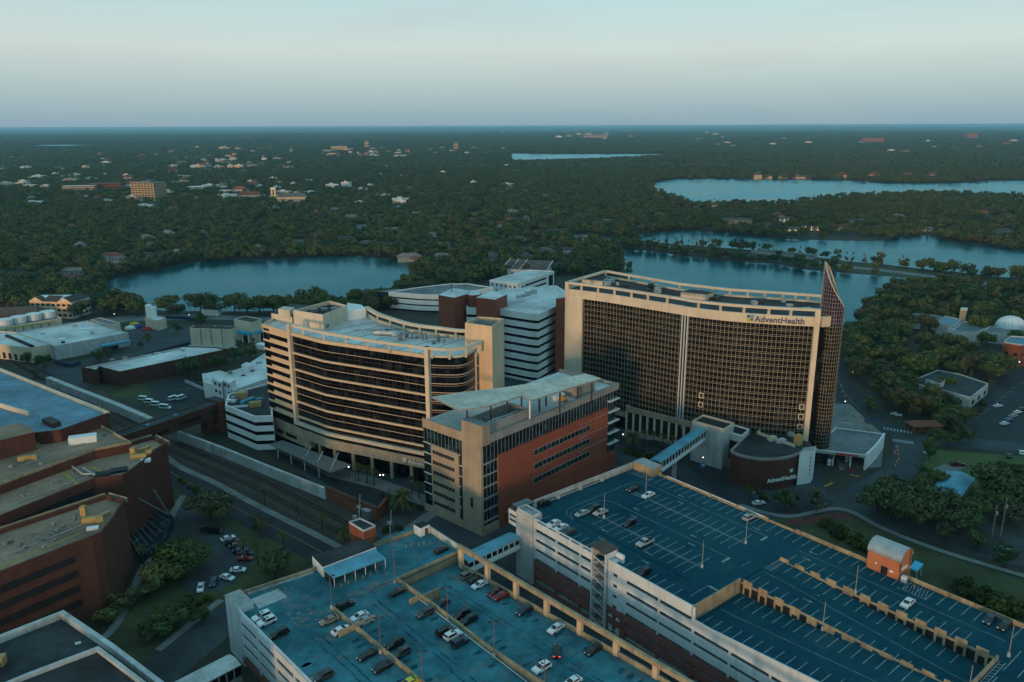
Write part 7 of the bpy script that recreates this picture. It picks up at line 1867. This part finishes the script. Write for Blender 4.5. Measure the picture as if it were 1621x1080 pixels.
# thin belts of single trees along the far shores
stuff_instances('far_woodland','continuous tree canopy running to the horizon',pts,src2)
belt=[]
for P in LW[3:]:
    for a,b in zip(P,P[1:]+P[:1]):
        l=dist(a,b); n=int(l/9)
        for i in range(n):
            q=lerp(a,b,i/n); nx,ny=(b[1]-a[1])/l,-(b[0]-a[0])/l
            for o in (r5.uniform(4,14),r5.uniform(14,30),r5.uniform(30,50)):
                for sg in (1,-1):
                    x,y=q[0]+nx*o*sg,q[1]+ny*o*sg
                    if y<FAR and P is LW[3]: continue
                    if not any(inpoly(x,y,Q) for Q in LW): belt.append((x,y,r5.randrange(7),r5.uniform(0,6.28),r5.uniform(6,9)))
src3=[bpy.data.objects.new('s',o.data) for o in src]
stuff_instances('shore_woodland','belt of trees along the far lake shores',belt,src3)
# ================================================================ VEHICLES
def car_proto(kind):
    """parts at the origin, nose toward +x: (name, mesh, paint slot?, children)"""
    def sec(pts,W_,top_in=.0):
        mb=MB(); n=len(pts)
        for sgn in (-1,1):
            f=[(x,sgn*(W_/2-(top_in if z>1.0 else 0)),z) for x,z in pts]; mb.face(f if sgn<0 else f[::-1])
        for i in range(n):
            a,b=pts[i],pts[(i+1)%n]; ya=W_/2-(top_in if a[1]>1. else 0); yb=W_/2-(top_in if b[1]>1. else 0)
            mb.face([(a[0],-ya,a[1]),(a[0],ya,a[1]),(b[0],yb,b[1]),(b[0],-yb,b[1])])
        return mb
    if kind=='sedan':
        body=[(-2.3,.35),(-2.36,.75),(-2.25,.95),(-1.5,1.0),(1.0,.98),(1.9,.86),(2.28,.7),(2.32,.35)]; cab=[(-1.95,.99),(-1.15,1.42),(.12,1.46),(1.3,.98)]; W_=1.8; wb=1.38
    elif kind=='suv':
        body=[(-2.25,.4),(-2.3,.9),(-2.25,1.1),(1.1,1.1),(2.0,1.0),(2.28,.8),(2.3,.4)]; cab=[(-2.2,1.09),(-1.95,1.7),(.1,1.74),(1.05,1.09)]; W_=1.9; wb=1.38
    elif kind=='pickup':
        body=[(-2.8,.5),(-2.85,1.1),(1.5,1.12),(2.5,1.02),(2.75,.8),(2.75,.45)]; cab=[(-.75,1.1),(-.6,1.78),(.75,1.8),(1.5,1.1)]; W_=1.95; wb=1.75
    else:
        body=[(-2.7,.4),(-2.75,1.2),(2.2,1.2),(2.6,1.0),(2.7,.4)]; cab=[(-2.7,1.19),(-2.65,2.2),(1.4,2.25),(2.2,1.19)]; W_=2.; wb=1.65
    parts=[]
    b=sec(body,W_); parts.append(('body',b,'paint'))
    c=sec(cab,W_-.12,.16); parts.append(('cabin',c,'paint'))
    # glazing just proud of the cabin
    g=MB(); x0,x1,x2,x3=cab[0][0],cab[1][0],cab[2][0],cab[3][0]; z0,z1=cab[0][1]+.06,cab[1][1]-.07; w0,w1=W_/2-.06+.012,W_/2-.22+.012
    for s in (-1,1):
        q=[(x0+.25,s*w0,z0),(x3-.25,s*w0,z0),(x2-.02,s*(w1+.02),z1),(x1+.05,s*(w1+.02),z1)]
        g.face(q if s<0 else q[::-1])
    for (xa,za),(xb,zb),d in ((cab[3],cab[2],.02),(cab[0],cab[1],-.02)):
        a=lerp((xa,za),(xb,zb),.12); e=lerp((xa,za),(xb,zb),.9); q=[(a[0]+d,-w0+.16,a[1]+.012),(a[0]+d,w0-.16,a[1]+.012),(e[0]+d,w1-.06,e[1]+.012),(e[0]+d,-w1+.06,e[1]+.012)]
        g.face(q if d>0 else q[::-1])
    parts.append(('window_glass',g,'car_glass'))
    if kind=='suv':
        r=MB(); r.face([(-.5,-.4,1.755),(.0,-.4,1.765),(.0,.4,1.765),(-.5,.4,1.755)]); parts.append(('sunroof',r,'car_glass'))
    if kind=='pickup':
        r=MB(); r.prism([(-2.65,-.8),(-.85,-.8),(-.85,.8),(-2.65,.8)],1.10,1.2); parts.append(('cargo_bed',r,'opening'))
    for sx in (-1,1):
        for sy in (-1,1):
            w=MB(); w.tube((sx*wb,sy*(W_/2-.2),.33),(sx*wb,sy*(W_/2+.01),.33),.34,n=10); parts.append(('wheel',w,'tyre'))
    for sy in (-1,1):
        h=MB(); x=body[-2][0] if kind!='van' else 2.62; h.box((x-.02,sy*(W_/2-.32)),.12,.42,body[-2][1]-.08 if kind!='van' else .8,(body[-2][1] if kind!='van' else .8)+.1); parts.append(('headlight',h,'headlight'))
        t=MB(); t.box((body[1][0]+.02,sy*(W_/2-.25)),.1,.36,.72,.9); parts.append(('tail_light',t,'cloth_red'))
    out=[]
    for n,mb,mt in parts:
        me=bpy.data.meshes.new(n); me.from_pydata(mb.v,[],mb.f)
        bm=bmesh.new(); bm.from_mesh(me)
        bmesh.ops.recalc_face_normals(bm,faces=bm.faces)
        if n in('body','cabin'): bmesh.ops.bevel(bm,geom=[e for e in bm.edges],offset=.07,segments=2,affect='EDGES',profile=.6)
        bm.to_mesh(me); bm.free()
        me.materials.append(M['car_white'] if mt=='paint' else M[mt])
        if n in('body','cabin'): me.polygons.foreach_set('use_smooth',[True]*len(me.polygons))
        out.append((n,me,mt))
    return out
CARS={}
def car(kind,color,p,ang,label,lit=False):
    key=kind
    if key not in CARS: CARS[key]=car_proto(kind)
    name={'sedan':'parked_car','suv':'parked_car','pickup':'pickup_truck','van':'van'}[kind]
    if lit: name='car'
    t=thing(name,label,{'pickup':'pickup truck','van':'van'}.get(kind,'car'),p); t.rotation_euler=(0,0,R(ang))
    for n,me,mt in CARS[key]:
        o=bpy.data.objects.new(n,me); COL.objects.link(o); o.parent=t
        if mt=='paint':
            o.material_slots[0].link='OBJECT'; o.material_slots[0].material=M['car_'+color]
        if lit and n=='tail_light':
            o.material_slots[0].link='OBJECT'; o.material_slots[0].material=M['tail_red']
    return t
def on_deck(px,py,zf,back,z0):
    z=z0
    for _ in range(6): z=zf(*back(G(px,py,z)))
    p=G(px,py,z+.6); s,t=back(p)
    if zf is ez: t=min(46.2,max(.4,t)); p=E(s,t)
    elif s<140: t=max(3.,t); p=Fr(s,t)
    return (*p,zf(s,t)+.03)
EB=EA+90; FBn=FA+90
DARK='on the dark roof deck'
for (px,py,k,c,d,l) in [(921,813,'sedan','silver',180,'pale silver sedan left of the black car in a row of three, dark deck'),(940,806,'suv','black',180,'black car between two pale cars on the dark deck'),(950.5,811,'sedan','silver',180,'pale blue-grey sedan right of the black car, near a deck lamp'),(996.5,829,'suv','black',180,'black SUV alone in the middle row of the dark deck'),(1021,859,'pickup','silver',180,'silver pickup with a dark cargo bed, alone on the dark deck'),(1026,784,'sedan','white',180,'white sedan by the far deck lamp, beside a black car'),(1002,774,'sedan','black',180,'black sedan just left of the white one by the far deck lamp'),(1014.5,909,'suv','black',180,'black car against the near parapet below the stair tower'),(872,831,'sedan','white',180,'white car by the lift tower, first along the near parapet'),(884.5,837,'sedan','white',180,'white car by the lift tower, second along the near parapet'),(897,843,'sedan','dark_grey',180,'dark car by the lift tower, third along the near parapet'),(1192.5,816,'suv','silver',0,'silver SUV against the far tan parapet'),(1436.7,955,'sedan','white',180,'white sedan alone next to the tan divider panels'),(1580,968,'sedan','navy',180,'dark blue car by the right end of the far parapet'),(1604,977,'sedan','black',180,'black car at the right edge by the far parapet'),(862,797,'suv','black',0,'black car in the shaded corner behind the lift tower')]:
    car(k,c,on_deck(px,py,ez,Eb,20.),EB+d+rnd.uniform(-2,2),l)
for (px,py,k,c,d,l) in [(406,980,'suv','white',180,'white SUV on the worn deck near the corner tower, upper of two'),(414,988,'suv','white',180,'white SUV on the worn deck near the corner tower, lower of two'),(431,1008,'suv','black',180,'black SUV below the two white SUVs on the worn deck'),(501,1076,'suv','dark_grey',180,'dark car at the bottom edge by the left facade'),(521,982,'sedan','tan',180,'beige sedan left of the first divider wall'),(540,998,'sedan','white',0,'white sedan beside the short wing wall of the first divider'),(547,958,'suv','black',0,'black minivan just beyond the first divider\'s lamp'),(569,976,'sedan','white',180,'white car between black minivan and wing wall, upper'),(577,984,'sedan','silver',180,'pale blue car tucked behind the wing wall, lower'),(629,937,'sedan','black',0,'black sedan by the second divider near its lamp'),(673,971,'suv','dark_grey',180,'grey hatchback beside the second divider\'s wing wall'),(625,1019,'suv','black',180,'black pickup-sized SUV at the first divider, upper of two'),(635,1034,'suv','dark_grey',180,'dark grey SUV at the first divider, lower of two'),(581,1037,'sedan','black',180,'black sedan left of the first divider, upper of two'),(605,1056,'sedan','black',180,'black sedan left of the first divider, lower of two'),(704,1000,'suv','black',0,'black SUV above the white roof-racked one'),(717,1006,'suv','white',0,'white roof-racked SUV between two dark ones'),(728,1017,'suv','navy',0,'navy SUV below the white roof-racked one'),(740,911,'suv','tan',0,'tan SUV in the lowered bay by the tan columns'),(753,918,'sedan','black',0,'black car between the tan SUV and a white sedan'),(759,926,'sedan','white',180,'white sedan left of the red cars'),(783,938,'sedan','dark_red',180,'dark red sedan, left of the two red cars'),(792.5,944,'sedan','red',180,'bright red sedan, right of the two red cars'),(830,967,'sedan','navy',180,'navy sedan in front of the second tan column'),(880,995,'sedan','white',180,'white sedan alone before the tan columns'),(939,1029,'sedan','black',180,'black sedan at the right end of the lowered bay'),(857,1058,'suv','white',180,'white SUV driving by the lamp near the bottom edge'),(731,973,'suv','black',180,'black car on the far side of the second divider, upper of two'),(742,982,'suv','black',180,'black car on the far side of the second divider, lower of two'),(699,955,'sedan','dark_grey',180,'grey car half hidden by the second wing wall'),(906,1080,'sedan','white',180,'white car cut by the bottom edge'),(646,1082,'sedan','yellow',180,'yellow-green car cut by the bottom edge'),(699,870,'sedan','black',0,'black sedan in the top corner of the worn deck by yellow posts')]:
    car(k,c,on_deck(px,py,fz,Fb,14.5),FBn+d+rnd.uniform(-3,3),l)
car('sedan','black',on_deck(882,1031,fz,Fb,14.5),FBn+42,'black sedan driving with red tail lights glowing',True)
for (px,py,k,c,a,l) in [(328,838,'suv','dark_grey',15,'grey SUV at the top of the crescent driveway, left of two'),(340,842,'van','black',-10,'black van at the top of the crescent driveway, right of two'),(361,853,'sedan','white',35,'white sedan at the top of the crescent\'s parking row'),(367,859,'sedan','black',30,'black sedan second in the crescent\'s parking row'),(374,864,'sedan','dark_grey',25,'dark grey sedan third in the crescent\'s parking row'),(380,872,'sedan','navy',15,'navy sedan fourth in the crescent\'s parking row'),(388,877,'sedan','black',8,'black sedan just above the red one in the crescent'),(388,885,'sedan','red',0,'red sedan beneath the golden palms in the crescent'),(377,903,'sedan','white',0,'white sedan on the driveway below the red one'),(360,915,'sedan','white',-25,'white sedan on the driveway, lower left of the first white one'),(338,922,'sedan','navy',-80,'navy car between two white ones at the driveway\'s lower end'),(318,931,'sedan','white',-75,'white car at the lower end of the driveway'),(246,885,'sedan','silver',70,'pale car under the trees by the glass atrium'),
 (228,633,'van','white',-15,'white van at the left end of the parked row'),(238,637.5,'van','white',-15,'white van second in the parked row'),(247,641.5,'van','white',-15,'white van third in the parked row'),(262,646,'van','white',-15,'white van with blue stripe fourth in the parked row'),(275,632,'van','white',55,'white van parked apart, left of two'),(287,631,'van','white',55,'larger white van parked apart, right of two'),
 (1580,643,'sedan','white',20,'white car on the painted island of the school car park'),(1590,671,'sedan','white',25,'white car in the car park row, nearest'),(1597,665,'sedan','blue',25,'blue car in the car park row, second'),(1604,659,'sedan','silver',25,'silver car in the car park row, third'),(1611,653,'sedan','white',25,'white car in the car park row, fourth'),(1617,648,'sedan','black',25,'dark car in the car park row, farthest'),(1419,657,'sedan','white',-35,'white car driving on the curved road'),(1471,717,'sedan','white',20,'white car at the corner of the bright lawn'),(1597,722,'sedan','navy',60,'dark blue car parked on the lawn\'s edge'),(1617,717,'sedan','white',60,'white car at the right edge of the lawn'),(1516,736,'pickup','dark_red',0,'dark pickup on the pad above the tan cottage'),(1587,871,'sedan','blue',-25,'light blue car on the lane among dark trees'),(1201,797,'sedan','white',15,'white sedan in the street beyond the far parapet'),(688,804,'sedan','white',-60,'white car at the office block\'s foot by the crossing'),(1008,398,'sedan','white',0,'white car crossing the causeway'),(1066,406,'sedan','black',-10,'black car on the causeway')]:
    car(k,c,(*G(px,py,.5),.12),a,l)
# ================================================================ STREET FURNITURE
def lamp_proto():
    g=[]
    mb=MB(); mb.tube((0,0,0),(0,0,.9),.35,.32,n=8); g.append(('footing',mb,'concrete_pale'))
    mb=MB(); mb.tube((0,0,.9),(0,0,7.4),.11,.08,n=6); g.append(('pole',mb,'pole_rust'))
    return g
def deck_lamp(p,h,label,heads,ang,mt='pole_rust',grp=None):
    t=thing('street_lamp',label,'lamp post',p,grp)
    b=p; mb=MB(); mb.tube((*p[:2],p[2]),(*p[:2],p[2]+.9),.36,.32,n=8); mb.build('footing',M['concrete_pale'],t)
    mb=MB(); mb.tube((*p[:2],p[2]+.9),(*p[:2],p[2]+h),.10,.08,n=6); mb.build('pole',M[mt],t)
    for s in heads:
        ca,sa=math.cos(R(ang))*s,math.sin(R(ang))*s
        mb=MB(); mb.beam((p[0],p[1],p[2]+h-.1),(p[0]+ca*.6,p[1]+sa*.6,p[2]+h),.1,.1); mb.beam((p[0]+ca*.5,p[1]+sa*.5,p[2]+h+.02),(p[0]+ca*1.25,p[1]+sa*1.25,p[2]+h+.06),.45,.2); mb.build('lamp_head',M['metal_dark'],t)
    return t
for (s,t,l) in ((13.4,14.6,'near lamp post at the start of the first stall row, dark deck'),(12.6,33.6,'lamp post at the start of the second stall row, dark deck'),(48.3,14.6,'lamp post at the end of the first stall row, dark deck'),(48.3,33.6,'lamp post at the end of the second stall row, dark deck'),(80.9,16.4,'lamp post among the near divider panels'),(79.4,33.6,'lamp post among the far divider panels'),(112.4,36.,'lamp post past the end of the far divider panels'),(112.2,15.5,'lamp post by the ramp\'s end wall')):
    deck_lamp((*E(s,t),ez(s,t)),7.6,l,(),0,'beige_grey')
for (s,t,l) in ((22.4,17.7,'twin-headed lamp at the start of the first divider wall'),(23.6,35.6,'twin-headed lamp at the corner of the second divider wall'),(45.2,16.9,'twin-headed lamp midway along the first divider wall'),(45.5,36.,'twin-headed lamp midway along the second divider wall'),(61.2,16.9,'twin-headed lamp near the bottom edge on the first divider'),(62.6,35.9,'twin-headed lamp farther down the second divider'),(78.8,35.9,'twin-headed lamp near the bottom edge on the second divider')):
    deck_lamp((*Fr(s,t),fz(s,t)),9.2,l,(-1,1),FA+55)
def globe(px,py,h,label,mt='lamp_white',n=1,r=.35):
    p=G(px,py); t=thing('street_lamp',label,'lamp',(*p,0)); mb=MB(); mb.tube((*p,0),(*p,h),.09,.06); mb.build('pole',M['metal_dark'],t)
    for i in range(n):
        mb=MB(); c=(p[0]+(i-(n-1)/2)*1.2,p[1],h); mb.dome((c[0],c[1],c[2]),r*.62,8,3); mb.dome((c[0],c[1],c[2]+.001),-r*.62,8,3); mb.build('lamp_globe',M[mt],t)
        if n>1:
            mb=MB(); mb.beam((p[0],p[1],h-.3),(c[0],c[1],h-.3),.06,.06); mb.build('arm',M['metal_dark'],t)
for a in ((553,757,4.6,'lit globe lamp on the hospital forecourt, left'),(605,770,4.6,'twin lit globe lamp on the hospital forecourt, right','lamp_white',2),(1112,741,4.5,'lit lamp behind the blue street sign'),(986,700,3.5,'lit lamp under the palms behind the office block'),(538,797,3.,'small lamp by the railway wall'),(141,590,3.2,'lit lamp by the low brick building'),(897,472,3,'lit lamp by the clinics'),(1189,770,3.,'lit lamp by the brick drum\'s shrubs'),(300,505,3,'lit lamp by the lakeside road, left'),(345,497,3,'lit lamp beside the lakeside cottage'),(440,497,4,'lit lamp under the lakeside oaks'),(134,501,4,'lit lamp behind the wide warehouse'),(182,506,4,'lit lamp on the lakeside road'),(1612,584,4,'lit lamp at the school car park'),(1440,640,5,'lit lamp by the curved road'),(1336,655,6,'lamp on the works ground')):
    globe(*a)
for (px,py,h,l) in ((473,824,9.5,'dark railway pole beside the avenue verge'),(566,812,16.,'tall thin dark pole behind the railway'),(617,806,8.,'crossing mast by the brick wall\'s end')):
    p=G(px,py); t=thing('utility_pole',l,'pole',(*p,0)); mb=MB(); mb.tube((*p,0),(*p,h),.17,.12); mb.build('pole_shaft',M['metal_dark'],t); mb=MB(); mb.box((p[0],p[1]),.6,.5,0,1.1); mb.build('base_box',M['metal_grey'],t)
for (px,py,h,l) in ((1570,851,11.5,'wooden utility pole by the lane, left of two'),(1584,849,13.5,'taller wooden utility pole by the lane, right of two')):
    p=G(px,py); t=thing('utility_pole',l,'utility pole',(*p,0)); mb=MB(); mb.tube((*p,0),(*p,h),.2,.14); mb.build('pole_shaft',M['beige'],t); mb=MB(); mb.beam((p[0]-1.2,p[1],h-1.2),(p[0]+1.2,p[1],h-1.2),.14,.16); mb.build('crossarm',M['bark'],t); mb=MB(); mb.tube((p[0]+.4,p[1],h-3.4),(p[0]+.4,p[1],h-2.3),.3,n=8); mb.build('transformer',M['ac_metal'],t)
# level crossing
def signal(px,py,l,arm):
    p=G(px,py); t=thing('crossing_signal',l,'railway signal',(*p,0)); mb=MB(); mb.tube((*p,0),(*p,5.2),.1); mb.build('mast',M['metal_white'],t)
    for s in (-1,1):
        mb=MB(); mb.tube((p[0]+.55*s,p[1]-.1,3.6),(p[0]+.55*s,p[1]-.25,3.6),.32,n=10); mb.build('lamp_disc',M['metal_dark'],t)
        mb=MB(); mb.beam((p[0]-.8*s,p[1]-.15,4.2),(p[0]+.8*s,p[1]-.15,5.4),.06,.22); mb.build('crossbuck_board',M['sign_white'],t)
    if arm:
        mb=MB(); mb.beam((p[0],p[1],1.1),(p[0]+.6,p[1]+.4,9.),.12,.22); mb.build('barrier_arm',M['sign_white'],t)
signal(569,822,'crossing signal with raised barrier by the grey cabinet',True); signal(618,848,'crossing signal with raised barrier at the shrubs',True); signal(563,838,'crossing signal near the brick tower with a red disc',False)
# street marks and signs
p=G(1112,748); t=thing('street_sign','blue hospital street sign in the bend of the street','sign',(*p,0)); mb=MB(); mb.tube((*p,0),(*p,3.),.09); mb.build('post',M['metal_grey'],t); mb=MB(); mb.wall((p[0]-1.,p[1]),(p[0]+1.,p[1]),.14,2.2,4.2); mb.build('sign_panel',M['sign_blue'],t); mb=MB(); 
for a,b,c,d in ((-.45,-.25,2.6,3.8),(.25,.45,2.6,3.8),(-.25,.25,3.1,3.3)): mb.wall((p[0]+a,p[1]-.1),(p[0]+b,p[1]-.1),.04,c,d)
mb.build('sign_symbol',M['sign_white'],t)
for (px,py,l) in ((1312,738,'white numbered entrance pylon left of the ambulance drive'),(1340,732,'white numbered entrance pylon on the red planting bed')):
    p=G(px,py); t=thing('entrance_sign',l,'sign',(*p,0)); mb=MB(); mb.box(p,1.2,.3,.3,2.9,0); mb.build('sign_panel',M['sign_white'],t); mb=MB(); mb.box((p[0],p[1]-.02),.9,.34,1.2,1.6); mb.build('sign_stripe',M['sign_red'],t)
mb=MB(); mb.flat(PG([(1335,742),(1350,738),(1362,744),(1346,749)]),.14); tag(mb.build('planting_bed',M['mulch']),'small red planting bed on the ambulance drive','planting bed')
markings('road_marking',[(G(1305,771),G(1318,765)),(G(1345,752),G(1360,755))],.9,'paint_yellow',.13)
for (px,py,mt,l,h) in ((1350,601,'lamp_yellow','bright yellow flashing beacon beside the curved road',4.),(1411,508,'lamp_red','glowing red traffic light at the far road bend',6.5)):
    p=G(px,py); t=thing('traffic_light',l,'traffic light',(*p,0)); mb=MB(); mb.tube((*p,0),(*p,h),.12); mb.build('post',M['metal_dark'],t); mb=MB(); mb.box((p[0],p[1]+.3),1.2,.3,h-1.2,h+1.4); mb.build('backplate',M['metal_dark'],t); mb=MB(); mb.tube((p[0],p[1]+.1,h),(p[0],p[1]-.1,h),.55,n=10); mb.build('signal_lens',M[mt],t)
for (px,py) in ((1185,800),(1203,793)):
    p=G(px,py); t=thing('traffic_light','black traffic light mast in the street beyond the parapet','traffic light',(*p,0),'traffic lights beyond the parapet'); mb=MB(); mb.tube((*p,0),(*p,6.5),.14); mb.build('post',M['metal_dark'],t); mb=MB(); mb.beam((*p,6.4),(p[0]-4,p[1]+2,6.6),.12,.12); mb.build('mast_arm',M['metal_dark'],t); mb=MB(); mb.box((p[0]-3.6,p[1]+1.8),.4,.35,5.4,6.5); mb.build('signal_head',M['metal_dark'],t)
# works barrels along the curved road
r6=random.Random(4)
for i,(a,b,n,grp) in enumerate((((1420,705),(1418,740),7,'orange barrels along the street bend'),((1345,655),(1392,700),12,'orange barrels round the works ground'),((1328,610),(1342,640),4,'orange barrels on the curved road'))):
    for j in range(n):
        p=G(*lerp(a,b,(j+.5)/n)); p=(p[0]+r6.uniform(-1.2,1.2),p[1]+r6.uniform(-1.5,1.5)); t=thing('traffic_barrel','orange traffic barrel '+{0:'in the line along the street bend',1:'among the roadworks beside the tower',2:'on the curved road by the tower'}[i],'barrel',(*p,.1),grp)
        mb=MB(); mb.tube((*p,.1),(*p,1.15),.36,.26,n=8); mb.build('drum',M['orange_plastic'],t); mb=MB(); mb.tube((*p,.5),(*p,.72),.345,.32,n=8,cap=False); mb.build('reflective_band',M['sign_white'],t)
for i in range(11):
    p=G(1340+r6.uniform(0,42),660+r6.uniform(0,48)); mb=MB(); k=8; rr=r6.uniform(1.2,2.8); hh=r6.uniform(.8,1.9)
    a=[(p[0]+rr*math.cos(6.283*q/k)*r6.uniform(.8,1.2),p[1]+rr*math.sin(6.283*q/k)*r6.uniform(.8,1.2),.05) for q in range(k)]; top=(p[0],p[1],hh)
    for q in range(k): mb.face([a[q],a[(q+1)%k],top])
    tag(mb.build('rubble_pile',M[['dirt','concrete','fence_blue','dirt'][i%4]]),'rubble or covered material heap on the roadworks beside the tower','pile','heaps on the roadworks')
p=G(1420,640);
